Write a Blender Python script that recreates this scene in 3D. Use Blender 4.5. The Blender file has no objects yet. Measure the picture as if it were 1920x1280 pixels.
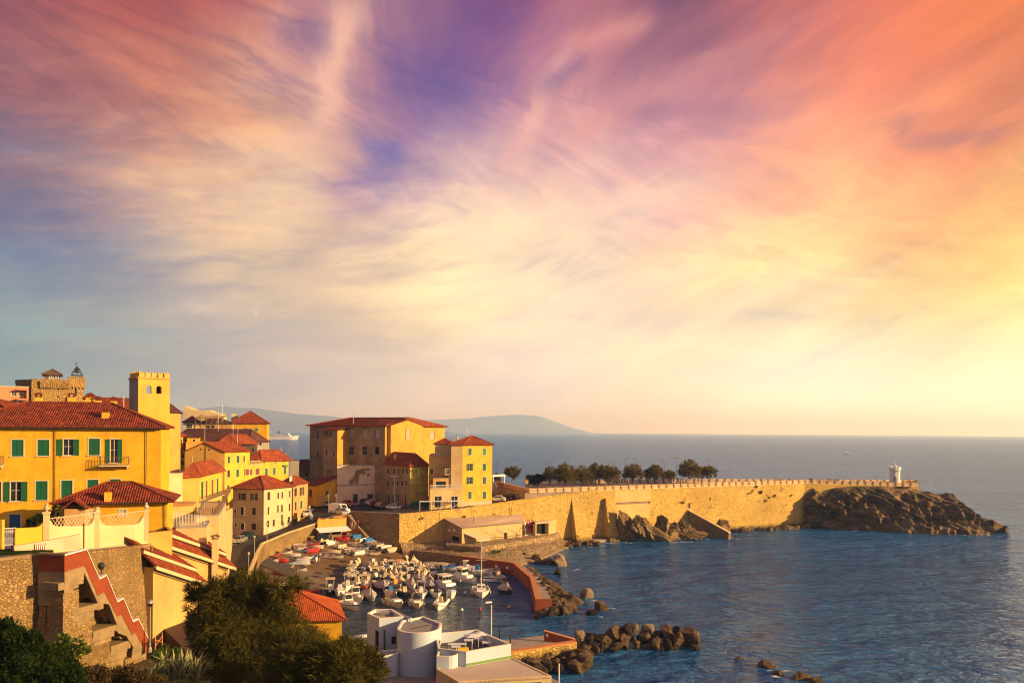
import bpy, math, random
import numpy as np
from mathutils import Vector, Matrix, noise as mnoise
from mathutils.geometry import tessellate_polygon
random.seed(7); rng = np.random.default_rng(7)
R = math.radians
S = bpy.context.scene
COL = S.collection

# ---------------------------------------------------------------- camera
F, CX, HY, H = 1500.0, 960.0, 808.5, 28.0      # focal length in picture pixels (1920 wide), level line, eye height
ROLL = R(0.4)
cd = bpy.data.cameras.new('camera'); cam = bpy.data.objects.new('camera', cd); COL.objects.link(cam)
cd.sensor_width = 36; cd.lens = F*36/1920
cd.shift_y = (HY-640)/1920
cd.clip_start = 0.5; cd.clip_end = 60000
cam.matrix_world = Matrix.Translation((0,0,H)) @ Matrix.Rotation(R(90),4,'X') @ Matrix.Rotation(ROLL,4,'Z')
S.camera = cam

# ---------------------------------------------------------------- view and sampling
S.view_settings.view_transform = 'Standard'; S.view_settings.look = 'None'
S.view_settings.exposure = 0.78; S.view_settings.gamma = 1.0
S.view_settings.use_curve_mapping = False
S.render.engine = 'CYCLES'
S.cycles.max_bounces = 5; S.cycles.diffuse_bounces = 2; S.cycles.glossy_bounces = 2
S.cycles.transmission_bounces = 2; S.cycles.volume_bounces = 3
S.cycles.caustics_reflective = False; S.cycles.caustics_refractive = False
S.cycles.use_denoising = True
S.cycles.filter_width = 1.15

# ---------------------------------------------------------------- node helpers
def lin(c):
    c = c/255.0
    return c/12.92 if c <= .04045 else ((c+.055)/1.055)**2.4
def srgb(r,g,b): return (lin(r),lin(g),lin(b))
class NT:
    def __init__(s, tree): s.t = tree; tree.nodes.clear()
    def n(s, typ, **kw):
        nd = s.t.nodes.new(typ)
        ins = kw.pop('i', {})
        for k,v in kw.items(): setattr(nd,k,v)
        for k,v in ins.items():
            if isinstance(v, tuple) and len(v)==2 and hasattr(v[0],'outputs'): s.t.links.new(v[0].outputs[v[1]], nd.inputs[k])
            elif hasattr(v,'outputs'): s.t.links.new(v.outputs[0], nd.inputs[k])
            else: nd.inputs[k].default_value = v
        return nd
    def m(s, op, a, b=None, c=None):
        i = {0:a}
        if b is not None: i[1]=b
        if c is not None: i[2]=c
        return s.n('ShaderNodeMath', operation=op, i=i)
    def v(s, op, a, b=None, scale=None):
        i = {0:a}
        if b is not None: i[1]=b
        if scale is not None: i[3]=scale
        return s.n('ShaderNodeVectorMath', operation=op, i=i)
    def mix(s, fac, a, b, blend='MIX'):
        def fix(c): return tuple(c)+(1,) if isinstance(c,tuple) and len(c)==3 else c
        return s.n('ShaderNodeMixRGB', blend_type=blend, i={0:fac,1:fix(a),2:fix(b)})
    def ramp(s, fac, stops):
        nd = s.n('ShaderNodeValToRGB', i={0:fac})
        el = nd.color_ramp.elements
        while len(el) < len(stops): el.new(.5)
        for e,(p,c) in zip(el,stops):
            e.position = p; e.color = (c,c,c,1) if not isinstance(c,tuple) else (tuple(c)+(1,) if len(c)==3 else c)
        return nd
    def noise(s, vec, scale, detail=4, rough=.55, dist=0):
        return s.n('ShaderNodeTexNoise', i={'Vector':vec,'Scale':scale,'Detail':detail,'Roughness':rough,'Distortion':dist})

# ---------------------------------------------------------------- sky and sun
SUN_AZ, SUN_EL = R(104), R(15.5)                  # azimuth clockwise from +Y: over the sea on the right, a little behind
sund = Vector((math.sin(SUN_AZ)*math.cos(SUN_EL), math.cos(SUN_AZ)*math.cos(SUN_EL), math.sin(SUN_EL)))
def skydir(px,py):
    v = Vector(((px-CX)/F, 1, (HY-py)/F)); return v.normalized()
SKY = [(60,60,(172,96,90)),(0,250,(138,98,108)),(200,90,(204,112,84)),(300,210,(224,146,112)),(450,70,(160,92,102)),
 (560,150,(208,146,130)),(640,60,(172,112,126)),(700,160,(100,76,136)),(820,60,(86,68,124)),(760,250,(112,92,150)),(900,190,(140,106,152)),
 (1000,90,(118,82,130)),(1150,120,(166,100,124)),(1350,50,(132,78,104)),(1520,120,(214,112,92)),(1700,90,(232,124,80)),
 (1890,50,(226,118,50)),(1800,240,(238,138,78)),(1620,250,(242,150,104)),(1900,340,(252,172,84)),(1400,250,(224,150,138)),
 (1200,280,(214,160,164)),(1050,340,(230,188,166)),(1620,400,(252,188,118)),(1890,480,(255,214,118)),(1400,470,(248,202,146)),
 (1120,500,(238,212,182)),(840,380,(242,208,168)),(500,370,(246,206,158)),(250,330,(216,170,140)),(40,380,(136,126,140)),
 (40,490,(136,138,150)),(220,490,(166,152,150)),(40,610,(122,152,160)),(300,610,(184,176,164)),(600,510,(212,182,154)),
 (800,590,(240,214,170)),(80,700,(112,128,138)),(400,730,(160,152,156)),(650,750,(198,178,168)),(950,770,(214,194,188)),
 (1200,680,(246,222,190)),(590,210,(240,184,150)),(650,20,(236,168,146)),(690,300,(104,96,162)),(860,300,(196,160,176)),(600,20,(112,84,124)),(730,40,(84,66,124)),(840,140,(92,76,138)),(1000,190,(196,138,144)),(1060,60,(196,118,122)),(540,250,(236,176,140)),(950,280,(206,168,172)),(880,440,(250,226,186)),(560,600,(222,196,162)),(120,560,(150,150,152)),(130,620,(150,160,158)),(1300,150,(182,104,116)),(1700,200,(224,124,84)),(1750,300,(226,150,104)),(1250,60,(124,78,108)),(120,150,(176,92,82)),(380,30,(200,108,86)),(1500,610,(255,236,194)),(1880,650,(255,240,178)),(1900,780,(255,240,212)),(1500,780,(253,232,212))]
W = bpy.data.worlds.new('World'); S.world = W; W.use_nodes = True
n = NT(W.node_tree)
tc = n.n('ShaderNodeTexCoord'); D = (tc,'Generated')
sep = n.n('ShaderNodeSeparateXYZ', i={0:D})
zc = n.m('MAXIMUM', (sep,'Z'), 0.0)
dv = n.m('DIVIDE', 1.0, n.m('ADD', zc, 0.17))
lay = n.n('ShaderNodeCombineXYZ', i={0:n.m('MULTIPLY',(sep,'X'),dv),1:n.m('MULTIPLY',(sep,'Y'),dv),2:0.0})     # the cloud sheet overhead
rt_ = n.n('ShaderNodeMapping', i={0:lay,'Rotation':(0,0,R(-13))})
low_ = n.noise(n.v('SCALE', rt_, scale=.55), 1.0, 3, .5)                                                       # slow bends of the streaks
bend = n.v('MULTIPLY', n.v('SUBTRACT', (low_,'Color'), (.5,.5,.5)), (1.1,.6,0.0))
pa = n.v('ADD', rt_, bend)
pb = n.n('ShaderNodeCombineXYZ', i={0:n.m('MULTIPLY',(sep,'X'),2.6),1:n.m('MULTIPLY',n.m('SUBTRACT',(sep,'Z'),n.m('ADD',n.m('MULTIPLY',(sep,'X'),.14),n.m('MULTIPLY',n.m('MAXIMUM',(sep,'X'),0.0),.30))),9.0),2:(sep,'Y')})   # level banks low on the landward side
mL = n.ramp(n.m('ADD', n.m('MULTIPLY',(sep,'X'),-.5), n.m('MULTIPLY',n.m('SUBTRACT',.40,(sep,'Z')),2.2)), [(.0,0.0),(.36,1.0)])
rot = n.v('MULTIPLY', pa, (1.5,.5,1.0))
def two(sa, sb, det, rough, dist, oa=(0,0,0)):
    a = n.noise(n.v('ADD', rot, oa), sa, det, rough, dist); b = n.noise(n.v('ADD', pb, oa), sb, det, rough, dist)
    return n.mix(mL, (a,'Fac'), (b,'Fac')), n.mix(mL, (a,'Color'), (b,'Color'))
w1f, w1c = two(1.0, .9, 5, .58, .3)
w2f, w2c = two(2.4, 2.0, 8, .66, .35)
w3f, _ = two(1.5, 1.3, 5, .6, .3, (5.2,1.3,.7))
offs = n.v('SUBTRACT', w1c, (.5,.5,.5))
offs2 = n.v('SUBTRACT', w2c, (.5,.5,.5))
warp = n.v('ADD', n.v('MULTIPLY', offs, (.20,.06,.15)), n.v('MULTIPLY', offs2, (.21,.05,.15)))
hz = n.ramp((sep,'Z'), [(0.0,0.05),(0.2,1.0)])
warp = n.v('MULTIPLY', warp, hz)
Dw = n.v('NORMALIZE', n.v('ADD', D, warp))
blobs = [(skydir(x,y), c, 170.0, 1.0) for x,y,c in SKY]; NS=len(SKY)
def far(x,y,z,c,k=9.0,w=.5): blobs.append((Vector((x,y,z)).normalized(), c, k, w))
far(1,.25,.03,(255,238,180)); far(1,-.1,.25,(255,226,150)); far(1,.2,.6,(232,140,80)); far(.5,-.8,.12,(206,168,160))
far(0,-1,.15,(140,136,164)); far(-.6,-.7,.1,(120,130,158)); far(-1,.1,.08,(116,136,158)); far(-1,.2,.5,(150,104,120))
far(0,0,1,(104,80,134)); far(0,.5,.9,(110,80,132)); far(0,-.6,.8,(98,86,140)); far(0,-1,-.4,(150,140,150)); far(0,1,-.5,(190,170,165))
# solve the patch colours so that the blended field passes through the colours observed in those directions
BD=np.array([tuple(b[0]) for b in blobs]); BC=np.array([[lin(q) for q in b[1]] for b in blobs]); BK=np.array([b[2] for b in blobs]); BW=np.array([b[3] for b in blobs])
KM=np.exp((BD[:NS]@BD.T-1)*BK)*BW; KM/=KM.sum(1,keepdims=True)
TG=BC[:NS].copy(); low=np.array([max(0,(y-640)/170) for _,y,_ in SKY])[:,None]; TG*=1+low*np.array([.36,.38,.50])
rhs=TG-KM[:,NS:]@BC[NS:]; Ks=KM[:,:NS]
dC=np.linalg.solve(Ks.T@Ks+.015*np.eye(NS), Ks.T@(rhs-Ks@TG)); BC[:NS]=np.clip(TG+dC,-.25,2.2)
num = None; den = None
for (d,c,k,wt),col in zip(blobs,BC.tolist()):
    dot = n.v('DOT_PRODUCT', Dw, tuple(d))
    e = n.m('MULTIPLY', n.m('EXPONENT', n.m('MULTIPLY', n.m('SUBTRACT',(dot,'Value'),1.0), k)), wt)
    cv = n.v('SCALE', tuple(col), scale=e)
    num = cv if num is None else n.v('ADD', num, cv)
    den = e if den is None else n.m('ADD', den, e)
field = n.v('MAXIMUM', n.v('SCALE', num, scale=n.m('DIVIDE', 1.0, n.m('ADD', den, 1e-6))), (.015,.012,.02))
# finer streaks: thin cirrus a little lighter, gaps a little bluer
st = n.ramp(w2f, [(.36,0.0),(.64,1.0)])
st2 = n.ramp(w3f, [(.38,0.0),(.64,1.0)])
gap = n.m('MULTIPLY', n.m('SUBTRACT',1.0,st), n.m('MULTIPLY', hz, .55))
fa = n.mix(gap, field, n.v('MULTIPLY', field, (.66,.63,.80)))
hi = n.m('MULTIPLY', n.m('MULTIPLY', st, st2), n.m('MULTIPLY', hz, .7))
fb = n.mix(hi, fa, n.v('ADD', n.v('MULTIPLY', field, (1.2,1.16,1.06)), (.035,.024,.014)))
# filaments: thin bright threads of cirrus and the darker rents between them
def thread(vec, sc, dist, p):
    q=n.noise(vec, sc, 8, .62, dist); a=n.m('ABSOLUTE', n.m('SUBTRACT', n.m('MULTIPLY',q,2.0), 1.0))
    return n.m('POWER', n.m('MAXIMUM', n.m('SUBTRACT', 1.0, n.m('MULTIPLY', a, 2.2)), 0.0), p)
rv=n.mix(mL, n.v('MULTIPLY', pa, (1.7,.5,1.0)), n.v('MULTIPLY', pb, (.8,.8,1.0)))
f1=thread(rv, 1.0, .5, 2.2); f2=thread(n.v('ADD',rv,(7.1,3.3,1.2)), 2.2, .4, 2.2); f3=thread(n.v('ADD',rv,(2.7,9.3,4.2)), 1.5, .4, 2.4)
pm=n.ramp(n.noise(n.v('ADD',rt_,(3.1,8.2,0.0)), .6, 4, .55, .3), [(.36,0.0),(.62,1.0)])
thr=n.m('MULTIPLY', n.m('MULTIPLY', n.m('ADD', n.m('MULTIPLY',f1,.7), n.m('MULTIPLY',f2,.5)), pm), n.m('MULTIPLY', hz, 1.0))
fb=n.mix(thr, fb, n.v('ADD', n.v('MULTIPLY', field, (1.32,1.22,1.08)), (.075,.045,.025)))
fb=n.mix(n.m('MULTIPLY', n.m('MULTIPLY', f3, n.m('SUBTRACT',1.0,pm)), n.m('MULTIPLY', hz, .85)), fb, n.v('MULTIPLY', field, (.55,.58,.92)))
# single long wisps and rents that stand out in this sky, ragged by the fine noise
Dr = n.v('NORMALIZE', n.v('ADD', D, n.v('ADD', n.v('MULTIPLY', offs, (.10,.03,.08)), n.v('MULTIPLY', offs2, (.12,.03,.09)))))
rag = n.ramp(w2f, [(.30,.25),(.56,1.0)])
for x0,y0,x1,y1,wd,c,s in ((575,262,668,0,26,(248,190,158),.85),(945,300,1062,90,22,(238,176,158),.7),(1060,92,1240,26,20,(216,140,132),.7),(610,330,470,425,58,(250,214,164),.5),(1030,600,850,400,36,(250,222,182),.6),
  (1050,255,1430,85,24,(230,152,140),.5),(990,440,1360,330,22,(246,208,178),.55),(640,280,745,302,32,(92,88,160),.9),(555,40,620,112,26,(106,76,128),.7),(690,135,890,175,46,(86,68,134),.7),(1000,165,1110,110,22,(104,76,130),.6),
  (1170,205,1400,212,18,(148,96,130),.55),(1650,245,1870,222,13,(150,98,108),.6),(60,482,430,452,13,(148,140,152),.45),(0,628,320,612,15,(116,160,168),.55),(330,640,700,600,16,(176,172,168),.35),(1150,420,1330,398,14,(206,168,176),.5)):
    a_,b_=skydir(x0,y0),skydir(x1,y1); cn=(a_+b_).normalized(); t_=(b_-a_); hl=t_.length*.5; t_.normalize(); q_=cn.cross(t_).normalized()
    cc_=cn*(a_.dot(cn))
    u_=n.m('DIVIDE',(n.v('DOT_PRODUCT',n.v('SUBTRACT',Dr,tuple(cc_)),tuple(t_)),'Value'),hl); v_=n.m('DIVIDE',(n.v('DOT_PRODUCT',Dr,tuple(q_)),'Value'),wd/F)
    e_=n.m('EXPONENT', n.m('MULTIPLY', n.m('ADD', n.m('POWER',n.m('ABSOLUTE',u_),4.0), n.m('MULTIPLY',v_,v_)), -1.0))
    fr_=n.m('GREATER_THAN',(n.v('DOT_PRODUCT',D,tuple(cn)),'Value'),.2)
    fb=n.mix(n.m('MULTIPLY', n.m('MULTIPLY',e_,rag), n.m('MULTIPLY',fr_,s)), fb, tuple(lin(q)*1.05 for q in c))
# the day moon, pale and small
mdir = skydir(474,590)
md = n.v('DOT_PRODUCT', D, tuple(mdir)); mo = n.v('DOT_PRODUCT', D, tuple(skydir(468,589)))
mm = n.m('MULTIPLY', n.m('GREATER_THAN',(md,'Value'),math.cos(7.0/F)), n.m('LESS_THAN',(mo,'Value'),math.cos(7.5/F)))
fc = n.mix(n.m('MULTIPLY',mm,.28), fb, (.9,.85,.72))
nish = n.n('ShaderNodeTexSky', sky_type='NISHITA')
nish.sun_disc = False; nish.sun_elevation = SUN_EL; nish.sun_rotation = SUN_AZ
SKY_GAIN = .65
tot = n.mix(.03, n.v('SCALE', fc, scale=10.0*SKY_GAIN), nish)
bg = n.n('ShaderNodeBackground', i={0:tot,1:0.1})
n.n('ShaderNodeOutputWorld', i={0:bg})
W.cycles.sampling_method = 'MANUAL'; W.cycles.sample_map_resolution = 512

sl = bpy.data.lights.new('sun','SUN'); sl.energy = 5.0; sl.angle = R(.5); sl.color = (1.0,.71,.36)
so = bpy.data.objects.new('sun', sl); COL.objects.link(so); so.location = (200,-50,120)
so.rotation_euler = (-sund).to_track_quat('-Z','Y').to_euler()

# ---------------------------------------------------------------- geometry helpers
def unroll(px,py):
    dx,dy = px-CX, py-HY; c,s = math.cos(ROLL), math.sin(ROLL)
    return dx*c+dy*s, -dx*s+dy*c
def at(px,py,Y):
    x,y = unroll(px,py); return Vector((x/F*Y, Y, H-y/F*Y))
def gz(px,py,z):
    x,y = unroll(px,py); Y = (H-z)*F/y; return Vector((x/F*Y, Y, z))
def W2(px,Y,py=900): p = at(px,py,Y); return Vector((p.x,p.y))
def V3(p,z): return Vector((p[0],p[1],z))

class MB:
    def __init__(s): s.v=[]; s.f=[]; s.uv=[]
    def poly(s, pts, uv=None):
        b=len(s.v); s.v += [tuple(p) for p in pts]; s.f.append(tuple(range(b,b+len(pts))))
        s.uv.append(uv if uv else [(0,0)]*len(pts)); return s
    def hexa(s, p):      # p: 4 bottom, 4 top
        for q in ((3,2,1,0),(4,5,6,7),(0,1,5,4),(1,2,6,5),(2,3,7,6),(3,0,4,7)): s.poly([p[k] for k in q])
        return s
    def box(s, c, sz, rz=0.0, taper=1.0):
        c=Vector(c); ca,sa=math.cos(rz),math.sin(rz); x,y,z=sz[0]/2,sz[1]/2,sz[2]/2
        def P(a,b,h,t=1): return c+Vector((ca*a*t-sa*b*t, sa*a*t+ca*b*t, h))
        return s.hexa([P(-x,-y,-z),P(x,-y,-z),P(x,y,-z),P(-x,y,-z),P(-x,-y,z,taper),P(x,-y,z,taper),P(x,y,z,taper),P(-x,y,z,taper)])
    def obox(s, o, a, b, c):   # corner and three edge vectors
        o,a,b,c = Vector(o),Vector(a),Vector(b),Vector(c)
        return s.hexa([o,o+a,o+a+b,o+b,o+c,o+a+c,o+a+b+c,o+b+c])
    def prism(s, pts, ext, cap=True):
        pts=[Vector(p) for p in pts]; ext=Vector(ext); q=[p+ext for p in pts]; k=len(pts)
        for i in range(k):
            j=(i+1)%k; s.poly([pts[i],pts[j],q[j],q[i]])
        if cap:
            for P in (pts,q):
                for t in tessellate_polygon([P]): s.poly([P[i] for i in t])
        return s
    def tube(s, path, r, n=6, r2=None):
        path=[Vector(p) for p in path]; rings=[]
        for i,p in enumerate(path):
            t=(path[min(i+1,len(path)-1)]-path[max(i-1,0)]).normalized()
            a=t.cross(Vector((0,0,1)))
            if a.length<1e-3: a=Vector((1,0,0))
            a.normalize(); b=t.cross(a)
            rr=r if r2 is None else r+(r2-r)*i/max(1,len(path)-1)
            rings.append([p+(a*math.cos(2*math.pi*k/n)+b*math.sin(2*math.pi*k/n))*rr for k in range(n)])
        for A,B in zip(rings,rings[1:]):
            for k in range(n): s.poly([A[k],A[(k+1)%n],B[(k+1)%n],B[k]])
        s.poly(rings[0]); s.poly(rings[-1]); return s
    def lathe(s, prof, c=(0,0,0), n=12, a0=0, sx=1, sy=1):
        c=Vector(c); rings=[[c+Vector((r*sx*math.cos(a0+2*math.pi*k/n), r*sy*math.sin(a0+2*math.pi*k/n), z)) for k in range(n)] for r,z in prof]
        for A,B in zip(rings,rings[1:]):
            for k in range(n): s.poly([A[k],A[(k+1)%n],B[(k+1)%n],B[k]])
        s.poly(rings[0][::-1]); s.poly(rings[-1]); return s
    def build(s, name, mat=None, parent=None, smooth=False):
        me=bpy.data.meshes.new(name); base=Vector((0,0,0)); p=parent
        while p is not None: base+=p.location; p=p.parent
        me.from_pydata([(x-base.x,y-base.y,z-base.z) for x,y,z in s.v],[],s.f)
        if any(u[0]!=(0,0) or u[-1]!=(0,0) for u in s.uv if u):
            ul=me.uv_layers.new(name='UVMap'); flat=[c for u in s.uv for q in u for c in q]; ul.data.foreach_set('uv',flat)
        if mat: me.materials.append(mat)
        if smooth:
            me.polygons.foreach_set('use_smooth',[True]*len(me.polygons))
        me.update()
        o=bpy.data.objects.new(name,me); COL.objects.link(o)
        if parent: o.parent=parent
        return o
def meshobj(name, verts, faces, mat=None, parent=None, smooth=False):
    me=bpy.data.meshes.new(name); verts=np.asarray(verts,dtype=np.float32); faces=np.asarray(faces,dtype=np.int32)
    if parent is not None:
        base=Vector((0,0,0)); p=parent
        while p is not None: base+=p.location; p=p.parent
        verts=verts-np.array(base,dtype=np.float32)
    k=faces.shape[1]
    me.vertices.add(len(verts)); me.vertices.foreach_set('co',verts.ravel())
    me.loops.add(faces.size); me.loops.foreach_set('vertex_index',faces.ravel())
    me.polygons.add(len(faces)); me.polygons.foreach_set('loop_start',np.arange(0,faces.size,k,dtype=np.int32))
    if smooth: me.polygons.foreach_set('use_smooth',np.ones(len(faces),dtype=bool))
    if mat: me.materials.append(mat)
    me.update(calc_edges=True); me.validate()
    o=bpy.data.objects.new(name,me); COL.objects.link(o)
    if parent: o.parent=parent
    return o
def tag(o, label=None, cat=None, group=None, kind=None):
    if label: o['label']=label
    if cat: o['category']=cat
    if group: o['group']=group
    if kind: o['kind']=kind
    return o
def empty(name, loc, label=None, cat=None, group=None):
    o=bpy.data.objects.new(name,None); COL.objects.link(o); o.location=loc; o.empty_display_size=.5
    return tag(o,label,cat,group)
def copy_tree(o, parent=None, mats=None):
    c=o.copy(); COL.objects.link(c); c.parent=parent
    for k in ('label',):
        if parent is None and k in c: del c[k]
    if mats and o.type=='MESH':
        for sl_ in c.material_slots:
            if sl_.material and sl_.material.name in mats:
                sl_.link='OBJECT'; sl_.material=mats[sl_.material.name]
    for ch in o.children: copy_tree(ch,c,mats)
    return c
# ---------------------------------------------------------------- materials
MATS={}
def newmat(name):
    m=bpy.data.materials.new(name); m.use_nodes=True; MATS[name]=m; return m, NT(m.node_tree)
def fin(n, col, rough=.9, bump=None, bdist=.05, bstr=.6, spec=.2, **kw):
    i={'Base Color':col if not (isinstance(col,tuple) and len(col)==3) else col+(1,),'Roughness':rough,'Specular IOR Level':spec}
    i.update(kw)
    if bump is not None:
        i['Normal']=n.n('ShaderNodeBump', i={'Strength':bstr,'Distance':bdist,'Height':bump})
    p=n.n('ShaderNodeBsdfPrincipled', i=i); n.n('ShaderNodeOutputMaterial', i={0:p}); return p
def P(name, c, rough=.6, spec=.3, metal=0.0, var=.12, sc=1.5):
    m,n=newmat(name); tc=n.n('ShaderNodeTexCoord'); nz=n.noise((tc,'Object'),sc,4)
    col=n.mix(n.m('MULTIPLY',nz,1.0), tuple(q*(1-var) for q in c), tuple(min(1,q*(1+var)) for q in c))
    fin(n,col,rough,None,spec=spec,Metallic=metal); return m
def plaster(name, c, var=.22, stain=.35, stc=None, sc=.35):
    m,n=newmat(name); tc=n.n('ShaderNodeTexCoord'); O=(tc,'Object')
    a=n.noise(O,sc,6,.62); mp=n.n('ShaderNodeMapping', i={0:O,'Scale':(1.6,1.6,.14)}); b=n.noise(mp,1.3,5,.6); f=n.noise(O,7.0,4,.6)
    col=n.mix(n.ramp(a,[(.3,0.0),(.72,1.0)]), tuple(q*(1-var) for q in c), tuple(min(1,q*(1+var*.45)) for q in c))
    stc=stc or tuple(q*.45 for q in c)
    s1=n.m('MULTIPLY', n.ramp(b,[(.52,0.0),(.78,1.0)]), stain)
    col=n.mix(s1,col,stc)
    col=n.mix(n.m('MULTIPLY',n.ramp(f,[(.35,0.0),(.75,1.0)]),.14),col,tuple(q*.6 for q in c))
    fin(n,col,.92,f,.02,.35); return m
def stonework(name, c1, c2, mortar, sc=1.6, bd=.12, dirt=.5, zs=1.5, holes=0.0, big=.08, tide=False):
    m,n=newmat(name); tc=n.n('ShaderNodeTexCoord'); O=(tc,'Object')
    mp=n.n('ShaderNodeMapping', i={0:O,'Scale':(1,1,zs)})
    wp=n.v('ADD', mp, n.v('SCALE',(n.noise(O,1.1,3),'Color'),scale=.5))
    vo=n.n('ShaderNodeTexVoronoi', feature='DISTANCE_TO_EDGE', i={'Vector':wp,'Scale':sc})
    vc=n.n('ShaderNodeTexVoronoi', i={'Vector':wp,'Scale':sc})
    rnd=n.n('ShaderNodeSeparateColor', i={0:(vc,'Color')})
    L=n.noise(O,big,5,.6); f=n.noise(O,5.0,5,.65)
    col=n.mix((rnd,0),c1,c2)
    col=n.mix(n.m('MULTIPLY',n.ramp((rnd,1),[(.72,0.0),(1,1.0)]),.5),col,tuple(q*.4 for q in c1))
    ed=n.ramp((vo,'Distance'),[(.01,1.0),(.07,0.0)])
    col=n.mix(n.m('MULTIPLY',ed,.5),col,mortar)
    col=n.mix(n.m('MULTIPLY',n.ramp(L,[(.42,0.0),(.68,1.0)]),dirt),col,tuple(q*.42 for q in c1))
    mps=n.n('ShaderNodeMapping', i={0:O,'Scale':(.5,.5,.05)}); sk=n.noise(mps,1.0,4,.6)
    col=n.mix(n.m('MULTIPLY',n.ramp(sk,[(.55,0.0),(.75,1.0)]),.4),col,tuple(q*.5 for q in c1))
    col=n.mix(n.m('MULTIPLY',n.ramp(f,[(.35,0.0),(.7,1.0)]),.25),col,tuple(q*.5 for q in c2))
    h=n.m('ADD', n.ramp((vo,'Distance'),[(.0,0.0),(.16,1.0)]), n.m('MULTIPLY',f,.5))
    if holes>0:
        hv=n.n('ShaderNodeTexVoronoi', i={'Vector':O,'Scale':.33}); hm=n.noise(O,.05,2)
        hh=n.m('MULTIPLY', n.ramp((hv,'Distance'),[(.10,1.0),(.17,0.0)]), n.ramp(hm,[(.5,0.0),(.56,holes)]))
        col=n.mix(hh,col,tuple(q*.22 for q in c1)); h=n.m('SUBTRACT',h,n.m('MULTIPLY',hh,2.0))
    if tide:
        gp=n.n('ShaderNodeNewGeometry'); pz=n.n('ShaderNodeSeparateXYZ', i={0:(gp,'Position')}); tz=n.m('ADD',(pz,'Z'),n.m('MULTIPLY',n.noise(O,.6,5,.6),-1.6))
        col=n.mix(n.m('MULTIPLY',n.ramp(n.m('MULTIPLY',tz,.5),[(.0,1.0),(.55,0.0)]),.8),col,(.055,.042,.025))
    fin(n,col,.95,h,bd,.9); return m
def rooftile(name, c, var=.35, dark=(.05,.018,.012)):
    m,n=newmat(name); tc=n.n('ShaderNodeTexCoord'); O=(tc,'Object'); uv=n.n('ShaderNodeSeparateXYZ', i={0:(tc,'UV')})
    u=n.m('MULTIPLY',(uv,'X'),1/.24)
    wv=n.m('ABSOLUTE',n.m('SINE',n.m('MULTIPLY',u,math.pi)))
    cell=n.n('ShaderNodeCombineXYZ', i={0:n.m('FLOOR',u),1:n.m('FLOOR',n.m('MULTIPLY',(uv,'Y'),1/.42))})
    wn=n.n('ShaderNodeTexWhiteNoise', i={'Vector':cell})
    L=n.noise(O,.5,5,.65)
    col=n.mix(n.m('MULTIPLY',wn,1.0), tuple(q*(1-var) for q in c), tuple(min(1,q*(1+var*.5)) for q in c))
    col=n.mix(n.m('MULTIPLY',n.ramp(L,[(.4,0.0),(.75,1.0)]),.55),col,dark)
    col=n.mix(n.m('MULTIPLY',n.ramp(wv,[(.0,1.0),(.35,0.0)]),.55),col,tuple(q*.3 for q in c))
    lc=n.noise(O,1.7,6,.7)
    col=n.mix(n.m('MULTIPLY',n.ramp(lc,[(.56,0.0),(.70,1.0)]),.45),col,(.30,.20,.10))
    fin(n,col,.85,wv,.08,.8); return m

YEL=plaster('yellow plaster',(.77,.41,.022),stain=.5,var=.3,sc=.55)
YEL2=plaster('bright yellow plaster',(.72,.42,.04),stain=.15)
YELG=plaster('lemon plaster',(.73,.45,.05),stain=.42,var=.28,sc=.5)
OCH=plaster('ochre plaster',(.62,.33,.07),stain=.35)
OCH2=plaster('weathered ochre plaster',(.58,.34,.12),stain=.5,var=.35)
SAND=plaster('sand plaster',(.60,.42,.19),stain=.4,var=.3)
CREAM=plaster('cream plaster',(.64,.49,.26),stain=.25)
WHITEB=plaster('cool white render',(.50,.56,.62),stain=.10,var=.06)
WHITE=plaster('white plaster',(.80,.76,.68),stain=.12,var=.08)
PALEP=plaster('sun-lifted beige plaster',(.82,.60,.42),stain=.3,var=.2)  # beige lifted: the missing sunlight is put into the colour
BEIGE=plaster('beige plaster',(.68,.48,.31),stain=.35,var=.25)
PINK=plaster('pink plaster',(.70,.29,.14),stain=.15)
BROWN=plaster('grey brown plaster',(.38,.27,.155),stain=.55,var=.4)
GREYP=plaster('grey plaster',(.32,.28,.23),stain=.5,var=.3)
TOWERY=plaster('tower plaster',(.70,.42,.07),stain=.22,var=.2,stc=(.35,.2,.05))
CHURCH=plaster('church plaster',(.58,.31,.05),stain=.3,var=.25)
CHDARK=plaster('church shade and bare render',(.36,.25,.125),stain=.6,var=.45)  # church plaster darkened for its sunless faces; also bare patches
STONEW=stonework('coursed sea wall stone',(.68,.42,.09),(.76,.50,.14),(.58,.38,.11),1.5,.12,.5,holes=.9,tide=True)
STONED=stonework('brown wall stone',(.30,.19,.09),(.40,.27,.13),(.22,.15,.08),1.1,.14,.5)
STONEN=stonework('rubble wall stone',(.28,.165,.06),(.46,.30,.125),(.23,.14,.06),4.2,.08,.6,zs=1.2,big=.22)
STONEC=stonework('castle stone',(.46,.27,.08),(.56,.35,.12),(.30,.18,.07),2.2,.12,.5)
CONC=plaster('stair concrete',(.29,.20,.10),stain=.5,var=.35,sc=1.2)
BRICK=None
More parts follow.
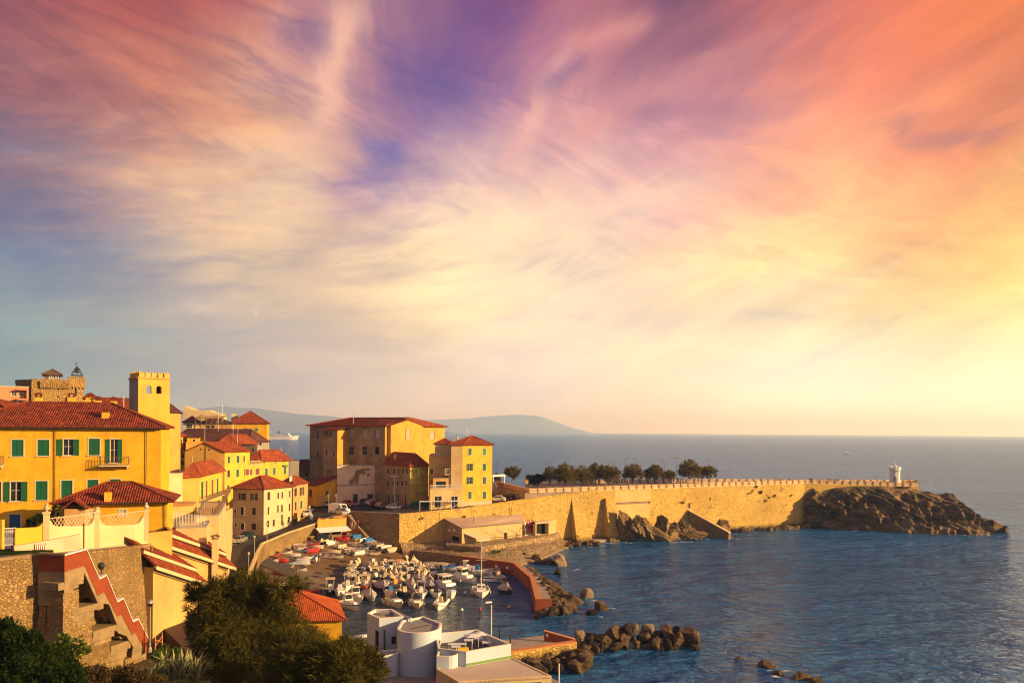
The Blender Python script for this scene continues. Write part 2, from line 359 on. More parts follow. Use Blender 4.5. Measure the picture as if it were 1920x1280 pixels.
def brick(name,c1,c2,mort,sc=1.0):
    m,n=newmat(name); tc=n.n('ShaderNodeTexCoord'); uvm=n.n('ShaderNodeMapping', i={0:(tc,'Object'),'Rotation':(R(90),0,0)})
    s=n.n('ShaderNodeSeparateXYZ', i={0:(tc,'Object')})
    cc=n.n('ShaderNodeCombineXYZ', i={0:n.m('ADD',(s,'X'),(s,'Y')),1:(s,'Z'),2:0.0})
    b=n.n('ShaderNodeTexBrick', i={'Vector':cc,'Color1':c1+(1,),'Color2':c2+(1,),'Mortar':mort+(1,),'Scale':sc,'Mortar Size':.012,'Brick Width':.28,'Row Height':.085})
    L=n.noise((tc,'Object'),.8,5,.6)
    col=n.mix(n.m('MULTIPLY',n.ramp(L,[(.4,0.0),(.75,1.0)]),.45),(b,'Color'),tuple(q*.45 for q in c1))
    fin(n,col,.9,(b,'Fac'),.015,-.4); return m
BRICK=brick('red brick',(.24,.040,.013),(.30,.060,.018),(.2,.06,.03))
REDCONC=plaster('red painted concrete',(.33,.088,.040),stain=.45,var=.3)
ORCONC=plaster('orange coping concrete',(.55,.22,.08),stain=.3,var=.2)
TILE=rooftile('red roof tiles',(.40,.080,.024),var=.5)
TILE2=rooftile('weathered red roof tiles',(.31,.056,.022),var=.5,dark=(.05,.02,.015))
TILED=rooftile('dark roof tiles',(.14,.05,.035),dark=(.04,.02,.018))
TILEO=rooftile('orange roof tiles',(.58,.12,.024),var=.25)
GREEN=P('green shutter paint',(.012,.10,.04),.5,var=.25)
GREENL=P('light green shutter paint',(.05,.22,.05),.5,var=.25)
BRNSH=P('brown shutter paint',(.075,.035,.022),.5,var=.3)
REDSH=P('red brown shutter paint',(.20,.055,.03),.5,var=.3)
BLUEP=P('blue door paint',(.02,.10,.17),.5)
FRAME=P('window surround',(.62,.50,.32),.8)
FRAMEW=P('white paint',(.70,.68,.63),.5,var=.05)
GLASS=P('window glass',(.02,.022,.028),.08,.5,var=.4)
GLASSL=P('pale curtain behind glass',(.42,.38,.33),.3,.5,var=.3)
DARK=P('dark interior',(.012,.010,.009),.9)
IRON=P('dark iron',(.03,.025,.022),.5,.4)
IRONR=P('rusty iron railing',(.14,.085,.05),.7)
GALV=P('galvanised steel',(.42,.40,.37),.4,.5,.6)
WOOD=P('weathered wood',(.20,.12,.06),.8,var=.4)
BLACKR=P('black rubber',(.012,.012,.012),.7)
CONCG=plaster('grey concrete',(.35,.29,.22),stain=.4,var=.3,sc=.8)
SHEET=P('corrugated roof sheet',(.50,.36,.26),.6,var=.25,sc=.5)
SLATEG=P('dark shed roof felt',(.085,.075,.055),.8,var=.3)
CLOTHC=P('cream canvas',(.56,.43,.25),.85,var=.12)
CLOTHG=P('grey tarpaulin',(.36,.31,.27),.8,var=.15)
CLOTHB=P('blue tarpaulin',(.03,.17,.42),.7,var=.2)
CLOTHT=P('teal tarpaulin',(.02,.10,.12),.7,var=.2)
CLOTHN=P('navy canvas',(.015,.022,.045),.8,var=.2)
CLOTHO=P('orange canvas',(.75,.32,.06),.8,var=.15)
CLOTHGR=P('green canvas',(.03,.14,.08),.8,var=.2)
HULLW=P('white gelcoat',(.72,.68,.61),.3,.5,var=.06)
HULLC=P('cream gelcoat',(.58,.47,.31),.35,.5,var=.1)
HULLN=P('navy gelcoat',(.015,.025,.06),.3,.5)
HULLR=P('red gelcoat',(.52,.035,.03),.35,.5,var=.15)
HULLB=P('blue gelcoat',(.03,.16,.40),.35,.5,var=.15)
HULLLB=P('pale blue gelcoat',(.42,.60,.66),.35,.5,var=.1)
HULLG=P('grey rubber hull',(.34,.34,.35),.6,.3,var=.1)
HULLK=P('black hull paint',(.02,.018,.016),.4,.4)
HULLY=P('yellow paint',(.72,.48,.05),.45,.4,var=.15)
DECKW=P('boat deck',(.36,.31,.24),.6,var=.15)
WOODB=P('varnished wood',(.30,.15,.06),.45,.4,var=.3)
RED=P('red fabric',(.45,.03,.03),.8)
LEAD=P('lead grey roof',(.24,.22,.20),.7)
POOL=P('dark terrace waterproofing',(.05,.06,.07),.35,.5,var=.4)
def asphalt(name,c):
    m,n=newmat(name); tc=n.n('ShaderNodeTexCoord'); O=(tc,'Object'); a=n.noise(O,.12,6,.6); f=n.noise(O,9,3,.6)
    col=n.mix(n.ramp(a,[(.3,0.0),(.75,1.0)]),tuple(q*.7 for q in c),tuple(q*1.4 for q in c))
    fin(n,n.mix(n.m('MULTIPLY',f,.3),col,tuple(q*.5 for q in c)),.85,f,.02,.4); return m
ASPH=asphalt('asphalt',(.062,.052,.042)); PAVE=asphalt('terrace paving',(.30,.21,.15)); PATHM=asphalt('garden path',(.10,.055,.035))
SANDM=asphalt('harbour sand',(.15,.088,.042)); SLIP=asphalt('slipway concrete',(.16,.115,.07))
def soilmat():
    m,n=newmat('dry soil and weeds'); tc=n.n('ShaderNodeTexCoord'); O=(tc,'Object'); a=n.noise(O,.25,6,.65); f=n.noise(O,3,5,.65)
    col=n.mix(n.ramp(a,[(.4,0.0),(.62,1.0)]),(.12,.075,.03),(.055,.065,.018)); col=n.mix(n.m('MULTIPLY',f,.5),col,(.05,.035,.018))
    fin(n,col,.95,f,.25,.8); return m
SOIL=soilmat()
def rockmat(name,c1,c2,c3,green=.0,sc=.5):
    m,n=newmat(name); tc=n.n('ShaderNodeTexCoord'); O=(tc,'Object'); g=n.n('ShaderNodeNewGeometry')
    mp=n.n('ShaderNodeMapping', i={0:O,'Rotation':(0,R(38),R(15)),'Scale':(.35,.35,2.2)})
    st=n.noise(mp,sc*1.5,7,.65,.6); a=n.noise(O,sc,7,.65); f=n.noise(O,sc*6,5,.65)
    col=n.mix(n.ramp(st,[(.32,0.0),(.68,1.0)]),c1,c2)
    col=n.mix(n.m('MULTIPLY',n.ramp(a,[(.5,0.0),(.72,1.0)]),.7),col,c3)
    col=n.mix(n.m('MULTIPLY',n.ramp(f,[(.4,0.0),(.7,1.0)]),.5),col,tuple(q*.4 for q in c1))
    if green>0:
        nz=n.n('ShaderNodeSeparateXYZ', i={0:(g,'Normal')}); gm=n.m('MULTIPLY',n.ramp((nz,'Z'),[(.25,0.0),(.6,1.0)]),n.ramp(n.noise(O,.22,5,.6),[(.42,0.0),(.6,green)]))
        col=n.mix(gm,col,n.mix(f,(.035,.042,.010),(.075,.075,.022)))
    h=n.m('ADD',n.m('MULTIPLY',st,1.2),n.m('ADD',a,n.m('MULTIPLY',f,.35)))
    fin(n,col,.92,h,.7,1.0); return m
ROCK=rockmat('cliff rock',(.075,.044,.020),(.38,.225,.095),(.44,.29,.15),.9,.35)
BOULD=rockmat('breakwater boulder rock',(.14,.088,.042),(.26,.165,.08),(.07,.045,.027),0,1.3)
BOULD2=rockmat('pale boulder rock',(.32,.23,.13),(.44,.34,.21),(.20,.14,.08),0,1.3)
BOULD3=rockmat('dark wet boulder rock',(.05,.034,.02),(.10,.065,.035),(.03,.022,.015),0,1.3)
def leafmat(name,c1,c2,tr=.25):
    m,n=newmat(name); g=n.n('ShaderNodeNewGeometry'); tc=n.n('ShaderNodeTexCoord'); a=n.noise((tc,'Object'),.5,4,.6)
    f=n.m('ADD',n.m('MULTIPLY',(g,'Random Per Island'),.6),n.m('MULTIPLY',n.ramp(a,[(.35,0.0),(.7,1.0)]),.5))
    col=n.mix(f,c1,c2)
    d=n.n('ShaderNodeBsdfDiffuse', i={0:col}); t=n.n('ShaderNodeBsdfTranslucent', i={0:col})
    mx=n.n('ShaderNodeMixShader', i={0:tr,1:d,2:t}); n.n('ShaderNodeOutputMaterial', i={0:mx}); return m
LEAFT=leafmat('tamarisk foliage',(.045,.046,.010),(.12,.098,.022))
LEAFR=leafmat('promenade tamarisk foliage',(.085,.078,.020),(.23,.165,.052),.4)
LEAFD=leafmat('dark evergreen foliage',(.014,.026,.007),(.040,.058,.014))
LEAFA=leafmat('agave blades',(.16,.18,.07),(.40,.38,.17),.1)
LEAFV=leafmat('broad vine leaves',(.05,.085,.015),(.13,.17,.03))
LEAFB=leafmat('dry shrub foliage',(.06,.042,.014),(.13,.085,.03))
GRASS=leafmat('grass blades',(.03,.06,.012),(.07,.11,.02))
BARK=P('bark',(.075,.05,.03),.9,var=.4,sc=4)
def watermat():
    m,n=newmat('sea water'); tc=n.n('ShaderNodeTexCoord'); O=(tc,'Object')
    mp=n.n('ShaderNodeMapping', i={0:O,'Rotation':(0,0,R(-12)),'Scale':(.62,1.0,1.0)})
    a=n.noise(mp,.20,4,.6,.4); b=n.noise(mp,.85,5,.62,.6); c=n.noise(mp,.05,4,.6); d=n.noise(mp,.016,3,.6); big=n.noise(mp,.012,4,.55)
    h=n.m('ADD',n.m('MULTIPLY',a,1.5),n.m('ADD',n.m('MULTIPLY',b,.62),n.m('ADD',n.m('MULTIPLY',c,3.2),n.m('MULTIPLY',d,5.5))))
    bm=n.n('ShaderNodeBump', i={'Strength':1.0,'Distance':1.5,'Height':h})
    col=n.mix(n.ramp(big,[(.35,0.0),(.65,1.0)]),(.014,.090,.24),(.026,.130,.31))
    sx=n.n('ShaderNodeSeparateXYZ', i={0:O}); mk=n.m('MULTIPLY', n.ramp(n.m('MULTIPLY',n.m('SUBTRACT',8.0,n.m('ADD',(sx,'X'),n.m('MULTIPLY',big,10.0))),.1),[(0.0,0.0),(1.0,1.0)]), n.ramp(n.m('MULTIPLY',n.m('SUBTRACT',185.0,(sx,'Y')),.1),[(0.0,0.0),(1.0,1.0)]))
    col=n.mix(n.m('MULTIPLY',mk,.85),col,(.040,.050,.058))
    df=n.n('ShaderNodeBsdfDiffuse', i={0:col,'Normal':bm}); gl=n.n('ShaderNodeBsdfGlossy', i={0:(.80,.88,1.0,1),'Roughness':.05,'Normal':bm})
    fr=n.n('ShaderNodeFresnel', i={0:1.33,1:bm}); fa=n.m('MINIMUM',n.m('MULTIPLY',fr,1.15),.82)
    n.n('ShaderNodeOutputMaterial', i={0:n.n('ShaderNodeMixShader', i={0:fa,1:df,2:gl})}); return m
WATER=watermat()
FOAM=P('sea foam',(.75,.72,.68),.9)
# ---------------------------------------------------------------- building helpers
class Wall:
    """A vertical wall from a to b (plan points); outside is on the right of a->b seen from above."""
    def __init__(s,a,b): s.a=Vector((a[0],a[1])); d=Vector((b[0],b[1]))-s.a; s.L=d.length; s.u=d/s.L; s.n=Vector((s.u.y,-s.u.x))
    def pt(s,u,z,o=0.0): return Vector((s.a.x+s.u.x*u+s.n.x*o, s.a.y+s.u.y*u+s.n.y*o, z))
    def hit(s,px,py):
        x,y=unroll(px,py); dx=x/F
        # ray (dx*t, t): solve for u
        t=(s.n.x*s.a.x+s.n.y*s.a.y)/(s.n.x*dx+s.n.y)
        return (dx*t-s.a.x)*s.u.x+(t-s.a.y)*s.u.y, H-y/F*t
    def rect(s,r):
        u0,z1=s.hit(r[0],r[1]); u1,z0=s.hit(r[2],r[3])
        uu=sorted((u0,u1)); zz=sorted((z0,z1)); return [uu[0],uu[1],zz[0],zz[1]]
def wallmesh(mb,w,z0,z1,holes=(),depth=.2):
    hs=[[max(.05,h[0]),min(w.L-.05,h[1]),max(z0+.02,h[2]),min(z1-.05,h[3])] for h in holes]
    hs=[h for h in hs if h[1]>h[0]+.05 and h[3]>h[2]+.05]
    us=sorted(set([0.0,w.L]+[q for h in hs for q in h[:2]])); zs=sorted(set([z0,z1]+[q for h in hs for q in h[2:]]))
    for j in range(len(zs)-1):
        zc=(zs[j]+zs[j+1])/2; run=None
        for i in range(len(us)):
            inside = i==len(us)-1 or any(h[0]<(us[i]+us[i+1])/2<h[1] and h[2]<zc<h[3] for h in hs)
            if inside:
                if run is not None: mb.poly([w.pt(run,zs[j]),w.pt(us[i],zs[j]),w.pt(us[i],zs[j+1]),w.pt(run,zs[j+1])]); run=None
            elif run is None: run=us[i]
    for u0,u1,a,b in hs:
        for p,q in (((u0,a),(u1,a)),((u1,a),(u1,b)),((u1,b),(u0,b)),((u0,b),(u0,a))):
            mb.poly([w.pt(p[0],p[1]),w.pt(q[0],q[1]),w.pt(q[0],q[1],-depth),w.pt(p[0],p[1],-depth)])
    return hs
def bar(mb,w,u0,u1,z0,z1,o0,o1):
    mb.hexa([w.pt(u0,z0,o1),w.pt(u1,z0,o1),w.pt(u1,z0,o0),w.pt(u0,z0,o0),w.pt(u0,z1,o1),w.pt(u1,z1,o1),w.pt(u1,z1,o0),w.pt(u0,z1,o0)])
def shutter(parent,w,u0,u1,z0,z1,o,mat):
    mb=MB(); t=.045; bar(mb,w,u0,u1,z0,z1,o,o+t*.5)
    s=min(.09,(u1-u0)*.2)
    for q in ((u0,u0+s,z0,z1),(u1-s,u1,z0,z1)): bar(mb,w,*q,o+t*.5,o+t)
    for zz in (z0,(z0+z1)/2-s/2,z1-s): bar(mb,w,u0+s,u1-s,zz,zz+s,o+t*.5,o+t)
    k=max(3,int((z1-z0)/.18))
    for i in range(k):
        zz=z0+s+(z1-z0-2*s)*i/k; bar(mb,w,u0+s,u1-s,zz,zz+(z1-z0)/k*.5,o+t*.5,o+t*.8)
    return mb.build('shutter',mat,parent)
def window(root,w,r,kind,sh=None,fr=None,fw=.11,glass=None):
    """r=[u0,u1,z0,z1] of the opening; kind: s shut shutters, o open shutters folded beside, g glazed, d door, v void, l lattice"""
    u0,u1,z0,z1=r; mb=MB(); nm='door' if kind in('d',) else 'window'
    if fr:
        bar(mb,w,u0-fw,u0,z0,z1+fw,0.0,.035); bar(mb,w,u1,u1+fw,z0,z1+fw,0.0,.035); bar(mb,w,u0,u1,z1,z1+fw,0.0,.035)
        if kind!='d': bar(mb,w,u0-fw*1.5,u1+fw*1.5,z0-.09,z0,0.0,.12)
    j=.05
    for q in ((u0,u0+j,z0,z1),(u1-j,u1,z0,z1),(u0+j,u1-j,z1-j,z1),(u0+j,u1-j,z0,z0+j)): bar(mb,w,*q,-.14,-.08)
    o=mb.build(nm,fr or FRAMEW,root)
    mid=(u0+u1)/2
    if kind in ('s','m'):
        shutter(o,w,u0+.01,mid-.008,z0+.01,z1-.01,-.06,sh); shutter(o,w,mid+.008,u1-.01,z0+.01,z1-.01,-.06,sh)
    if kind=='d':
        m2=MB(); bar(m2,w,u0+j,u1-j,z0,z1-j,-.13,-.10); k=.1
        for a,b in ((u0+j,mid),(mid,u1-j)):
            for c,d in ((z0+.1,(z0+z1)/2-.05),((z0+z1)/2+.05,z1-.15)): bar(m2,w,a+k,b-k*.6,c,d,-.10,-.075)
        m2.build('door_panel',sh or BRNSH,o)
    if kind in ('o','g','v','m'):
        MB().poly([w.pt(u0,z0,-.16),w.pt(u1,z0,-.16),w.pt(u1,z1,-.16),w.pt(u0,z1,-.16)]).build('pane',glass or (DARK if kind=='v' else GLASS),o)
    if kind in ('o','g'):
        m3=MB(); bar(m3,w,mid-.03,mid+.03,z0+j,z1-j,-.15,-.10)
        zz=z0+(z1-z0)*.55; bar(m3,w,u0+j,mid-.03,zz-.02,zz+.02,-.15,-.11); bar(m3,w,mid+.03,u1-j,zz-.02,zz+.02,-.15,-.11)
        m3.build('mullion',fr or FRAMEW,o)
    if kind=='o':
        ww=(u1-u0)/2; shutter(o,w,u0-ww-.02,u0-.02,z0,z1,.04,sh); shutter(o,w,u1+.02,u1+ww+.02,z0,z1,.04,sh)
    if kind=='l':
        MB().poly([w.pt(u0,z0,-.16),w.pt(u1,z0,-.16),w.pt(u1,z1,-.16),w.pt(u0,z1,-.16)]).build('pane',GLASS,o)
        m4=MB(); L=u1-u0; k=4
        for i in range(-k,k+1):
            for sgn in (1,-1):
                pts=[]
                for t in np.linspace(0,1,9):
                    uu=u0+L*(i/k)+sgn*0+L*t if sgn>0 else u1+L*(i/k)-L*t
                    if u0<=uu<=u1: pts.append(w.pt(uu,z0+(z1-z0)*t,-.05))
                if len(pts)>1: m4.tube(pts,.02,4)
        m4.build('lattice',FRAMEW,o)
    return o
def clip2(poly,axis,val,keep_ge):
    out=[]
    for i,p in enumerate(poly):
        q=poly[(i+1)%len(poly)]; a=p[axis]-val; b=q[axis]-val
        if not keep_ge: a,b=-a,-b
        if a>=0: out.append(p)
        if (a>=0)!=(b>=0):
            t=a/(a-b); out.append((p[0]+(q[0]-p[0])*t,p[1]+(q[1]-p[1])*t))
    return out
def tiles(mb,poly,pitch=.42,lift=.055,th=.12):
    P_=[Vector(p) for p in poly]; u=(P_[1]-P_[0]).normalized(); nn=None
    for k in range(2,len(P_)):
        nn=(P_[1]-P_[0]).cross(P_[k]-P_[0])
        if nn.length>1e-4: break
    nn.normalize()
    if nn.z<0: nn=-nn
    v=nn.cross(u)
    if v.z<0: v=-v
    o=P_[0]; q=[((p-o).dot(u),(p-o).dot(v)) for p in P_]
    v0=min(a[1] for a in q); v1=max(a[1] for a in q); k=0; vv=v0
    while vv<v1-1e-3:
        c=clip2(clip2(q,1,vv,True),1,vv+pitch,False)
        if len(c)>=3:
            off=lambda b: lift*(1-(b-vv)/pitch)+.012
            mb.poly([o+u*a+v*b+nn*off(b) for a,b in c],[(a,b) for a,b in c])
            lo=[a for a,b in c if b<vv+1e-4]
            if len(lo)>=2:
                a0,a1=min(lo),max(lo); mb.poly([o+u*a0+v*vv,o+u*a1+v*vv,o+u*a1+v*vv+nn*(lift+.012),o+u*a0+v*vv+nn*(lift+.012)],[(a0,vv),(a1,vv),(a1,vv),(a0,vv)])
        vv+=pitch
    mb.prism([p-nn*th for p in P_],nn*(th-.002))
def hiproof(c,z,rise,over=.4,inset=1.0,axis=None):
    """c: four plan corners, counter-clockwise. Returns roof planes (eave edge first) and ridge lines."""
    c=[Vector(p) for p in c]; ctr=sum(c,Vector((0,0)))/4
    e=[]
    for i in range(4):   # push every edge out by the overhang
        a,b,p,q=c[i-1],c[i],c[i],c[(i+1)%4]
        n1=Vector(((b-a).y,-(b-a).x)).normalized(); n2=Vector(((q-p).y,-(q-p).x)).normalized()
        bis=(n1+n2); bis=bis/max(.3,bis.length_squared)*2; e.append(c[i]+bis*over)
    l01=(e[1]-e[0]).length; l12=(e[2]-e[1]).length
    if axis is None: axis=0 if l01>=l12 else 1
    if axis==1: e=e[1:]+e[:1]
    m1=(e[1]+e[2])/2; m0=(e[3]+e[0])/2; d=(m1-m0); ins=min(d.length*.49,inset*min((e[2]-e[1]).length,d.length)/2)
    r0=V3(m0+d.normalized()*ins,z+rise); r1=V3(m1-d.normalized()*ins,z+rise); E=[V3(p,z) for p in e]
    pl=[[E[0],E[1],r1,r0],[E[2],E[3],r0,r1]]
    if ins>.05: pl+=[[E[1],E[2],r1],[E[3],E[0],r0]]
    rid=[(r0,r1)]+([(E[1],r1),(E[2],r1),(E[3],r0),(E[0],r0)] if ins>.05 else [])
    return pl,rid
def roofobj(root,planes,ridges,mat,pitch=.42,name='roof',cap=True):
    mb=MB()
    for p in planes: tiles(mb,p,pitch)
    if cap:
        for a,b in ridges: mb.tube([a+Vector((0,0,.05)),b+Vector((0,0,.06))],.11,6)
    return mb.build(name,mat,root)
def chimney(roof,x,y,z0,z1,w=.7,mat=None,cap=True):
    mb=MB(); mb.box((x,y,(z0+z1)/2),(w,w,z1-z0),R(20)); o=mb.build('chimney',mat or YEL2,roof)
    if cap and roof.parent is not None and roof.parent.parent is None:
        mc=MB()
        for k in range(4): mc.box((x+math.cos(R(20+90*k+45))*w*.48,y+math.sin(R(20+90*k+45))*w*.48,z1+.18),(.14,.14,.36),R(20))
        mc.box((x,y,z1+.40),(w*1.15,w*1.15,.08),R(20)); mc.box((x,y,z1+.50),(w*.8,w*.8,.12),R(20),.5)
        # a chimney already is a sub-part, so its cap stays in one piece with it
        me=o.data; mats=[TILE2]; me.materials.append(TILE2)
        cap_o=mc.build('cap',None,None); base=roof.parent.location
        import bmesh as bm_
        b=bm_.new(); b.from_mesh(me); nf=len(b.faces)
        tmp=cap_o.data; off=Vector(base)
        for v in tmp.vertices: v.co-=off
        b.from_mesh(tmp); b.faces.ensure_lookup_table()
        for i in range(nf,len(b.faces)): b.faces[i].material_index=1
        b.to_mesh(me); b.free(); bpy.data.objects.remove(cap_o); bpy.data.meshes.remove(tmp)
    return o
def house(name,label,cat,c,z0,z1,mat,roof=None,rmat=None,wins=(),fr=FRAME,sh=GREEN,rise=1.6,over=.4,inset=1.0,axis=None,gable=None,pitch=.42,depth=.2,group=None,band=None):
    """c: plan corners CCW; wins: (edge,(px0,py0,px1,py1),kind[,shutter material])"""
    c=[Vector(p) for p in c]; ctr=sum(c,Vector((0,0)))/len(c)
    root=empty(name,(ctr.x,ctr.y,z0),label,cat,group); mb=MB(); ws=[Wall(c[i],c[(i+1)%len(c)]) for i in range(len(c))]
    rects={}
    for wn in wins:
        e=wn[0]; r=ws[e].rect(wn[1])
        if wn[2]=='o':
            q=(r[1]-r[0])/4; r=[r[0]+q,r[1]-q,r[2],r[3]]
        rects.setdefault(e,[]).append((r,wn))
    for i,w in enumerate(ws):
        hs=[r for r,_ in rects.get(i,[])]
        wallmesh(mb,w,z0,z1,hs,depth)
    pl=rid=None
    if roof in('hip','gable'):
        pl,rid=hiproof(c,z1,rise,over,inset if roof=='hip' else 0.0,axis)
        if roof=='gable':
            ax=axis if axis is not None else (0 if ws[0].L>=ws[1].L else 1)
            for e in ((1,3) if ax==0 else (0,2)):
                w=ws[e]; mb.poly([w.pt(0,z1),w.pt(w.L,z1),w.pt(w.L/2,z1+rise*.97)])
    elif roof=='flat':
        pass
    mb.poly([V3(p,z1-.02 if roof=='flat' else z1) for p in c])
    if band:   # painted plinth, a hair proud
        for w in ws[:2]:
            pass
    mb.build('wall',mat,root)
    for e,lst in rects.items():
        for r,wn in lst:
            if r[1]-r[0]<.1 or r[3]-r[2]<.1: continue
            window(root,ws[e],r,wn[2],wn[3] if len(wn)>3 else sh,fr)
    ro=None
    if pl: ro=roofobj(root,pl,rid,rmat or TILE,pitch)
    if roof=='flat':
        mp=MB(); t=.22
        for w in ws:
            a=w.pt(0,z1,0); b=w.pt(w.L,z1,0); 
            mp.hexa([w.pt(0,z1,.06),w.pt(w.L,z1,.06),w.pt(w.L,z1,-t),w.pt(0,z1,-t),w.pt(0,z1+.16,.06),w.pt(w.L,z1+.16,.06),w.pt(w.L,z1+.16,-t),w.pt(0,z1+.16,-t)])
        mp.build('coping',rmat or FRAME,root)
    return root,ws,ro
def gutter(root,w,z,o=.45,r=.07,down=()):
    mb=MB(); mb.tube([w.pt(-.3,z,o),w.pt(w.L+.3,z,o)],r*.7,6); mb.build('gutter',IRON,root)
    for u,zb in down:
        MB().tube([w.pt(u,z,o),w.pt(u,z-.35,.12),w.pt(u,zb,.09)],.036,6).build('drainpipe',IRON,root)
def railing(parent,w,u0,u1,z0,h,o,mat=IRONR,step=.16,ends=0.0,name='railing',r=.018):
    mb=MB()
    for zz in (z0+.06,z0+h): mb.tube(([w.pt(u0,zz,0)] if ends else [])+[w.pt(u0,zz,o),w.pt(u1,zz,o)]+([w.pt(u1,zz,0)] if ends else []),r*1.3,4)
    k=max(2,int((u1-u0)/step))
    for i in range(k+1):
        u=u0+(u1-u0)*i/k; mb.tube([w.pt(u,z0+.06,o),w.pt(u,z0+h,o)],r*.8,4)
    if ends:
        kk=max(1,int(o/step))
        for i in range(kk):
            for u in (u0,u1): mb.tube([w.pt(u,z0+.06,o*i/kk),w.pt(u,z0+h,o*i/kk)],r*.8,4)
    return mb.build(name,mat,parent)
def balcony(root,w,r,depth=1.0,mat=None,h=.95):
    mb=MB(); bar(mb,w,r[0],r[1],r[2]-.12,r[2],0,depth)
    for u in (r[0]+.2,r[1]-.35): mb.prism([w.pt(u,r[2]-.12,0),w.pt(u,r[2]-.12,depth*.8),w.pt(u,r[2]-.5,0)],Vector((w.u.x,w.u.y,0))*.15)
    b=mb.build('balcony',mat or FRAME,root); railing(b,w,r[0]+.04,r[1]-.04,r[2],h,depth-.05,ends=1)
    return b

def posts(parent,segs,r,mat,n=5,name='post'):
    for a,b in segs: MB().tube([a,b],r,n).build(name,mat,parent)
# ---------------------------------------------------------------- plants
def leaves(lobes,n,L,wd,up=.3,shell=.45,droop=0.0,seed=1,cup=0.0):
    """leaf blades spread through ellipsoidal lobes (cx,cy,cz,rx,ry,rz): two-triangle slivers"""
    g=np.random.default_rng(seed); lobes=np.array(lobes,float); wgt=(lobes[:,3]*lobes[:,4]*lobes[:,5])**(2/3.); wgt/=wgt.sum()
    k=g.choice(len(lobes),n,p=wgt); d=g.normal(size=(n,3)); d/=np.linalg.norm(d,axis=1,keepdims=True)
    rad=shell+(1-shell)*g.random((n,1))**.7; rad*=1+.16*np.sin(d[:,[0]]*5+k[:,None])*np.cos(d[:,[2]]*6+k[:,None]*2)+.10*g.normal(size=(n,1))
    # tufts: pull the points toward a few hundred centres so that gaps open between clumps
    nt=max(12,n//90); tk=g.choice(len(lobes),nt,p=wgt); td=g.normal(size=(nt,3)); td/=np.linalg.norm(td,axis=1,keepdims=True)
    tc=lobes[tk,:3]+td*lobes[tk,3:]*(shell+(1-shell)*g.random((nt,1))**.6)
    which=g.integers(0,nt,n); mean=lobes[tk[which],3:].mean(axis=1,keepdims=True)
    p1=lobes[k,:3]+d*rad*lobes[k,3:]; p2=tc[which]+g.normal(size=(n,3))*mean*.11
    use=(g.random((n,1))<.72); p=np.where(use,p2,p1); out=np.where(use,td[which],d)
    a=out*.7+g.normal(size=(n,3))*.55+np.array([0,0,up-droop]); a/=np.linalg.norm(a,axis=1,keepdims=True)
    b=np.cross(a,g.normal(size=(n,3))); b/=np.linalg.norm(b,axis=1,keepdims=True)
    ln=L*(.6+.8*g.random((n,1))); w=wd*(.6+.8*g.random((n,1)))
    v=np.stack([p,p+a*ln*.5+b*w,p+a*ln+np.array([0,0,-droop*.3])*ln,p+a*ln*.5-b*w],axis=1).reshape(-1,3)
    return v, np.arange(n*4).reshape(n,4)
def tree(name,label,cat,base,lobes,n,L,wd,mat,trunks,group=None,seed=1,up=.3,r=.2,shell=.45):
    root=empty(name,base,label,cat,group); mb=MB()
    for t in trunks: mb.tube(t,r,6,r*.3)
    mb.build('trunk',BARK,root)
    v,f=leaves(lobes,n,L,wd,up,shell,seed=seed); meshobj('crown',v,f,mat,root)
    return root

# ---------------------------------------------------------------- boulders
def boulder_mesh(seed,name='boulder',sub=3,crag=0.0):
    import bmesh
    b=bmesh.new(); bmesh.ops.create_icosphere(b,subdivisions=sub,radius=1.0); g=random.Random(seed); o=Vector((g.random()*50,g.random()*50,g.random()*50))
    cuts=[(Vector((g.gauss(0,1),g.gauss(0,1),g.gauss(0,1))).normalized(),.46+.36*g.random()) for _ in range(13)]
    for v in b.verts:
        p=v.co.normalized()
        for nn,d in cuts:
            t=p.dot(nn)
            if t>d: p=p-nn*(t-d)
        p*=1.16+.12*mnoise.noise(p*1.3+o)+.05*mnoise.noise(p*3.5+o)+.04*mnoise.noise(p*8+o)
        if crag:
            q=p.x*.5+p.z*.87; w=mnoise.noise(Vector((q*5.5+o.x,p.y*.9+.4*p.x,o.z)))+.6*mnoise.noise(Vector((q*13+o.x,p.y*1.8+p.x,o.y)))
            p*=1+crag*(w+.5*(1-2*abs(mnoise.noise(p*2.2+o)))+.35*mnoise.noise(p*9+o)+.2*mnoise.noise(p*19+o))
        v.co=p
    me=bpy.data.meshes.new(name); b.to_mesh(me); b.free(); return me
CRAG=[boulder_mesh(60+s,'rock',5,.17) for s in range(5)]
BME=[boulder_mesh(s) for s in range(10)]
def boulder(p,s,label,mat,group='boulders of the breakwater',rz=None,k=None,mesh=None):
    g=random.random
    me=mesh or BME[k if k is not None else random.randrange(10)]
    if not me.materials: me.materials.append(BOULD)
    o=bpy.data.objects.new('boulder',me); COL.objects.link(o); o.location=p; o.scale=s if isinstance(s,tuple) else (s*(.85+.4*g()),s*(.8+.35*g()),s*(.65+.3*g()))
    o.rotation_euler=(g()*.5,g()*.5,g()*6.28 if rz is None else rz); o.material_slots[0].link='OBJECT'; o.material_slots[0].material=mat
    return tag(o,label,'boulder',group)

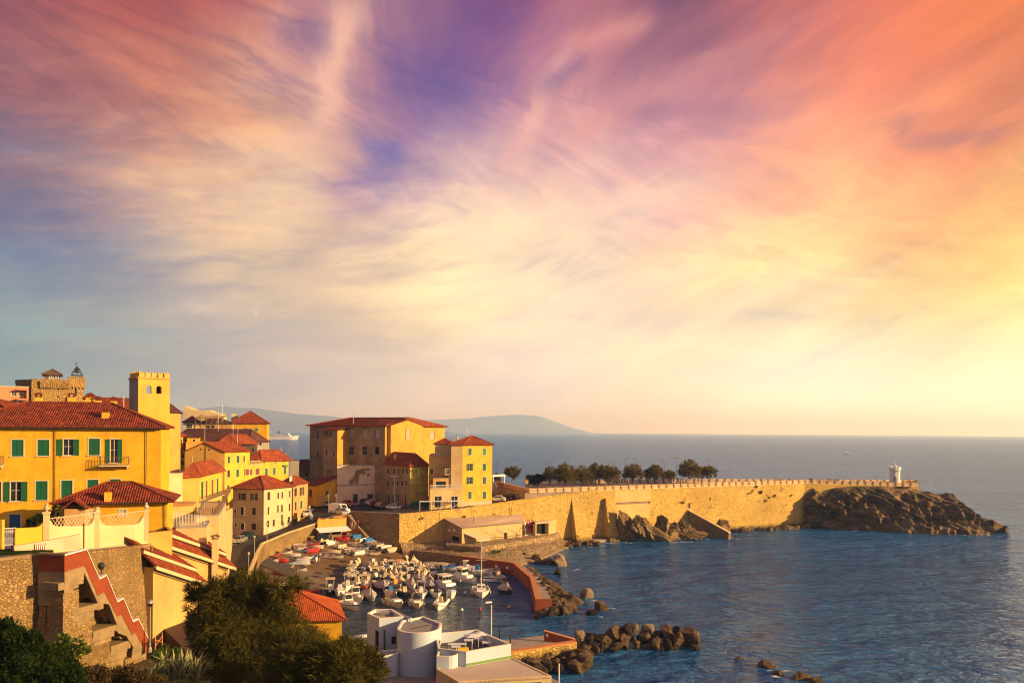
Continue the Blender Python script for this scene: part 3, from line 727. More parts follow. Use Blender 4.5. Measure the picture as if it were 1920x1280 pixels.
# ---------------------------------------------------------------- boats (bow toward +X, waterline z=0)
def hull_mesh(L,Wd,h,flare=1.12,n=9,bow=.40,deck=.22,tr=.86):
    mb=MB(); st=[]
    for i in range(n+1):
        t=i/n; x=-L/2+L*t
        b=Wd/2*(tr+(1-tr)*min(1,t/.35)) if t<.35 else Wd/2*(1-((t-.35)/.65)**2.4)
        b=max(b,.02); z=h*(1+bow*t*t); rake=.0 if t<.7 else (t-.7)*.9*h
        st.append((x,b,z,rake))
    rows=[]
    for x,b,z,rk in st: rows.append([Vector((x+rk,b*flare,z)),Vector((x+rk*.5,b,z*.45)),Vector((x,b*.7,-.1)),Vector((x,0,-.25)),Vector((x,-b*.7,-.1)),Vector((x+rk*.5,-b,z*.45)),Vector((x+rk,-b*flare,z))])
    for A,B in zip(rows,rows[1:]):
        for k in range(6): mb.poly([A[k],B[k],B[k+1],A[k+1]])
    mb.poly(rows[0])
    dk=MB()
    ins=[(Vector((A[0].x,A[0].y*.86,A[0].z)),Vector((A[0].x,A[6].y*.86,A[6].z))) for A in rows]
    for (A,B),(a,b),(c,d) in zip(zip(rows,rows[1:]),ins,ins[1:]):      # gunwale then sunk deck
        mb.poly([A[0],B[0],c,a]); mb.poly([B[6],A[6],b,d])
    for (a,b),(c,d) in zip(ins,ins[1:]):
        dz=Vector((0,0,deck)); dk.poly([a-dz,c-dz,d-dz,b-dz]); dk.poly([a,c,c-dz,a-dz]); dk.poly([d,b,b-dz,d-dz])
    a,b=ins[0]; dk.poly([a,b,b-dz,a-dz]); mb.poly([rows[0][0],a,b,rows[0][6]])
    return mb,dk,st
def motor(root,x,h,mat=None):
    mb=MB(); mb.box((x-.22,0,h+.32),(.42,.34,.42),0,.75); mb.box((x-.25,0,h-.15),(.16,.12,.7)); mb.build('outboard_motor',mat or BLACKR,root)
def fenders(root,L,Wd,h):
    for x in (-L*.2,L*.12):
        for s in (-1,1):
            MB().lathe([(.02,h*.15),(.1,h*.25),(.12,h*.5),(.1,h*.75),(.02,h*.9)],(x,s*(Wd/2+.14),0),6).build('fender',FRAMEW,root)
def make_boat(kind,L=5.2,Wd=2.1,h=.75,hull=HULLW,cover=CLOTHC,stripe=None,deck=DECKW):
    root=empty('boat',(0,0,0)); mb,dk,st=hull_mesh(L,Wd,h)
    hl=mb.build('hull',hull,root,False); dk.build('deck',deck,root)
    if stripe:
        m2=MB()
        for s in (1,-1):
            for A,B in zip(st,st[1:]):
                f=lambda q,zz:Vector((q[0]+q[3]*.8,s*(q[1]*1.095+.012),q[2]*zz)); m2.poly([f(A,.80),f(B,.80),f(B,.95),f(A,.95)])
        m2.build('stripe',stripe,root)
    if kind=='cabin':
        c=MB(); w=Wd*.68; x0,x1=-L*.06,L*.36
        c.hexa([Vector((x0,-w/2,h-.2)),Vector((x1,-w*.22,h+.1)),Vector((x1,w*.22,h+.1)),Vector((x0,w/2,h-.2)),Vector((x0,-w*.42,h+.55)),Vector((x1*.86,-w*.16,h+.38)),Vector((x1*.86,w*.16,h+.38)),Vector((x0,w*.42,h+.55))])
        c.hexa([Vector((-L*.16,-w/2,h+.5)),Vector((x0+.3,-w*.46,h+.5)),Vector((x0+.3,w*.46,h+.5)),Vector((-L*.16,w/2,h+.5)),Vector((-L*.16,-w*.44,h+1.35)),Vector((x0-.1,-w*.40,h+1.35)),Vector((x0-.1,w*.40,h+1.35)),Vector((-L*.16,w*.44,h+1.35))])
        c.box((-L*.11,0,h+1.40),(L*.22,w*1.02,.08)); cb=c.build('cabin',HULLW,root)
        g=MB(); a=Vector((x0+.315,-w*.38,h+.66)); b=Vector((x0+.315,w*.38,h+.66)); t=Vector((-.32,0,.58)); g.poly([a,b,b+t,a+t]); g.build('windscreen',GLASS,cb)
        m=MB(); 
        for s in (1,-1): m.tube([(x1*.6,s*w*.42,h+.1),(x1*.62,s*w*.42,h+.6),(L*.47,s*.2,h+.75),(L*.5,0,h+.75)],.02,4)
        m.build('rail',GALV,root); motor(root,-L/2,h)
    if kind=='wheelhouse':
        c=MB(); w=Wd*.62; c.box((-L*.02,0,h+.25),(L*.62,w*1.15,.7),0,.9); c.box((-L*.05,0,h+1.15),(L*.26,w,1.2),0,.86); c.box((-L*.05,0,h+1.8),(L*.34,w*1.1,.1)); cb=c.build('cabin',HULLW,root)
        for y in (-.31,0,.31):
            g=MB(); x=L*.077; g.poly([(x+.06,(y-.12)*w,h+.95),(x+.06,(y+.12)*w,h+.95),(x+.0,(y+.12)*w,h+1.55),(x+.0,(y-.12)*w,h+1.55)]); g.build('windscreen',GLASS,cb)
        for s in (1,-1):
            g=MB(); g.poly([(-L*.13,s*(w*.475),h+.95),(L*.04,s*(w*.475),h+.95),(L*.03,s*(w*.455),h+1.5),(-L*.12,s*(w*.455),h+1.5)]); g.build('side_window',GLASS,cb)
        m=MB()
        for s in (1,-1): m.tube([(0,s*Wd*.46,h+.55),(L*.25,s*Wd*.4,h+.75),(L*.52,0,h+.95)],.02,4)
        m.tube([(-L*.1,0,h+1.8),(-L*.1,0,h+2.9)],.025,4); m.build('rail',GALV,root); fenders(root,L,Wd,h)
    if kind in('console','ttop','box'):
        c=MB(); c.box((-L*.05,0,h+.2),(.9,.75,1.25 if kind!='box' else 1.5),0,.8); 
        c.build('console_cover' if kind!='ttop' else 'console',cover if kind!='ttop' else HULLW,root)
        if kind=='ttop':
            m=MB()
            for sx in (-.45,.4):
                for s in (-1,1): m.tube([(-L*.05+sx,s*.55,h-.1),(-L*.05+sx,s*.6,h+1.75)],.03,4)
            m.build('frame',GALV,root); MB().box((-L*.05,0,h+1.8),(1.6,1.6,.09)).build('canopy',cover,root)
        else:
            MB().box((-L*.32,0,h+.02),(.5,Wd*.7,.3)).build('seat',HULLW,root)
        motor(root,-L/2,h); 
    if kind=='sprayhood':
        c=MB(); w=Wd*.74; c.box((L*.12,0,h+.12),(L*.42,w,.55),0,.78); cb=c.build('cabin',HULLW,root)
        g=MB(); g.poly([(L*.06,-w*.4,h+.42),(L*.06,w*.4,h+.42),(-.05,w*.38,h+.95),(-.05,-w*.38,h+.95)]); g.build('windscreen',GLASS,cb)
        t=MB(); 
        for a0,a1 in zip(range(0,180,30),range(30,210,30)):
            p=lambda a,x:Vector((x,math.cos(R(a))*w*.48,h+.35+math.sin(R(a))*1.05)); t.poly([p(a0,-.1),p(a1,-.1),p(a1,-L*.3),p(a0,-L*.3)])
        t.build('spray_hood',cover,root); motor(root,-L/2,h); fenders(root,L,Wd,h)
    if kind=='tarp':
        t=MB(); ap=Vector((-L*.02,0,h+1.5)); ap2=Vector((L*.12,0,h+1.25)); ring=[]
        for A in st[::2]: ring.append(Vector((A[0]+A[3],A[1]*1.16,A[2]*.92)))
        low=ring+[Vector((q.x,-q.y,q.z)) for q in ring[::-1]]
        mid=[(q*.42+(ap if q.x<L*.05 else ap2)*.58)-Vector((0,0,.22)) for q in low]
        for i in range(len(low)):
            j=(i+1)%len(low); t.poly([low[i],low[j],mid[j],mid[i]]); t.poly([mid[i],mid[j],ap2 if low[i].x>L*.05 else ap])
            t.poly([low[i],low[j],low[j]*1.0-Vector((0,0,.25)),low[i]-Vector((0,0,.25))])
        t.build('tarpaulin',cover,root)
    if kind=='flatcover':
        t=MB(); ring=[Vector((A[0]+A[3],A[1]*1.15,A[2]+.01)) for A in st]; sp=[Vector((q.x,0,q.z+.34*(1-abs(q.x/L*1.7)**2))) for q in ring]
        for a,b,c,d in zip(ring,ring[1:],sp,sp[1:]):
            t.poly([a,b,d,c]); m=lambda q:Vector((q.x,-q.y,q.z)); t.poly([m(b),m(a),c,d])
        t.build('cover',cover,root); motor(root,-L/2,h*.8)
    if kind=='open':
        for x in (-L*.28,L*.02,L*.26):
            wd=Wd*.86*(1 if x<L*.1 else .72); MB().box((x,0,h-.06),(.28,wd,.05)).build('thwart',WOODB,root)
    if kind=='rib':
        t=MB()
        for s in (1,-1): t.tube([(-L/2-.2,s*Wd*.46,h*.9),(0,s*Wd*.48,h*.92),(L*.25,s*Wd*.42,h),(L*.43,s*Wd*.2,h*1.2),(L*.5,0,h*1.3)],.27,8)
        t.build('tube',cover,root); MB().box((-L*.05,0,h+.35),(.8,.7,1.1),0,.8).build('console',CLOTHC,root)
        m=MB(); 
        for s in(-1,1): m.tube([(-L*.38,s*Wd*.36,h),(-L*.42,s*Wd*.36,h+1.3)],.03,4)
        m.tube([(-L*.42,-Wd*.36,h+1.3),(-L*.42,Wd*.36,h+1.3)],.03,4); m.build('frame',GALV,root); motor(root,-L/2,h)
    if kind=='sail':
        c=MB(); c.box((0,0,h+.12),(L*.5,Wd*.62,.6),0,.85); c.box((-L*.02,0,h+.62),(L*.26,Wd*.55,.5),0,.85); cb=c.build('cabin',HULLW,root)
        for y in (-.27,0,.27): MB().poly([(L*.108,(y-.1)*Wd*.55,h+.5),(L*.108,(y+.1)*Wd*.55,h+.5),(L*.10,(y+.1)*Wd*.55,h+.8),(L*.10,(y-.1)*Wd*.55,h+.8)]).build('windscreen',GLASS,cb)
        MB().tube([(L*.1,0,h+.3),(L*.1,0,h+8.6)],.085,8,.055).build('mast',FRAMEW,root)
        MB().tube([(L*.1,-.9,h+5.2),(L*.1,.9,h+5.2)],.03,4).build('spreader',FRAMEW,root)
        MB().tube([(L*.1,0,h+1.5),(-L*.38,0,h+1.4)],.11,6).build('boom',CLOTHC,root)
        m=MB()
        for p in ((L*.52,0,h*1.3),(-L*.5,0,h),(L*.05,.9,h),(L*.05,-.9,h)): m.tube([(L*.1,0,h+8.5),p],.012,3)
        for s in (1,-1): m.tube([(-L*.48,s*Wd*.42,h+.6),(L*.2,s*Wd*.44,h+.6),(L*.52,0,h+.9)],.018,4)
        m.build('rigging',GALV,root); fenders(root,L,Wd,h)
    return root

# ---------------------------------------------------------------- cars
def make_car(name,kind,paint):
    root=empty(name,(0,0,0)); van=kind=='van'
    L,Wd=(4.9,1.95) if van else (4.1,1.72)
    if van: low=[(-2.45,.3),(2.4,.3),(2.45,.75),(2.25,1.05),(1.75,1.2),(1.15,2.1),(.9,2.2),(-2.35,2.2),(-2.45,2.0)]
    else:   low=[(-2.05,.28),(2.0,.28),(2.05,.6),(1.9,.82),(1.0,.95),(-1.6,1.0),(-2.0,.92)]
    mb=MB(); P0=[Vector((x,-Wd/2,z)) for x,z in low]; mb.prism(P0,(0,Wd,0))
    if not van:
        a=[(1.05,.93),(.35,1.42),(-1.0,1.46),(-1.75,.97)]; w0,w1=Wd/2-.04,Wd/2-.22
        bt=[Vector((a[0][0],-w0,a[0][1])),Vector((a[0][0],w0,a[0][1])),Vector((a[3][0],w0,a[3][1])),Vector((a[3][0],-w0,a[3][1]))]
        tp=[Vector((a[1][0],-w1,a[1][1])),Vector((a[1][0],w1,a[1][1])),Vector((a[2][0],w1,a[2][1])),Vector((a[2][0],-w1,a[2][1]))]
        mb.hexa(bt+tp)
    body=mb.build('body',paint,root)
    def quad(nm,p,mat,o=.012):
        p=[Vector(q) for q in p]; nn=(p[1]-p[0]).cross(p[2]-p[0]).normalized()*o; m2=MB(); m2.prism([q-nn for q in p],nn*2); return m2.build(nm,mat,root)
    if van:
        quad('windscreen',[(1.77,-.8,1.24),(1.77,.8,1.24),(1.19,.72,2.04),(1.19,-.72,2.04)],GLASS)
        for s in (1,-1): quad('side_window',[(1.5,s*.976,1.25),(.75,s*.976,1.25),(.75,s*.976,1.85),(1.15,s*.976,1.85)],GLASS)
    else:
        quad('windscreen',[(1.02,-.66,.99),(1.02,.66,.99),(.42,.54,1.38),(.42,-.54,1.38)],GLASS)
        quad('rear_window',[(-1.70,.64,1.03),(-1.70,-.64,1.03),(-1.08,-.52,1.41),(-1.08,.52,1.41)],GLASS)
        for s in (1,-1):
            quad('side_window',[(.82,s*.80,1.0),(-.32,s*.80,1.0),(-.32,s*.67,1.36),(.33,s*.67,1.36)],GLASS)
            quad('side_window',[(-.40,s*.80,1.0),(-1.45,s*.80,1.0),(-1.0,s*.67,1.36),(-.40,s*.67,1.36)],GLASS)
    fx,bx=(1.5,-1.5) if van else (1.25,-1.28)
    for x in (fx,bx):
        for s in (1,-1):
            m=MB(); r=.32
            prof=[(r*.6,-.1),(r,-.09),(r,.09),(r*.6,.1)]
            rings=[[Vector((x+math.cos(2*math.pi*k/14)*q,s*(Wd/2-.06)+yy,r+math.sin(2*math.pi*k/14)*q)) for k in range(14)] for q,yy in prof]
            for A,B in zip(rings,rings[1:]):
                for k in range(14): m.poly([A[k],A[(k+1)%14],B[(k+1)%14],B[k]])
            wh=m.build('wheel',BLACKR,root); m=MB(); m.poly(rings[0]); m.poly(rings[3]); m.build('rim',GALV,wh)
    for s in (1,-1):
        hx,hz=(2.40,.9) if van else (2.0,.72)
        MB().box((hx,s*(Wd/2-.3),hz),(.14,.36,.16)).build('headlight',GLASSL,root)
        MB().box((-L/2-.0,s*(Wd/2-.14),hz+.1),(.08,.2,.26)).build('tail_light',RED,root)
        MB().box((.75 if not van else 1.35,s*(Wd/2+.08),1.0 if not van else 1.25),(.12,.16,.12)).build('mirror',BLACKR,root)
    MB().box((L/2+.0 if not van else 2.46,0,.42),(.06,.52,.12)).build('number_plate',FRAMEW,root)
    return root

# ---------------------------------------------------------------- people: one skinned body, a few poses
SKIN=P('skin',(.42,.24,.16),.6,var=.05); HAIR=P('dark hair',(.03,.02,.015),.8)
SHIRT=P('shirt cloth',(.08,.08,.10),.9); TROUS=P('trouser cloth',(.035,.04,.06),.9); SHOE=P('shoe leather',(.03,.025,.02),.7)
CLOTH=[P('cloth %s'%n_,c_,.9) for n_,c_ in (('black',(.02,.02,.022)),('navy',(.03,.04,.10)),('white',(.65,.62,.58)),('red',(.45,.05,.04)),('blue',(.08,.16,.32)),('grey',(.2,.2,.2)),('tan',(.4,.28,.16)),('pink',(.55,.22,.24)))]
def person_mesh(stride,arm,seed):
    V=[(0,0,.93),(0,0,1.15),(0,0,1.40),(0,.0,1.50),(0,.01,1.60),(0,.015,1.70)]; E=[(0,1),(1,2),(2,3),(3,4),(4,5)]; Rr=[(.15,.11),(.15,.10),(.16,.10),(.055,.055),(.085,.10),(.075,.085)]
    def add(p,r,prev): V.append(p); Rr.append(r); E.append((prev,len(V)-1)); return len(V)-1
    for s in (1,-1):
        k=stride*s
        a=add((s*.10,0,.85),(.095,.10),0); b=add((s*.10,k*.55,.48),(.065,.07),a); c=add((s*.10,k*.75-abs(stride)*.15,.10),(.045,.05),b); add((s*.10,k*.75+.15-abs(stride)*.1,.045),(.045,.035),c)
        a=add((s*.19,0,1.40),(.06,.06),2); b=add((s*.25,-k*.3,1.14),(.042,.042),a); c=add((s*.24,-k*.5+arm,.92),(.034,.034),b); d=add((s*.235,-k*.55+arm*1.2,.80),(.032,.022),c)
    me=bpy.data.meshes.new('tmp'); me.from_pydata(V,E,[]); o=bpy.data.objects.new('tmp',me); COL.objects.link(o)
    m=o.modifiers.new('s','SKIN'); me.skin_vertices[0].data.foreach_set('radius',[x for r in Rr for x in r]); me.skin_vertices[0].data[0].use_root=True
    o.modifiers.new('d','SUBSURF').levels=1
    dg=bpy.context.evaluated_depsgraph_get(); out=bpy.data.meshes.new_from_object(o.evaluated_get(dg)); out.name='person'
    bpy.data.objects.remove(o); bpy.data.meshes.remove(me); out.materials.clear()
    for q in (SHIRT,TROUS,SKIN,HAIR,SHOE): out.materials.append(q)
    for pl in out.polygons:
        c=pl.center; 
        if c.z>1.52: pl.material_index=3 if (c.z>1.66 or c.y<-.02) else 2
        elif c.z>.95 and abs(c.x)<.31: pl.material_index=0
        elif abs(c.x)>.19 and c.z>.72: pl.material_index=2
        elif c.z>.10: pl.material_index=1
        else: pl.material_index=4
        pl.use_smooth=True
    return out
PERSON=[person_mesh(0,.02,1),person_mesh(.38,.05,2),person_mesh(.22,.18,3)]
def person(p,label,group,rz=None,k=None,top=None,bot=None,sc=None):
    o=bpy.data.objects.new('person',PERSON[k if k is not None else random.randrange(3)]); COL.objects.link(o); o.location=p
    o.rotation_euler=(0,0,random.random()*6.28 if rz is None else rz); s=sc or .94+.1*random.random(); o.scale=(s,s,s)
    for i,mm in ((0,top or random.choice(CLOTH)),(1,bot or random.choice(CLOTH[:2]+CLOTH[4:7]))):
        o.material_slots[i].link='OBJECT'; o.material_slots[i].material=mm
    return tag(o,label,'person',group)
def lamp_post(name,p,h,label,arms=((1,0),),group=None,globe=False,mat=None):
    root=empty(name,p,label,'street lamp',group); m=mat or IRON
    MB().tube([Vector(p),Vector(p)+Vector((0,0,h))],.07 if not globe else .06,8,.045).build('pole',m,root)
    MB().lathe([(.16,0),(.15,.25),(.09,.5),(.08,.9)],p,8).build('base',m,root)
    for ax,ay in arms:
        q=Vector(p)+Vector((0,0,h)); e=q+Vector((ax,ay,.25)); MB().tube([q,q+Vector((ax*.4,ay*.4,.2)),e],.035,5).build('arm',m,root)
        MB().lathe([(.05,.12),(.16,.06),(.22,-.04),(.16,-.07)],e,8).build('lamp_head',m,root)
    if globe:
        q=Vector(p)+Vector((0,0,h)); MB().lathe([(.09,0),(.22,.16),(.27,.33)],q,10).build('lantern',GLASS,root); MB().lathe([(.30,.335),(.28,.43),(.16,.56),(.03,.62)],q,10).build('lamp_cap',m,root)
    return root
# ================================================================= THE SETTING
SEA_R=20000.0
mb=MB(); k=96
ringp=[Vector((SEA_R*math.sin(2*math.pi*i/k),SEA_R*math.cos(2*math.pi*i/k),0)) for i in range(k)]
for r0,r1 in ((0,400),(400,3000),(3000,SEA_R)):
    for i in range(k):
        a,b=ringp[i]/SEA_R,ringp[(i+1)%k]/SEA_R
        if r0==0: mb.poly([Vector((0,0,0)),b*r1,a*r1])
        else: mb.poly([a*r0,b*r0,b*r1,a*r1])
tag(mb.build('sea',WATER),kind='structure')

def fbm(p,o=5,s=1.0):
    v=0;a=1
    for _ in range(o): v+=a*mnoise.noise(Vector(p)*s); s*=2.07; a*=.5
    return v
HILLM=P('haze-tinted scrub hillside',(.15,.175,.19),.95,sc=.002,var=.4)  # scrub paled toward blue: distance haze put into the base colour
def hills(name,prof,Y,depth,seed):
    pts=[at(x,y,Y) for x,y in prof]; n_=90; vs=[];fs=[]; m_=12
    for i in range(n_+1):
        t=i/n_; x=pts[0].x+(pts[-1].x-pts[0].x)*t
        h=np.interp(x,[p.x for p in pts],[p.z for p in pts])
        for j in range(m_+1):
            q=j/m_*2-1; yy=Y+q*depth; prf=max(0,1-abs(q))**1.1
            zz=h*prf*(1+ (.16*mnoise.noise(Vector((x*.0009,yy*.0012,seed))) if 0<prf<.97 else 0))-(3 if abs(q)>.99 else 0)
            vs.append((x,yy,zz))
    for i in range(n_):
        for j in range(m_): a=i*(m_+1)+j; fs.append((a,a+m_+1,a+m_+2,a+1))
    return tag(meshobj(name,vs,fs,HILLM,smooth=True),kind='structure')
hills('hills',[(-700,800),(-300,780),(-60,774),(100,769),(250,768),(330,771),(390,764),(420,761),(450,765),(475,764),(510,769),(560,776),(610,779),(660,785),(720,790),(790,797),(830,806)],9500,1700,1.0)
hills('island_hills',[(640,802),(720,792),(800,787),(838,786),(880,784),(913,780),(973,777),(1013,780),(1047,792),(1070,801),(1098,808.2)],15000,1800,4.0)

# ---------------------------------------------------------------- plan of the shore
A=Vector((-25.2,180.0)); Cc=gz(1510,985,.3); C=Vector((Cc.x,Cc.y)); SW=Wall(A,C)
TZ=13.0                                           # promenade level
STZ=9.2                                           # street level
SQW=Wall((-37.2,184.2),A)                         # harbour wall of the square, in shade
TIPF=W2(1722,245,915); 
def flat(name,pts,mat,kind='structure',bot=None,label=None):
    """level or sloped sheet from plan points with heights; a solid when bot is given"""
    P_=[Vector(p) for p in pts]; mb=MB()
    for t in tessellate_polygon([[Vector((p.x,p.y,0)) for p in P_]]): mb.poly([P_[i] for i in t])
    if bot is not None:
        for i in range(len(P_)):
            a,b=P_[i],P_[(i+1)%len(P_)]; mb.poly([Vector((a.x,a.y,bot)),Vector((b.x,b.y,bot)),b,a])
    return tag(mb.build(name,mat),kind=kind)
tA=SW.hit(985,930)[0]
def swp(u,o,z): return SW.pt(u,z,o)
bk=[W2(1722,262,915),W2(1345,243,905),W2(985,232,905)]
flat('terrace',[swp(tA,-.3,TZ),swp(SW.L,-.3,TZ),V3(TIPF,12.0),V3(bk[0],12.0),V3(bk[1],TZ),V3(bk[2],TZ)],PAVE,bot=-1)
# street, square and lower road
tH=SW.hit(925,945)[0]
flat('street',[(-33,100,3.2),(-42.1,128,3.6),(-47.3,149,4.2),(-49.2,158,4.6),(-46.8,166,5.6),(-43.3,174.5,6.5),(-38.0,183.4,8.6),tuple(V3(SQW.pt(0,0,-.2),STZ)),tuple(swp(0,-.4,STZ-.1)),tuple(swp(tH*.5,-.4,STZ+.5)),tuple(swp(tH,-.4,STZ+1.3)),tuple(swp(tA+2,-.4,STZ+1.8)),(4,240,STZ+1.8),(-30,240,STZ),(-52,215,STZ-.3),(-49.3,200,8.3),(-49.3,191.7,7.3),(-50,181.4,6.3),(-54,173,5.2),(-60,171,5.4),(-57.2,162.6,4.8),(-47.8,134,3.8),(-42,105,3.2)],ASPH)
# rising ground of the old town behind the houses
def town_h(x,y):
    f=max(0,min(1,(y-100)/22)); t=max(0,min(1,(-47-15*f-x)/45)); return 8.6*(1-f)+2.0*f+(12+4*f)*t*t*(3-2*t)
vs=[];fs=[];nx,ny=34,34
for i in range(nx+1):
    for j in range(ny+1):
        x=-210+163*i/nx; y=60+185*j/ny; e=min(1,(245-y)/30); zz=town_h(x,y)*e-1*(1-e); vs.append((x,y,zz))
for i in range(nx):
    for j in range(ny): a=i*(ny+1)+j; fs.append((a,a+ny+1,a+ny+2,a+1))
tag(meshobj('town_hillside',vs,fs,SOIL),kind='structure')
# beach
def beach_h(x,y):
    d=(x+33.9)*-.74+(y-164)*.67; e=-35-x
    h=max(.22*d+.25*max(0,d-8) if d>0 else .08*d, .14*e if e>0 else .08*e)
    return max(-1.5,min(5.2,h))
vs=[];fs=[];nx,ny=44,60
for i in range(nx+1):
    for j in range(ny+1):
        x=-64+44*i/nx; y=112+84*j/ny; vs.append((x,y,beach_h(x,y)+.10*fbm((x*.35,y*.35,2),4)))
for i in range(nx):
    for j in range(ny): a=i*(ny+1)+j; fs.append((a,a+ny+1,a+ny+2,a+1))
tag(meshobj('beach',vs,fs,SANDM,smooth=True),kind='structure')
def onbeach(px,py):
    z=1.0
    for _ in range(12):
        p=gz(px,py,z); z=.5*z+.5*beach_h(p.x,p.y)
    return gz(px,py,z)
# concrete slipway
sp=[gz(500,1082,1.3),gz(540,1062,1.5),gz(622,1070,.25),gz(606,1105,.12),gz(545,1104,.6)]
flat('slipway',[tuple(p) for p in sp],SLIP,bot=-1)

# ---------------------------------------------------------------- sea wall
swroot=empty('sea_wall',tuple(swp(0,0,0)),'long golden stone sea wall below the promenade with two sloping buttresses','wall')
prof=[(0,9.0)]+[SW.hit(px,py) for px,py in ((866,954.5),(923,946),(990,936),(1042,929.6),(1117,918.8))]
uM=prof[-1][0]; mb=MB()
for (u0,z0),(u1,z1) in zip(prof,prof[1:]):
    n_=max(1,int((u1-u0)/3))
    for i in range(n_):
        a=u0+(u1-u0)*i/n_; b=u0+(u1-u0)*(i+1)/n_; za=z0+(z1-z0)*i/n_; zb=z0+(z1-z0)*(i+1)/n_
        mb.poly([swp(a,0,-1.5),swp(b,0,-1.5),swp(b,0,zb),swp(a,0,za)]); mb.poly([swp(a,0,za),swp(b,0,zb),swp(b,-.8,zb),swp(a,-.8,za)]); mb.poly([swp(a,-.8,za),swp(b,-.8,zb),swp(b,-.8,zb-3),swp(a,-.8,za-3)])
r1=SW.rect((1152,940.5,1219,944.5)); r2=SW.rect((1288.5,943,1294,952))
w2=Wall(SW.pt(uM,0)[:2],C); sh=lambda r:[r[0]-uM,r[1]-uM,r[2],r[3]]
wallmesh(mb,w2,-1.5,TZ,[sh(r1),sh(r2)],1.0)
mb.poly([swp(uM,0,TZ),swp(SW.L,0,TZ),swp(SW.L,-.8,TZ),swp(uM,-.8,TZ)])
mb.poly([swp(SW.L,0,-1.5),swp(SW.L,-6,-1.5),swp(SW.L,-6,TZ),swp(SW.L,0,TZ)])
mb.build('masonry',STONEW,swroot)
m2=MB()
for r in (r1,r2): m2.poly([SW.pt(r[0],r[2],-.95),SW.pt(r[1],r[2],-.95),SW.pt(r[1],r[3],-.95),SW.pt(r[0],r[3],-.95)])
m2.build('recess_back',DARK,swroot)
def buttress(px,ptop,wid,o1,o0):
    u,z=SW.hit(px,ptop); m=MB()
    a=[SW.pt(u,-1.2,-.05),SW.pt(u,-1.2,o0),SW.pt(u,z*.55,o1+(o0-o1)*.42),SW.pt(u,z,o1),SW.pt(u,z,-.05)]
    m.prism(a,Vector((SW.u.x,SW.u.y,0))*wid); return m.build('buttress',STONEW,swroot)
buttress(1072,936,4.6,.08,3.0); buttress(1132,934,3.0,.9,3.3)
m=MB(); u0=SW.hit(1090,1012)[0]; u1=SW.hit(1182,1010)[0]; bar(m,SW,u0,u1,-1,.7,0,2.2); m.build('plinth',CONCG,swroot)
m=MB(); r=SW.rect((1152,920,1220,939)); bar(m,SW,r[0],r[1],r[2],r[3],.0,.06); r=SW.rect((1153,946,1218,957)); bar(m,SW,r[0],r[1],r[2]-2,r[3],.0,.05); m.build('rendered_panel',plaster('rendered wall patch',(.66,.45,.17),stain=.3),swroot)
m=MB()   # stone coping along the rising street parapet
for (ua,za),(ub,zb) in zip(prof,prof[1:]): m.hexa([swp(ua,.12,za),swp(ub,.12,zb),swp(ub,-.9,zb),swp(ua,-.9,za),swp(ua,.12,za+.22),swp(ub,.12,zb+.22),swp(ub,-.9,zb+.22),swp(ua,-.9,za+.22)])
m.build('coping',STONEW,swroot)
# slanting stair wall against the sea wall
u,z=SW.hit(1295,957); e=gz(1370,1003,1.0); b0=SW.pt(u,0,0); ev=(Vector((e.x,e.y))-Vector((b0.x,b0.y))); 
wr=empty('stair_wall',(b0.x,b0.y,0),'slanting stair wall running down from the sea wall into the water','wall')
nn=Vector((-ev.y,ev.x,0)).normalized()
MB().prism([V3(b0,-1),V3(e,-1),V3(e,1.7),V3(b0,z)],nn*-1.1).build('flank',STONED,wr)
dv=Vector((e.x-b0.x,e.y-b0.y,1.7-z))
MB().obox(V3(b0,z)+nn*.08,dv,nn*-1.3,Vector((0,0,.2))).build('coping',SAND,wr)

# harbour wall of the square and the road wall
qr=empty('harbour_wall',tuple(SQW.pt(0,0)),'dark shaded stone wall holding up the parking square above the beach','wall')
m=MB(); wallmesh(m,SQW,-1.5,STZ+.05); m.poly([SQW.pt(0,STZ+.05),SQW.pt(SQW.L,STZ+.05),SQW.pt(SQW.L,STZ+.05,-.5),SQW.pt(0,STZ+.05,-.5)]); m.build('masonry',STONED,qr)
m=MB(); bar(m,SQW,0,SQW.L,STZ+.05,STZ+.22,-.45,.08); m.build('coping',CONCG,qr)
rw=empty('road_wall',(-47,149,0),'stone retaining wall below the road at the left of the beach','wall')
rp=[(-32.5,100,3.2),(-41.9,128,3.6),(-47.1,149,4.2),(-49,158,4.6),(-46.5,166,5.6),(-43,174.5,6.5),(-37.2,184.2,8.9)]
m=MB(); m2=MB(); m3=MB()
for a,b in zip(rp,rp[1:]):
    w=Wall(a,b); za,zb=a[2]+.9,b[2]+.9; m.hexa([w.pt(0,-1,0),w.pt(w.L,-1,0),w.pt(w.L,-1,-.35),w.pt(0,-1,-.35),w.pt(0,za,0),w.pt(w.L,zb,0),w.pt(w.L,zb,-.35),w.pt(0,za,-.35)])
    m2.hexa([w.pt(0,za,.1),w.pt(w.L,zb,.1),w.pt(w.L,zb,-.45),w.pt(0,za,-.45),w.pt(0,za+.2,.1),w.pt(w.L,zb+.2,.1),w.pt(w.L,zb+.2,-.45),w.pt(0,za+.2,-.45)])
m.build('masonry',STONEN,rw); m2.build('coping',CREAM,rw)

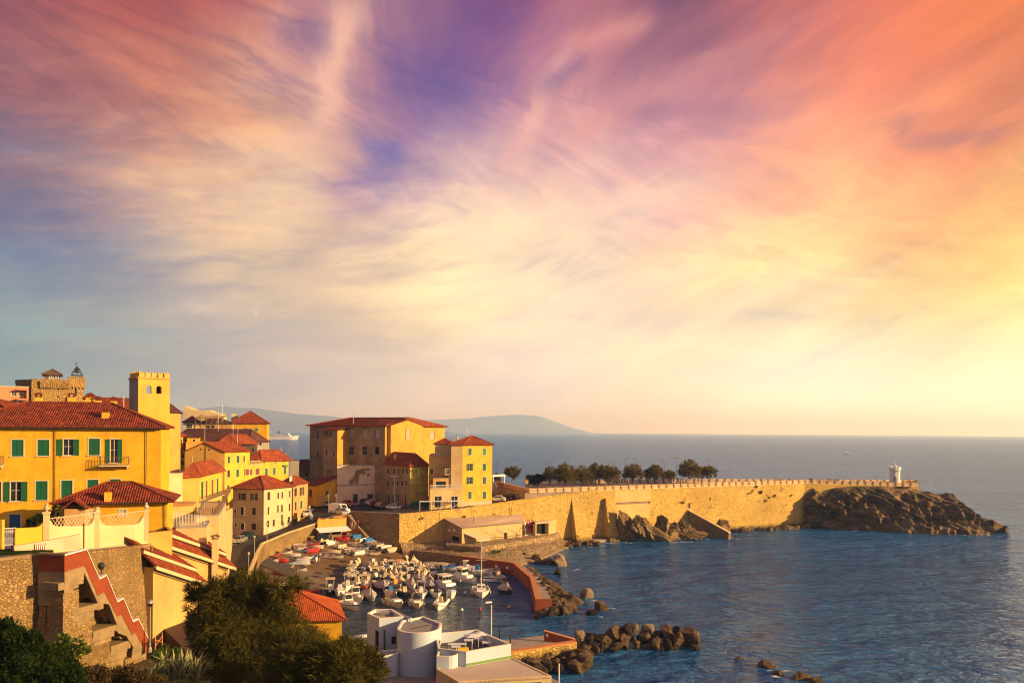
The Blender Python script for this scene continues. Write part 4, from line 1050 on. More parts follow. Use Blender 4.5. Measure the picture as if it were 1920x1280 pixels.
# ---------------------------------------------------------------- balustrades
def balustrade(name,label,pts,ph=1.0,step=2.5,pierm=None,panm=None,pw=.5):
    pts=[Vector(p) for p in pts]; root=empty(name,pts[0],label,'balustrade')
    pm=MB(); pm.box((0,0,.55),(pw,pw,1.1)); pm.box((0,0,1.14),(pw*1.25,pw*1.25,.1)); pme=None; lens=[(b-a).length for a,b in zip(pts,pts[1:])]
    for a,b in zip(pts,pts[1:]):
        d=b-a; k=max(1,round(d.length/step)); ang=math.atan2(d.y,d.x); u=d/d.length
        for i in range(k):
            p=a+d*(i/k)
            if pme is None:
                o=pm.build('pier',pierm,None); pme=o.data
            else: o=bpy.data.objects.new('pier',pme); COL.objects.link(o)
            o.parent=root; o.location=p-pts[0]; o.rotation_euler=(0,0,ang)
            s=MB(); q0=p+u*pw*.55; q1=a+d*((i+1)/k)-u*pw*.55; n_=Vector((u.y,-u.x,0))
            s.obox(q0+n_*.14,q1-q0,n_*-.28,Vector((0,0,.16))); s.obox(q0+n_*.16+Vector((0,0,.86)),q1-q0,n_*-.32,Vector((0,0,.14)))
            L=(q1-q0).length; kb=max(3,int(L/.26))
            for t in range(kb):
                c=q0+(q1-q0)*((t+.5)/kb); s.box(c+Vector((0,0,.51)),(.15,.15,.7),ang)
            s.build('panel',panm,root)
    return root
PIER=plaster('terracotta balustrade pier',(.52,.25,.12),stain=.2); PANEL=plaster('cream balustrade',(.78,.62,.36),stain=.2)
f0=SW.hit(994,920)[0]
balustrade('promenade_balustrade','cream balustrade with terracotta piers along the top of the sea wall',[swp(f0,-.35,TZ),swp(SW.L,-.35,TZ),V3(TIPF,12.0)],pierm=PIER,panm=PANEL)
balustrade('rear_balustrade','rear balustrade on the open sea side of the promenade',[V3(bk[2],TZ)+Vector((0,-.5,0)),V3(bk[1],TZ)+Vector((0,-.5,0)),V3(bk[0],12.0)+Vector((-1,-.5,0)),V3(TIPF,12.0)+Vector((-.3,.4,0))],pierm=PIER,panm=PANEL)
# plastered side of the promenade where the street climbs past it
pr=empty('promenade_side_wall',tuple(swp(f0,-.9,STZ)),'cream plastered side wall where the street climbs beside the promenade','wall')
m=MB(); w=Wall(swp(f0-.3,-1.0,0)[:2],swp(uM-1,-1.0,0)[:2]); wallmesh(m,w,STZ,TZ-.05); m.build('wall',CREAM,pr)
m=MB(); e0=w.pt(0,0); e1=W2(932,222,905); w_=Wall(e1,e0[:2]); wallmesh(m,w_,STZ,TZ-.05); m.build('end_wall',BROWN,pr)
balustrade('ramp_balustrade','shaded balustrade beside the parked cars at the head of the promenade',[V3(e1,TZ-.05),w.pt(0,TZ-.05)],pierm=PIER,panm=plaster('shade-painted balustrade plaster',(.4,.22,.13)))  # darker copy of the cream balustrade, shade put into its colour

hp=empty('headland_wall',(C.x,C.y,8),'ochre stone wall on the crest of the headland below the lighthouse','wall'); w=Wall(C,TIPF); w=Wall(w.pt(0,0,.05)[:2],w.pt(w.L,0,.05)[:2]); m=MB(); m.hexa([w.pt(0,6,0),w.pt(w.L,6,0),w.pt(w.L,6,-.6),w.pt(0,6,-.6),w.pt(0,TZ+.02,0),w.pt(w.L,12.02,0),w.pt(w.L,12.02,-.6),w.pt(0,TZ+.02,-.6)]); m.build('masonry',STONEW,hp)
# ---------------------------------------------------------------- the rocky headland
toe=[(1506,986,0),(1560,991,0),(1620,994,0),(1700,999,0),(1760,1001,0),(1820,1002,0),(1848,1001,0),(1866,999,0)]
top=[(1511,928,240.0),(1526,915,240.3),(1546,931,240.5),(1562,915,240.7),(1600,911,241.2),(1650,911,242.0),(1700,914,243.0),(1722,918,243.8),(1745,924,243),(1765,927,242.5),(1776,923,242),(1788,925,241),(1794,934,240),(1806,942,239),(1824,966,235),(1848,979,231),(1866,997,228.5)]
T=[gz(*p) for p in toe]; U=[at(*p) for p in top]
def along(P_,t):
    d=[0]
    for a,b in zip(P_,P_[1:]): d.append(d[-1]+abs(b.x-a.x))
    x=t*d[-1]; return Vector([np.interp(x,d,[p[k] for p in P_]) for k in range(3)])
vs=[];fs=[];ns,nt=420,130
for i in range(ns+1):
    s=i/ns; a=along(T,s)+Vector((0,-.6,-.8)); b=along(U,s); bz=max(.2,b.z)
    for j in range(nt+1):
        t=j/nt
        if t<=.62:
            q=t/.62; p=a.lerp(b,q); p.z=a.z+(b.z-a.z)*(q**.8); amp=1.0*math.sin(math.pi*min(1,q*.93+.07))
        else:
            q=(t-.62)/.38; p=b+Vector((3*q,16*q,0)); p.z=(b.z if b.z>11 else b.z)*(1-q*q)-1.2*q; amp=.6*(1-q) if s>.56 else .05
            if s<.56: p.z=min(p.z,b.z)
        d=Vector((-.15,-1,.25)); w_=Vector((p.x,p.y,p.z))
        sq=w_.x*.5+w_.z*.87
        strata=mnoise.noise(Vector((sq*.55,w_.x*.07,7)))+.7*mnoise.noise(Vector((sq*1.3,w_.x*.12,2)))+.45*mnoise.noise(Vector((sq*3.1,w_.x*.3,5)))
        rid=1-abs(mnoise.noise(Vector((w_.x*.13+w_.z*.11,w_.y*.05,w_.z*.06+3))))*2.4
        rid2=1-abs(mnoise.noise(Vector((w_.x*.37-w_.z*.2,3.3,w_.z*.3))))*2.4
        f=fbm((w_.x*.22,w_.y*.2,w_.z*.26),6)
        p=p+d*amp*(rid*1.7+rid2*1.4+f*2.1+strata*2.0)
        if t<=.62 and q>.9 and s<.55: p.z=min(p.z,b.z+.4)
        vs.append(tuple(p))
for i in range(ns):
    for j in range(nt): a=i*(nt+1)+j; fs.append((a,a+nt+1,a+nt+2,a+1))
tag(meshobj('headland_cliff',vs,fs,ROCK,smooth=False),kind='structure')
def crag(px,py,Y,sz,label,rz=0.0,k=0,mat=None,tilt=(0,0),grp=None):
    o=boulder(at(px,py,Y),sz,label,mat or ROCK,grp,rz,k,CRAG[k%5]); o.name='rock'; o['category']='rock'; o.rotation_euler=(tilt[0],tilt[1],rz)
    if grp is None and 'group' in o: del o['group']
    return o
crag(1858,982,230,(5.2,2.2,1.2),'long dark rock slab leaning out of the sea just off the headland tip',.1,1,tilt=(.1,.42))
crag(1868,985,229,(2.6,1.8,1.3),'dark rock lump beside the leaning slab off the headland',.4,2,tilt=(.1,.3))
crag(1886,990,228,(.8,.7,.7),'tiny lone rock, farthest out to sea off the headland',0,3)
# outcrop at the foot of the sea wall
for (px,py,Y,sz,lb,rz,k,tl) in [(1172,985,206,(2.4,2.6,4.6),'tallest dark rock leaning on the sea wall right of the second buttress',.3,0,(.1,-.25)),
  (1192,985,205.5,(3.0,2.4,3.0),'dark grooved rock beside the tallest outcrop rock',.9,4,(.1,.5)),(1213,992,206,(4.6,2.2,2.2),'pale slanting rock slab in the middle of the outcrop',.4,5,(0,.55)),
  (1233,1000,206.5,(4.2,2.2,1.6),'low pale slab sliding into the water below the outcrop',.3,6,(0,.5)),(1243,982,209,(2.6,2.2,2.4),'brown craggy rock behind the pale slab against the wall',1.3,7,(0,.2)),
  (1262,996,210,(2.6,2.2,2.2),'rounded rock left of the stair wall foot',.2,8,(0,.1)),(1278,990,212,(2.2,2.0,2.4),'pale rock just left of the stair wall',.8,9,(0,.1)),
  (1292,1000,211,(2.6,2.0,1.8),'yellowish rock at the waterline below the stair wall',.5,1,(0,.1)),(1312,1003,211,(2.0,1.6,1.3),'low wet rock under the stair wall',.1,2,(0,.1)),
  (1357,985,218,(2.4,1.6,1.6),'dark rock tucked behind the foot of the stair wall',.3,3,(0,.4))]:
    crag(px,py,Y,sz,lb,rz,k,None,tl)
for i in range(46):
    t=random.random(); px=1375+(1515-1375)*t; u,_=SW.hit(px,990); p=SW.pt(u,.1+.3*random.random(),.5+2.2*random.random())
    o=boulder(p,.5+.7*random.random(),'small brown rock at the foot of the sea wall left of the headland',ROCK,'rocks along the foot of the sea wall'); o.name='rock'; o['category']='rock'
for i in range(30):
    px=1040+random.random()*60; u,_=SW.hit(px,1015); p=SW.pt(u,.1+.3*random.random(),2.5+4*random.random())
    o=boulder(p,.4+.6*random.random(),'small rock on the shore below the first buttress',BOULD,'rocks below the first buttress'); o.name='rock'; o['category']='rock'

# ---------------------------------------------------------------- jetty, rubble shore, boulders
jp=[gz(x,y,2.3) for x,y in ((768,1031),(827,1036),(862,1042),(961.5,1055),(994,1082.6),(1004,1123))]
jr=empty('jetty',(jp[3].x,jp[3].y,0),'curved red harbour jetty with an orange coping','jetty')
def ribbon(mb,pts,o0,o1,z0,z1):
    P_=[Vector((p.x,p.y)) for p in pts]; off=[]
    for i,p in enumerate(P_):
        t=Vector((0,0))
        if i>0: t+=(p-P_[i-1]).normalized()
        if i<len(P_)-1: t+=(P_[i+1]-p).normalized()
        t.normalize(); off.append(Vector((-t.y,t.x)))      # left of travel = seaward
    for i in range(len(P_)-1):
        q=[P_[i]+off[i]*o0,P_[i+1]+off[i+1]*o0,P_[i+1]+off[i+1]*o1,P_[i]+off[i]*o1]
        mb.hexa([V3(c,z0) for c in q]+[V3(c,z1) for c in q])
m=MB(); ribbon(m,jp[:3],0,.8,-1.5,2.3); m.build('stone_section',STONED,jr)
m=MB(); ribbon(m,jp[2:],0,.8,-1.5,2.3); m.build('red_parapet',REDCONC,jr)
m=MB(); ribbon(m,jp[2:],-.03,.83,2.3,2.38); m.build('coping',ORCONC,jr)
m=MB(); ribbon(m,jp[2:],.8,2.6,-1.5,1.55); m.build('walkway',CONCG,jr)
dE=(jp[5]-jp[4]).normalized(); nE=Vector((-dE.y,dE.x,0))
m=MB(); m.obox(V3(jp[5],-1.5)-dE*.5+nE*.003,dE*.55,nE*2.6,Vector((0,0,3.82))); m.build('end_wall',REDCONC,jr)
m=MB(); 
for t in (.12,.32): 
    q=jp[3].lerp(jp[2],t)+Vector((.0,0,0)); wj=Wall(jp[2][:2],jp[3][:2]); uu=wj.L*(1-t); bar(m,wj,uu,uu+.55,1.0,1.5,.0,.04)
m.build('notice_plate',FRAMEW,jr)
m=MB(); q=jp[5]+Vector((-.4,1.5,-1.0))
for s in (0,.5): m.tube([q+Vector((-s*.2,s*2,-1.6)),q+Vector((-s*.2,s*2,.6))],.04,5)
for i in range(5): m.tube([q+Vector((0,0,-1.2+.4*i)),q+Vector((-.1,1,-1.2+.4*i))],.03,5)
m.build('ladder',IRON,jr)
# rubble ground between jetty and sea wall
inn=[(750,3.2),(790,2.6),(840,2.6),(900,2.8),(950,2.8),(1000,2.4),(1040,1.6),(1078,.6)]
out=[(756,1040,.4),(790,1037,1.0),(845,1040,1.4),(905,1051,1.3),(962,1058,.7),(1005,1056,.0),(1045,1036,.1),(1080,1021,.0)]
I=[SW.pt(SW.hit(x,1000)[0],z,-.3) for x,z in inn]; O=[gz(*p) for p in out]
vs=[];fs=[];ns,nt=70,26
for i in range(ns+1):
    s=i/ns*(len(I)-1); k=min(int(s),len(I)-2); q=s-k; a=I[k].lerp(I[k+1],q); b=O[k].lerp(O[k+1],q)
    for j in range(nt+1):
        t=j/nt; p=a.lerp(b,t); p.z+= (.35*fbm((p.x*.5,p.y*.5,1),5))*math.sin(math.pi*min(1,t+.05)) ; 
        if t>.92: p.z-= (t-.92)*12
        vs.append(tuple(p))
for i in range(ns):
    for j in range(nt): a=i*(nt+1)+j; fs.append((a,a+nt+1,a+nt+2,a+1))
RUBBLE=stonework('rubble shore',(.30,.20,.10),(.48,.34,.18),(.17,.11,.05),1.1,.25,.5,zs=1,big=.2)
tag(meshobj('rubble_shore',vs,fs,RUBBLE),kind='structure')
pf=[gz(836,1021,2.9),gz(902,1025,2.9),gz(975,1013,2.9),gz(1036,1002,2.9),SW.pt(SW.hit(1050,1000)[0],2.9,-.1),SW.pt(SW.hit(836,1000)[0],2.9,-.1)]
flat('boathouse_platform',[tuple(p) for p in pf],RUBBLE,bot=-.5)

JB='boulders heaped outside the jetty'
bl=[(985,1066),(1005,1076),(1028,1090),(1048,1103),(1066,1118),(1078,1132),(1066,1146),(1030,1154)]
random.seed(11)
def jline(t):
    s=t*(len(bl)-1); k=min(int(s),len(bl)-2); q=s-k; return bl[k][0]+(bl[k+1][0]-bl[k][0])*q, bl[k][1]+(bl[k+1][1]-bl[k][1])*q
for i in range(150):
    t=(i+.5)/150*.98; x,y=jline(t); inw=random.random()
    x2=x+(995+38*t-x)*inw*.8; y2=y+(1062+70*t-y)*inw*.30
    p=gz(x2,y2,.1+1.5*inw*random.random()); s=.42+.4*random.random()+.38*t
    mt=random.choice([BOULD,BOULD,BOULD3,BOULD2 if random.random()<.25 else BOULD]); boulder(p,s,'one of the %s boulders heaped along the outer side of the red jetty'%{BOULD:'brown',BOULD2:'pale',BOULD3:'dark'}[mt],mt,JB)
for (px,py,s,lb,mt) in [(1075,1127,1.7,'biggest tawny boulder on the outer edge of the jetty heap',BOULD),(1037,1141,1.75,'large dark boulder in front of the jetty end wall',BOULD),(1062,1140,1.6,'large grooved boulder second from the jetty end',BOULD),(1098,1116,1.35,'yellowish outlying boulder lit by the sun beyond the jetty heap',BOULD2),
   (1128,1139,1.25,'outermost wet boulder of the jetty heap, standing in the water',BOULD),(1112,1148,.9,'dark half sunken boulder beside the outermost one',BOULD3),(1018,1150,.8,'small tawny boulder at the foot of the jetty end wall',BOULD2),(1008,1155,.6,'smallest boulder at the corner of the jetty end wall',BOULD),
   (1052,1056,1.9,'yellow lit flat rock at the end of the low reef behind the jetty',BOULD2),(1030,1052,1.4,'brown rock beside the yellow flat rock of the low reef',BOULD),(1005,1048,1.3,'dark rock of the low reef nearest the rubble shore',BOULD3),(985,1044,1.2,'mossy rock where the low reef meets the shore',BOULD),(1046,1073,1.0,'half sunken dark rock in the surf right of the jetty',BOULD3)]:
    boulder(gz(px,py,.35),s,lb,mt,JB)
# second breakwater
SB='boulders of the second breakwater'
for i,(x,y,s,mt,lb) in enumerate([(1088.5,1196,(.75,.8,1.35),BOULD2,'tall pale upright boulder at the quay end of the second breakwater'),(1109,1194,(.9,.9,.9),BOULD3,'dark squarish boulder right of the tall pale one'),(1127,1196,(.9,.8,.8),BOULD,'boulder with a pale top left of the big round one'),(1106,1203,(.6,.6,.6),BOULD3,'small dark boulder below the dark squarish one'),
  (1153,1190,(1.3,1.1,1.15),BOULD,'big round tawny boulder, third along the top of the second breakwater'),(1177,1184,(1.1,1,.8),BOULD3,'dark flat-topped boulder behind the round tawny one'),(1192,1179,(.45,.5,.9),BOULD2,'thin pale pointed boulder standing on the second breakwater'),(1179,1192,(.9,.8,.9),BOULD,'ribbed brown boulder below the dark flat-topped one'),
  (1171,1202,(.85,.8,.95),BOULD,'oval boulder low in the middle of the second breakwater'),(1217.7,1179,(1.0,.8,.75),BOULD2,'whitest boulder perched on top of the second breakwater'),(1209.6,1194,(1.1,1,1.1),BOULD,'broad brown boulder under the whitest one'),(1229,1192,(1.1,.9,1.05),BOULD3,'dark boulder right of the broad brown one'),
  (1150,1212,(1.7,1.1,.8),BOULD,'wide flat yellowish boulder at the near waterline'),(1194,1209,(.65,.6,.5),BOULD,'small wedge boulder at the waterline'),(1211,1213,(.55,.5,.45),BOULD,'small orange block at the waterline'),(1229,1208,(1.25,1,.85),BOULD,'blocky tawny boulder low at the waterline'),
  (1253,1187,(1.5,1.2,1.25),BOULD,'large cleft boulder near the far end of the breakwater'),(1252,1205,(1.0,.9,1.0),BOULD3,'upright dark boulder under the large cleft one'),(1269,1200,(.9,.9,1.0),BOULD,'slanting boulder between the cleft one and the end one'),(1274,1186,(1.1,1,1.05),BOULD3,'dark boulder leaning behind the end boulder'),
  (1293,1195,(1.7,1.3,1.6),BOULD,'biggest rounded boulder at the outer end of the second breakwater'),(1303,1212,(.7,.6,.35),BOULD3,'low wet boulder at the foot of the biggest one'),(1171,1219,(.7,.7,.45),BOULD3,'wet boulder awash in front of the breakwater'),(1114,1219,(2.6,1.3,.75),BOULD2,'long flat yellow slab between quay and breakwater'),(1137,1204,(.8,.8,.8),BOULD,'brown boulder behind the wide flat one')]):
    Y=105.5 if y<1200 else 103.5
    boulder(at(x,y,Y),s,lb,mt,SB,k=i%10)
for i in range(58):
    x=985+random.random()*118; y=1222+random.random()*36-(x-1000)*.07; mt=random.choice([BOULD,BOULD3]); boulder(gz(x,y,.3+.4*random.random()),.5+.6*random.random(),'one of the %s boulders on the shore below the quay wall'%('brown' if mt is BOULD else 'dark'),mt,'boulders below the quay')
for x,y,s,lb in ((1385,1235,.55,'small brown rock awash, nearest the second breakwater'),(1437,1249,1.15,'largest brown rock breaking the water in the lower right'),(1462,1263,.8,'flat rock awash with foam beside the largest one'),(1505,1272,1.0,'rock in the water at the bottom edge'),(1528,1278,.8,'rightmost rock in the water at the bottom edge')):
    o=boulder(gz(x,y,0),(s*1.3,s,s*.55),lb,BOULD,'rocks awash in the open water'); o.name='rock'; o['category']='rock'
for i in range(14):
    px=1000+random.random()*48; py=1046+(px-1000)*.12+random.random()*10; mt=random.choice([BOULD,BOULD3]); boulder(gz(px,py,.15),.5+.5*random.random(),'one of the small %s rocks of the low reef behind the jetty'%('brown' if mt is BOULD else 'dark'),mt,'rocks of the low reef')
# foam where the swell meets the rock
fm=MB(); random.seed(5)
def foam(px,py,L):
    c=gz(px,py,.04); k=14; pts=[]
    for i in range(k):
        a=2*math.pi*i/k; r=(.6+.8*random.random()); pts.append(c+Vector((math.cos(a)*L*r,math.sin(a)*L*.42*r,0)))
    fm.poly(pts)
for px,py,L in [(1035,1040,.8),(1045,1037,1.0),(1010,1052,.7),(1148,1018,1.4),(1160,1017,1.3),(1175,1017,1.0),(1110,1024,1.0),(1095,1028,.8),(1250,1014,1.6),(1270,1016,1.9),(1282,1015,1.2),(1325,1010,1.0),(1362,1008,1.3),(1380,1010,.9),(1400,1003,.9),(1450,1003,1.0),(1452,1000,.7),(1585,993,1.5),(1608,995,1.6),(1640,994,1.4),(1675,994,1.0),(1755,998,1.6),(1775,1000,1.2),(1815,1002,1.3),(1850,1003,1.5),(1868,1003,1.0),(1084,1067,.9),(1112,1126,.8),(1143,1140,.8),(1128,1155,.7),(1452,1268,1.0),(1470,1258,.8),(1440,1256,.5),(1300,1216,.6),(1105,1238,.6),(1060,1080,.6)]:
    for i in range(6): foam(px+random.gauss(0,5)*L,py+random.gauss(0,.8),L*random.choice((.1,.15,.22,.42)))
tag(fm.build('foam',FOAM),kind='stuff')

for i in range(16):
    x=1082+random.random()*70; boulder(gz(x,1207+random.random()*12,.2+.4*random.random()),.5+.4*random.random(),'one of the rubble boulders filling in between the quay and the second breakwater',random.choice([BOULD,BOULD3]),'rubble of the second breakwater')
v=[];f=[];g_=random.Random(8); lb=[]
for px,py,s_ in ((1403,924,.5),(1409,922,.6),(1424,922,.7),(1440,931,.8),(1436,938,.5),(1423,940,.5),(1464,917,.7),(1468,949,.5),(1484,928,.4),(1283,937,.4),(1279,941,.4),(1298,943,.4),(1085,950,.5),(1083,965,.4),(925,966,.7),(935,966,.6),(1451,929,.4),(1417,914,.5),(1456,933,.4),(870,968,.3),(790,970,.4),(1330,950,.3)):
    u,z=SW.hit(px,py); q=SW.pt(u,z,.12); lb.append((q.x,q.y,q.z,s_,.3,s_*.8))
vv,ff=leaves(lb,2400,.3,.06,seed=31); tag(meshobj('wall_weeds',vv,ff,LEAFB,swroot),kind='stuff')
# ================================================================= BUILDINGS
def zat(px,py,Y): return at(px,py,Y).z
def quadW(l,c,r):      # (px,Y) of front-left, near corner, far right; closes the parallelogram
    a,b,d=W2(*l),W2(*c),W2(*r); return [a,b,d,a+(d-b)]

# ---- large yellow house on the left
c0,c1=W2(-95,83),W2(301,89.5); dn=Vector((-(c1-c0).y,(c1-c0).x)).normalized()*11.5
BH=[c0,c1,c1+dn,c0+dn]
wl=[(0,(22,824,44,855),'s'),(0,(70.5,824,92,854),'s'),(0,(108,823,148,853.5),'o'),(0,(166.5,822,187,853),'s'),(0,(199,823,228.5,867.5),'o'),(0,(-42,824,-20,856),'s'),
    (0,(-22,903,2,940),'s'),(0,(8,903,51,939),'o'),(0,(67,901.5,89,937),'s'),(0,(115,900.5,135.5,934),'s'),(0,(164,899,184,934),'s'),(0,(206,898,226,933),'s'),(0,(16.5,964,38.5,990),'d',BLUEP)]
bh,ws,ro=house('yellow_house','large yellow house with green shutters and red hip roof at the far left','house',BH,13,28.15,YEL,'hip',TILE2,wl,rise=2.75,over=.55,sh=GREEN)
gutter(bh,ws[0],28.05,.62,.09,[(ws[0].hit(103,900)[0],14),(ws[0].hit(274,900)[0],14)])
r=ws[0].rect((188,853,243,873)); balcony(bh,ws[0],[r[0],r[1],r[2]+.1,r[3]],1.0)
r=ws[0].rect((-40,857,8,873)); balcony(bh,ws[0],[r[0],r[1],r[2]+.1,r[3]],1.0)
for px,y0,y1,Y in ((72,768,745,92),(134,768,745,92.5),(198,793,773,89.5)): 
    p=at(px,y0,Y); chimney(ro,p.x,p.y,p.z-.4,zat(px,y1,Y),.72)
for px,y0,y1,Y in ((168.5,761,745,97),(184,764,751,97),(213,770,752,98)):
    p=at(px,y0,Y); chimney(ro,p.x,p.y,p.z-2,zat(px,y1,Y),.7)

# ---- pavilion in its courtyard
c0,c1=W2(112,77.5),W2(314,80.5); dn=Vector((-(c1-c0).y,(c1-c0).x)).normalized()*6.2
pv,ws,ro=house('garden_pavilion','low yellow pavilion with red hip roof in front of the large yellow house','house',[c0,c1,c1+dn,c0+dn],15,20.75,YEL,'hip',TILE2,
   [(0,(167,957,177,969),'l'),(0,(224.5,955,236,967),'l')],rise=1.75,over=.7,inset=1.15)
gutter(pv,ws[0],20.68,.78,.07,[(ws[0].L-.2,15)])
p=at(202.5,940,78.6); chimney(ro,p.x,p.y,20.6,zat(202.5,922,78.6),.6)
m=MB(); u0,_=ws[0].hit(127,960); u1,_=ws[0].hit(165,960); bar(m,ws[0],u0,u1,15,20.3,0,1.5); m.build('porch',OCH2,pv)
q0,q1=ws[0].pt(u0-.3,20.35,1.9),ws[0].pt(u1+.3,20.35,1.9); mid=ws[0].pt((u0+u1)/2,21.25,1.9); mb_=ws[0].pt((u0+u1)/2,21.25,-1.2)
m=MB(); tiles(m,[q0,ws[0].pt(u0-.3,20.35,-.3),mb_,mid]); tiles(m,[ws[0].pt(u1+.3,20.35,-.3),q1,mid,mb_]); m.build('porch_roof',TILE2,pv)

# ---- square tower with merlons
S0=W2(258,98.5); d1=Vector((.77,.64)); d2=Vector((-.64,.77)); tw=3.72; td=4.1
TC=[S0,S0+d1*tw,S0+d1*tw+d2*td,S0+d2*td]; zt=zat(285,708,99.5)
tr=empty('bell_tower',(S0.x,S0.y,10),'tall square yellow tower with swallow-tail merlons behind the large yellow house','tower')
m=MB(); tws=[Wall(TC[i],TC[(i+1)%4]) for i in range(4)]
ra=tws[0].rect((274.5,722,284,738)); rb=tws[0].rect((293,723,303,738)); 
for i,w in enumerate(tws):
    hs=[]
    if i==0: hs=[ra,rb]
    if i==2: hs=[[tw-ra[1],tw-ra[0],ra[2],ra[3]+.2]]
    if i==3: m9=MB(); wallmesh(m9,w,8,zt); m9.build('side_wall',GREYP,tr); continue  # sunless left face: its shade is put into the colour as grey
    if i==2: hs=[[.5,tw-.5,ra[2]-.5,ra[3]+.3]]
    wallmesh(m,w,8,zt,hs,.45)
m.poly([V3(p,zt-.6) for p in TC]); m.build('wall',TOWERY,tr)
m=MB()      # rounded heads over the two openings
for r in (ra,rb):
    uc=(r[0]+r[1])/2; rr=(r[1]-r[0])/2
    for sg in (-1,1):
        pts=[tws[0].pt(uc+sg*rr,r[3],.006)]+[tws[0].pt(uc+sg*rr*math.cos(R(a)),r[3]-rr+rr*math.sin(R(a)),.006) for a in range(0,91,15)]
        m.prism(pts,-Vector((tws[0].n.x,tws[0].n.y,0))*.4)
m.build('arch_head',TOWERY,tr)
m=MB()
for w in tws: bar(m,w,-.12,w.L+.12,zt-.12,zt+.06,-.1,.14)
m.build('cornice',OCH2,tr)
mer=None
for i,w in enumerate(tws):
    nn=5
    for k in range(nn):
        u=w.L*(k+.5)/nn; hw=.26
        m=MB(); hs=.74
        pts=[(u-hw,zt+.06),(u+hw,zt+.06),(u+hw,zt+.4),(u+hw*1.25,zt+hs),(u,zt+hs-.22),(u-hw*1.25,zt+hs),(u-hw,zt+.4)]
        m.prism([w.pt(a,b,-.02) for a,b in pts],-Vector((w.n.x,w.n.y,0))*.3); m.build('merlon',TOWERY,tr)
window(tr,tws[0],tws[0].rect((297,840,307,853)),'v',fr=FRAME); window(tr,tws[0],tws[0].rect((296,921,304,936)),'v',fr=FRAME)

# ---- old stone castle and bell turret on the skyline
Yc=150
ca=[W2(59,Yc,740),W2(131,Yc+3,740)]; dn=Vector((-.49,.87))*11
zc_=zat(80,711.5,Yc)
wi=[(0,(107,726,110.5,732),'v'),(0,(106,741,110,746),'v')]
cr,ws,_=house('stone_castle','old brown stone castle block with bracketed parapet on the skyline','castle',[ca[0],ca[1],ca[1]+dn,ca[0]+dn],15,zc_,STONEC,'flat',STONEC,wi,fr=None)
m=MB()
for k in range(17):
    u=ws[0].L*(.24+.75*k/16); bar(m,ws[0],u-.12,u+.12,zc_-1.5,zc_-.6,0,.4)
bar(m,ws[0],ws[0].L*.22,ws[0].L,zc_-.6,zc_-.2,0,.45); m.build('bracket_course',STONEC,cr)
a=W2(84,Yc+3,700); b=W2(111,Yc+4,700); dn2=Vector((-2.0,3.7))
z1=zat(98,702,Yc+3)
wwA=Wall(a,b); m=MB(); 
house('castle_lookout','small brick lookout room with brown hip roof on top of the stone castle','house',[a,b,b+dn2,a+dn2],zc_-.2,z1,plaster('brown lookout wall',(.22,.10,.06)),'hip',plaster('brown lookout roof',(.16,.10,.07)),[(0,(93,704,96.3,709.5),'g'),(0,(97,704,104,709.5),'g'),(0,(105,704,108.5,709.5),'g')],rise=1.1,over=.55,fr=FRAMEW,sh=GREEN)
tc0=W2(131,153.2,740); tc1=W2(156.5,154.6,740); dn3=Vector((-1.35,2.6))
ztr=zat(145,705.5,153.5)
br,ws,_=house('castle_bell_turret','stone bell turret with iron bell cage beside the castle','tower',[tc0,tc1,tc1+dn3,tc0+dn3],15,ztr-.9,STONEC,None,None,[(0,(139,727,144,743.5),'v')],fr=None)
m=MB()
w=ws[0]
for wq in ws:
    bar(m,wq,-.25,wq.L+.25,ztr-2.0,ztr-1.1,-.1,.25); bar(m,wq,-.25,wq.L+.25,ztr-1.1,ztr-.55,-.1,.25)
    k=4
    for i in range(k+1):
        u=wq.L*i/k; bar(m,wq,u-.22,u+.22,ztr-.55,ztr,-.1,.25)
    for i in range(5): bar(m,wq,wq.L*i/4-.1,wq.L*i/4+.1,ztr-2.4,ztr-2.0,-.1,.2)
m.build('parapet',STONEC,br)
m=MB(); bar(m,w,-.5,w.L+1.2,15,zat(150,744,153),-2.5,.5); m.build('turret_base',STONEC,br)
ce=(tc0+tc1+tc1+dn3+tc0+dn3)/4; apex=Vector((ce.x,ce.y,zat(144.5,686.5,155)))
m=MB()
for k in range(8):
    a_=R(45*k+20); b_=Vector((ce.x+math.cos(a_)*1.05,ce.y+math.sin(a_)*1.05,ztr-.1))
    m.tube([b_,b_.lerp(apex,.35)+Vector((math.cos(a_)*.25,math.sin(a_)*.25,0)),b_.lerp(apex,.7)+Vector((math.cos(a_)*.2,math.sin(a_)*.2,0)),apex],.05,4)
m.tube([apex,apex+Vector((0,0,.8))],.04,4); 
for q in(.33,): m.lathe([(.98,ztr+.25+.0),(1.02,ztr+.3),(.98,ztr+.35)],(ce.x,ce.y,0),10)
m.box(apex+Vector((-.18,0,.55)),(.36,.03,.2)); m.build('bell_cage',IRON,br)
MB().lathe([(.05,.9),(.22,.85),(.3,.4),(.46,.0)],(ce.x,ce.y,apex.z-1.25),10).build('bell',P('bronze',(.06,.045,.02),.4,.5,.7),br)
a=W2(29,158,730); b=W2(60,156,730)
house('castle_rear_block','shaded stone block behind the left end of the castle','castle',[a,b,b*1.05,a*1.05],15,zat(45,713,157),STONED,'flat',STONED,(),fr=None)
a=W2(34,150,730); b=W2(58,160,730)
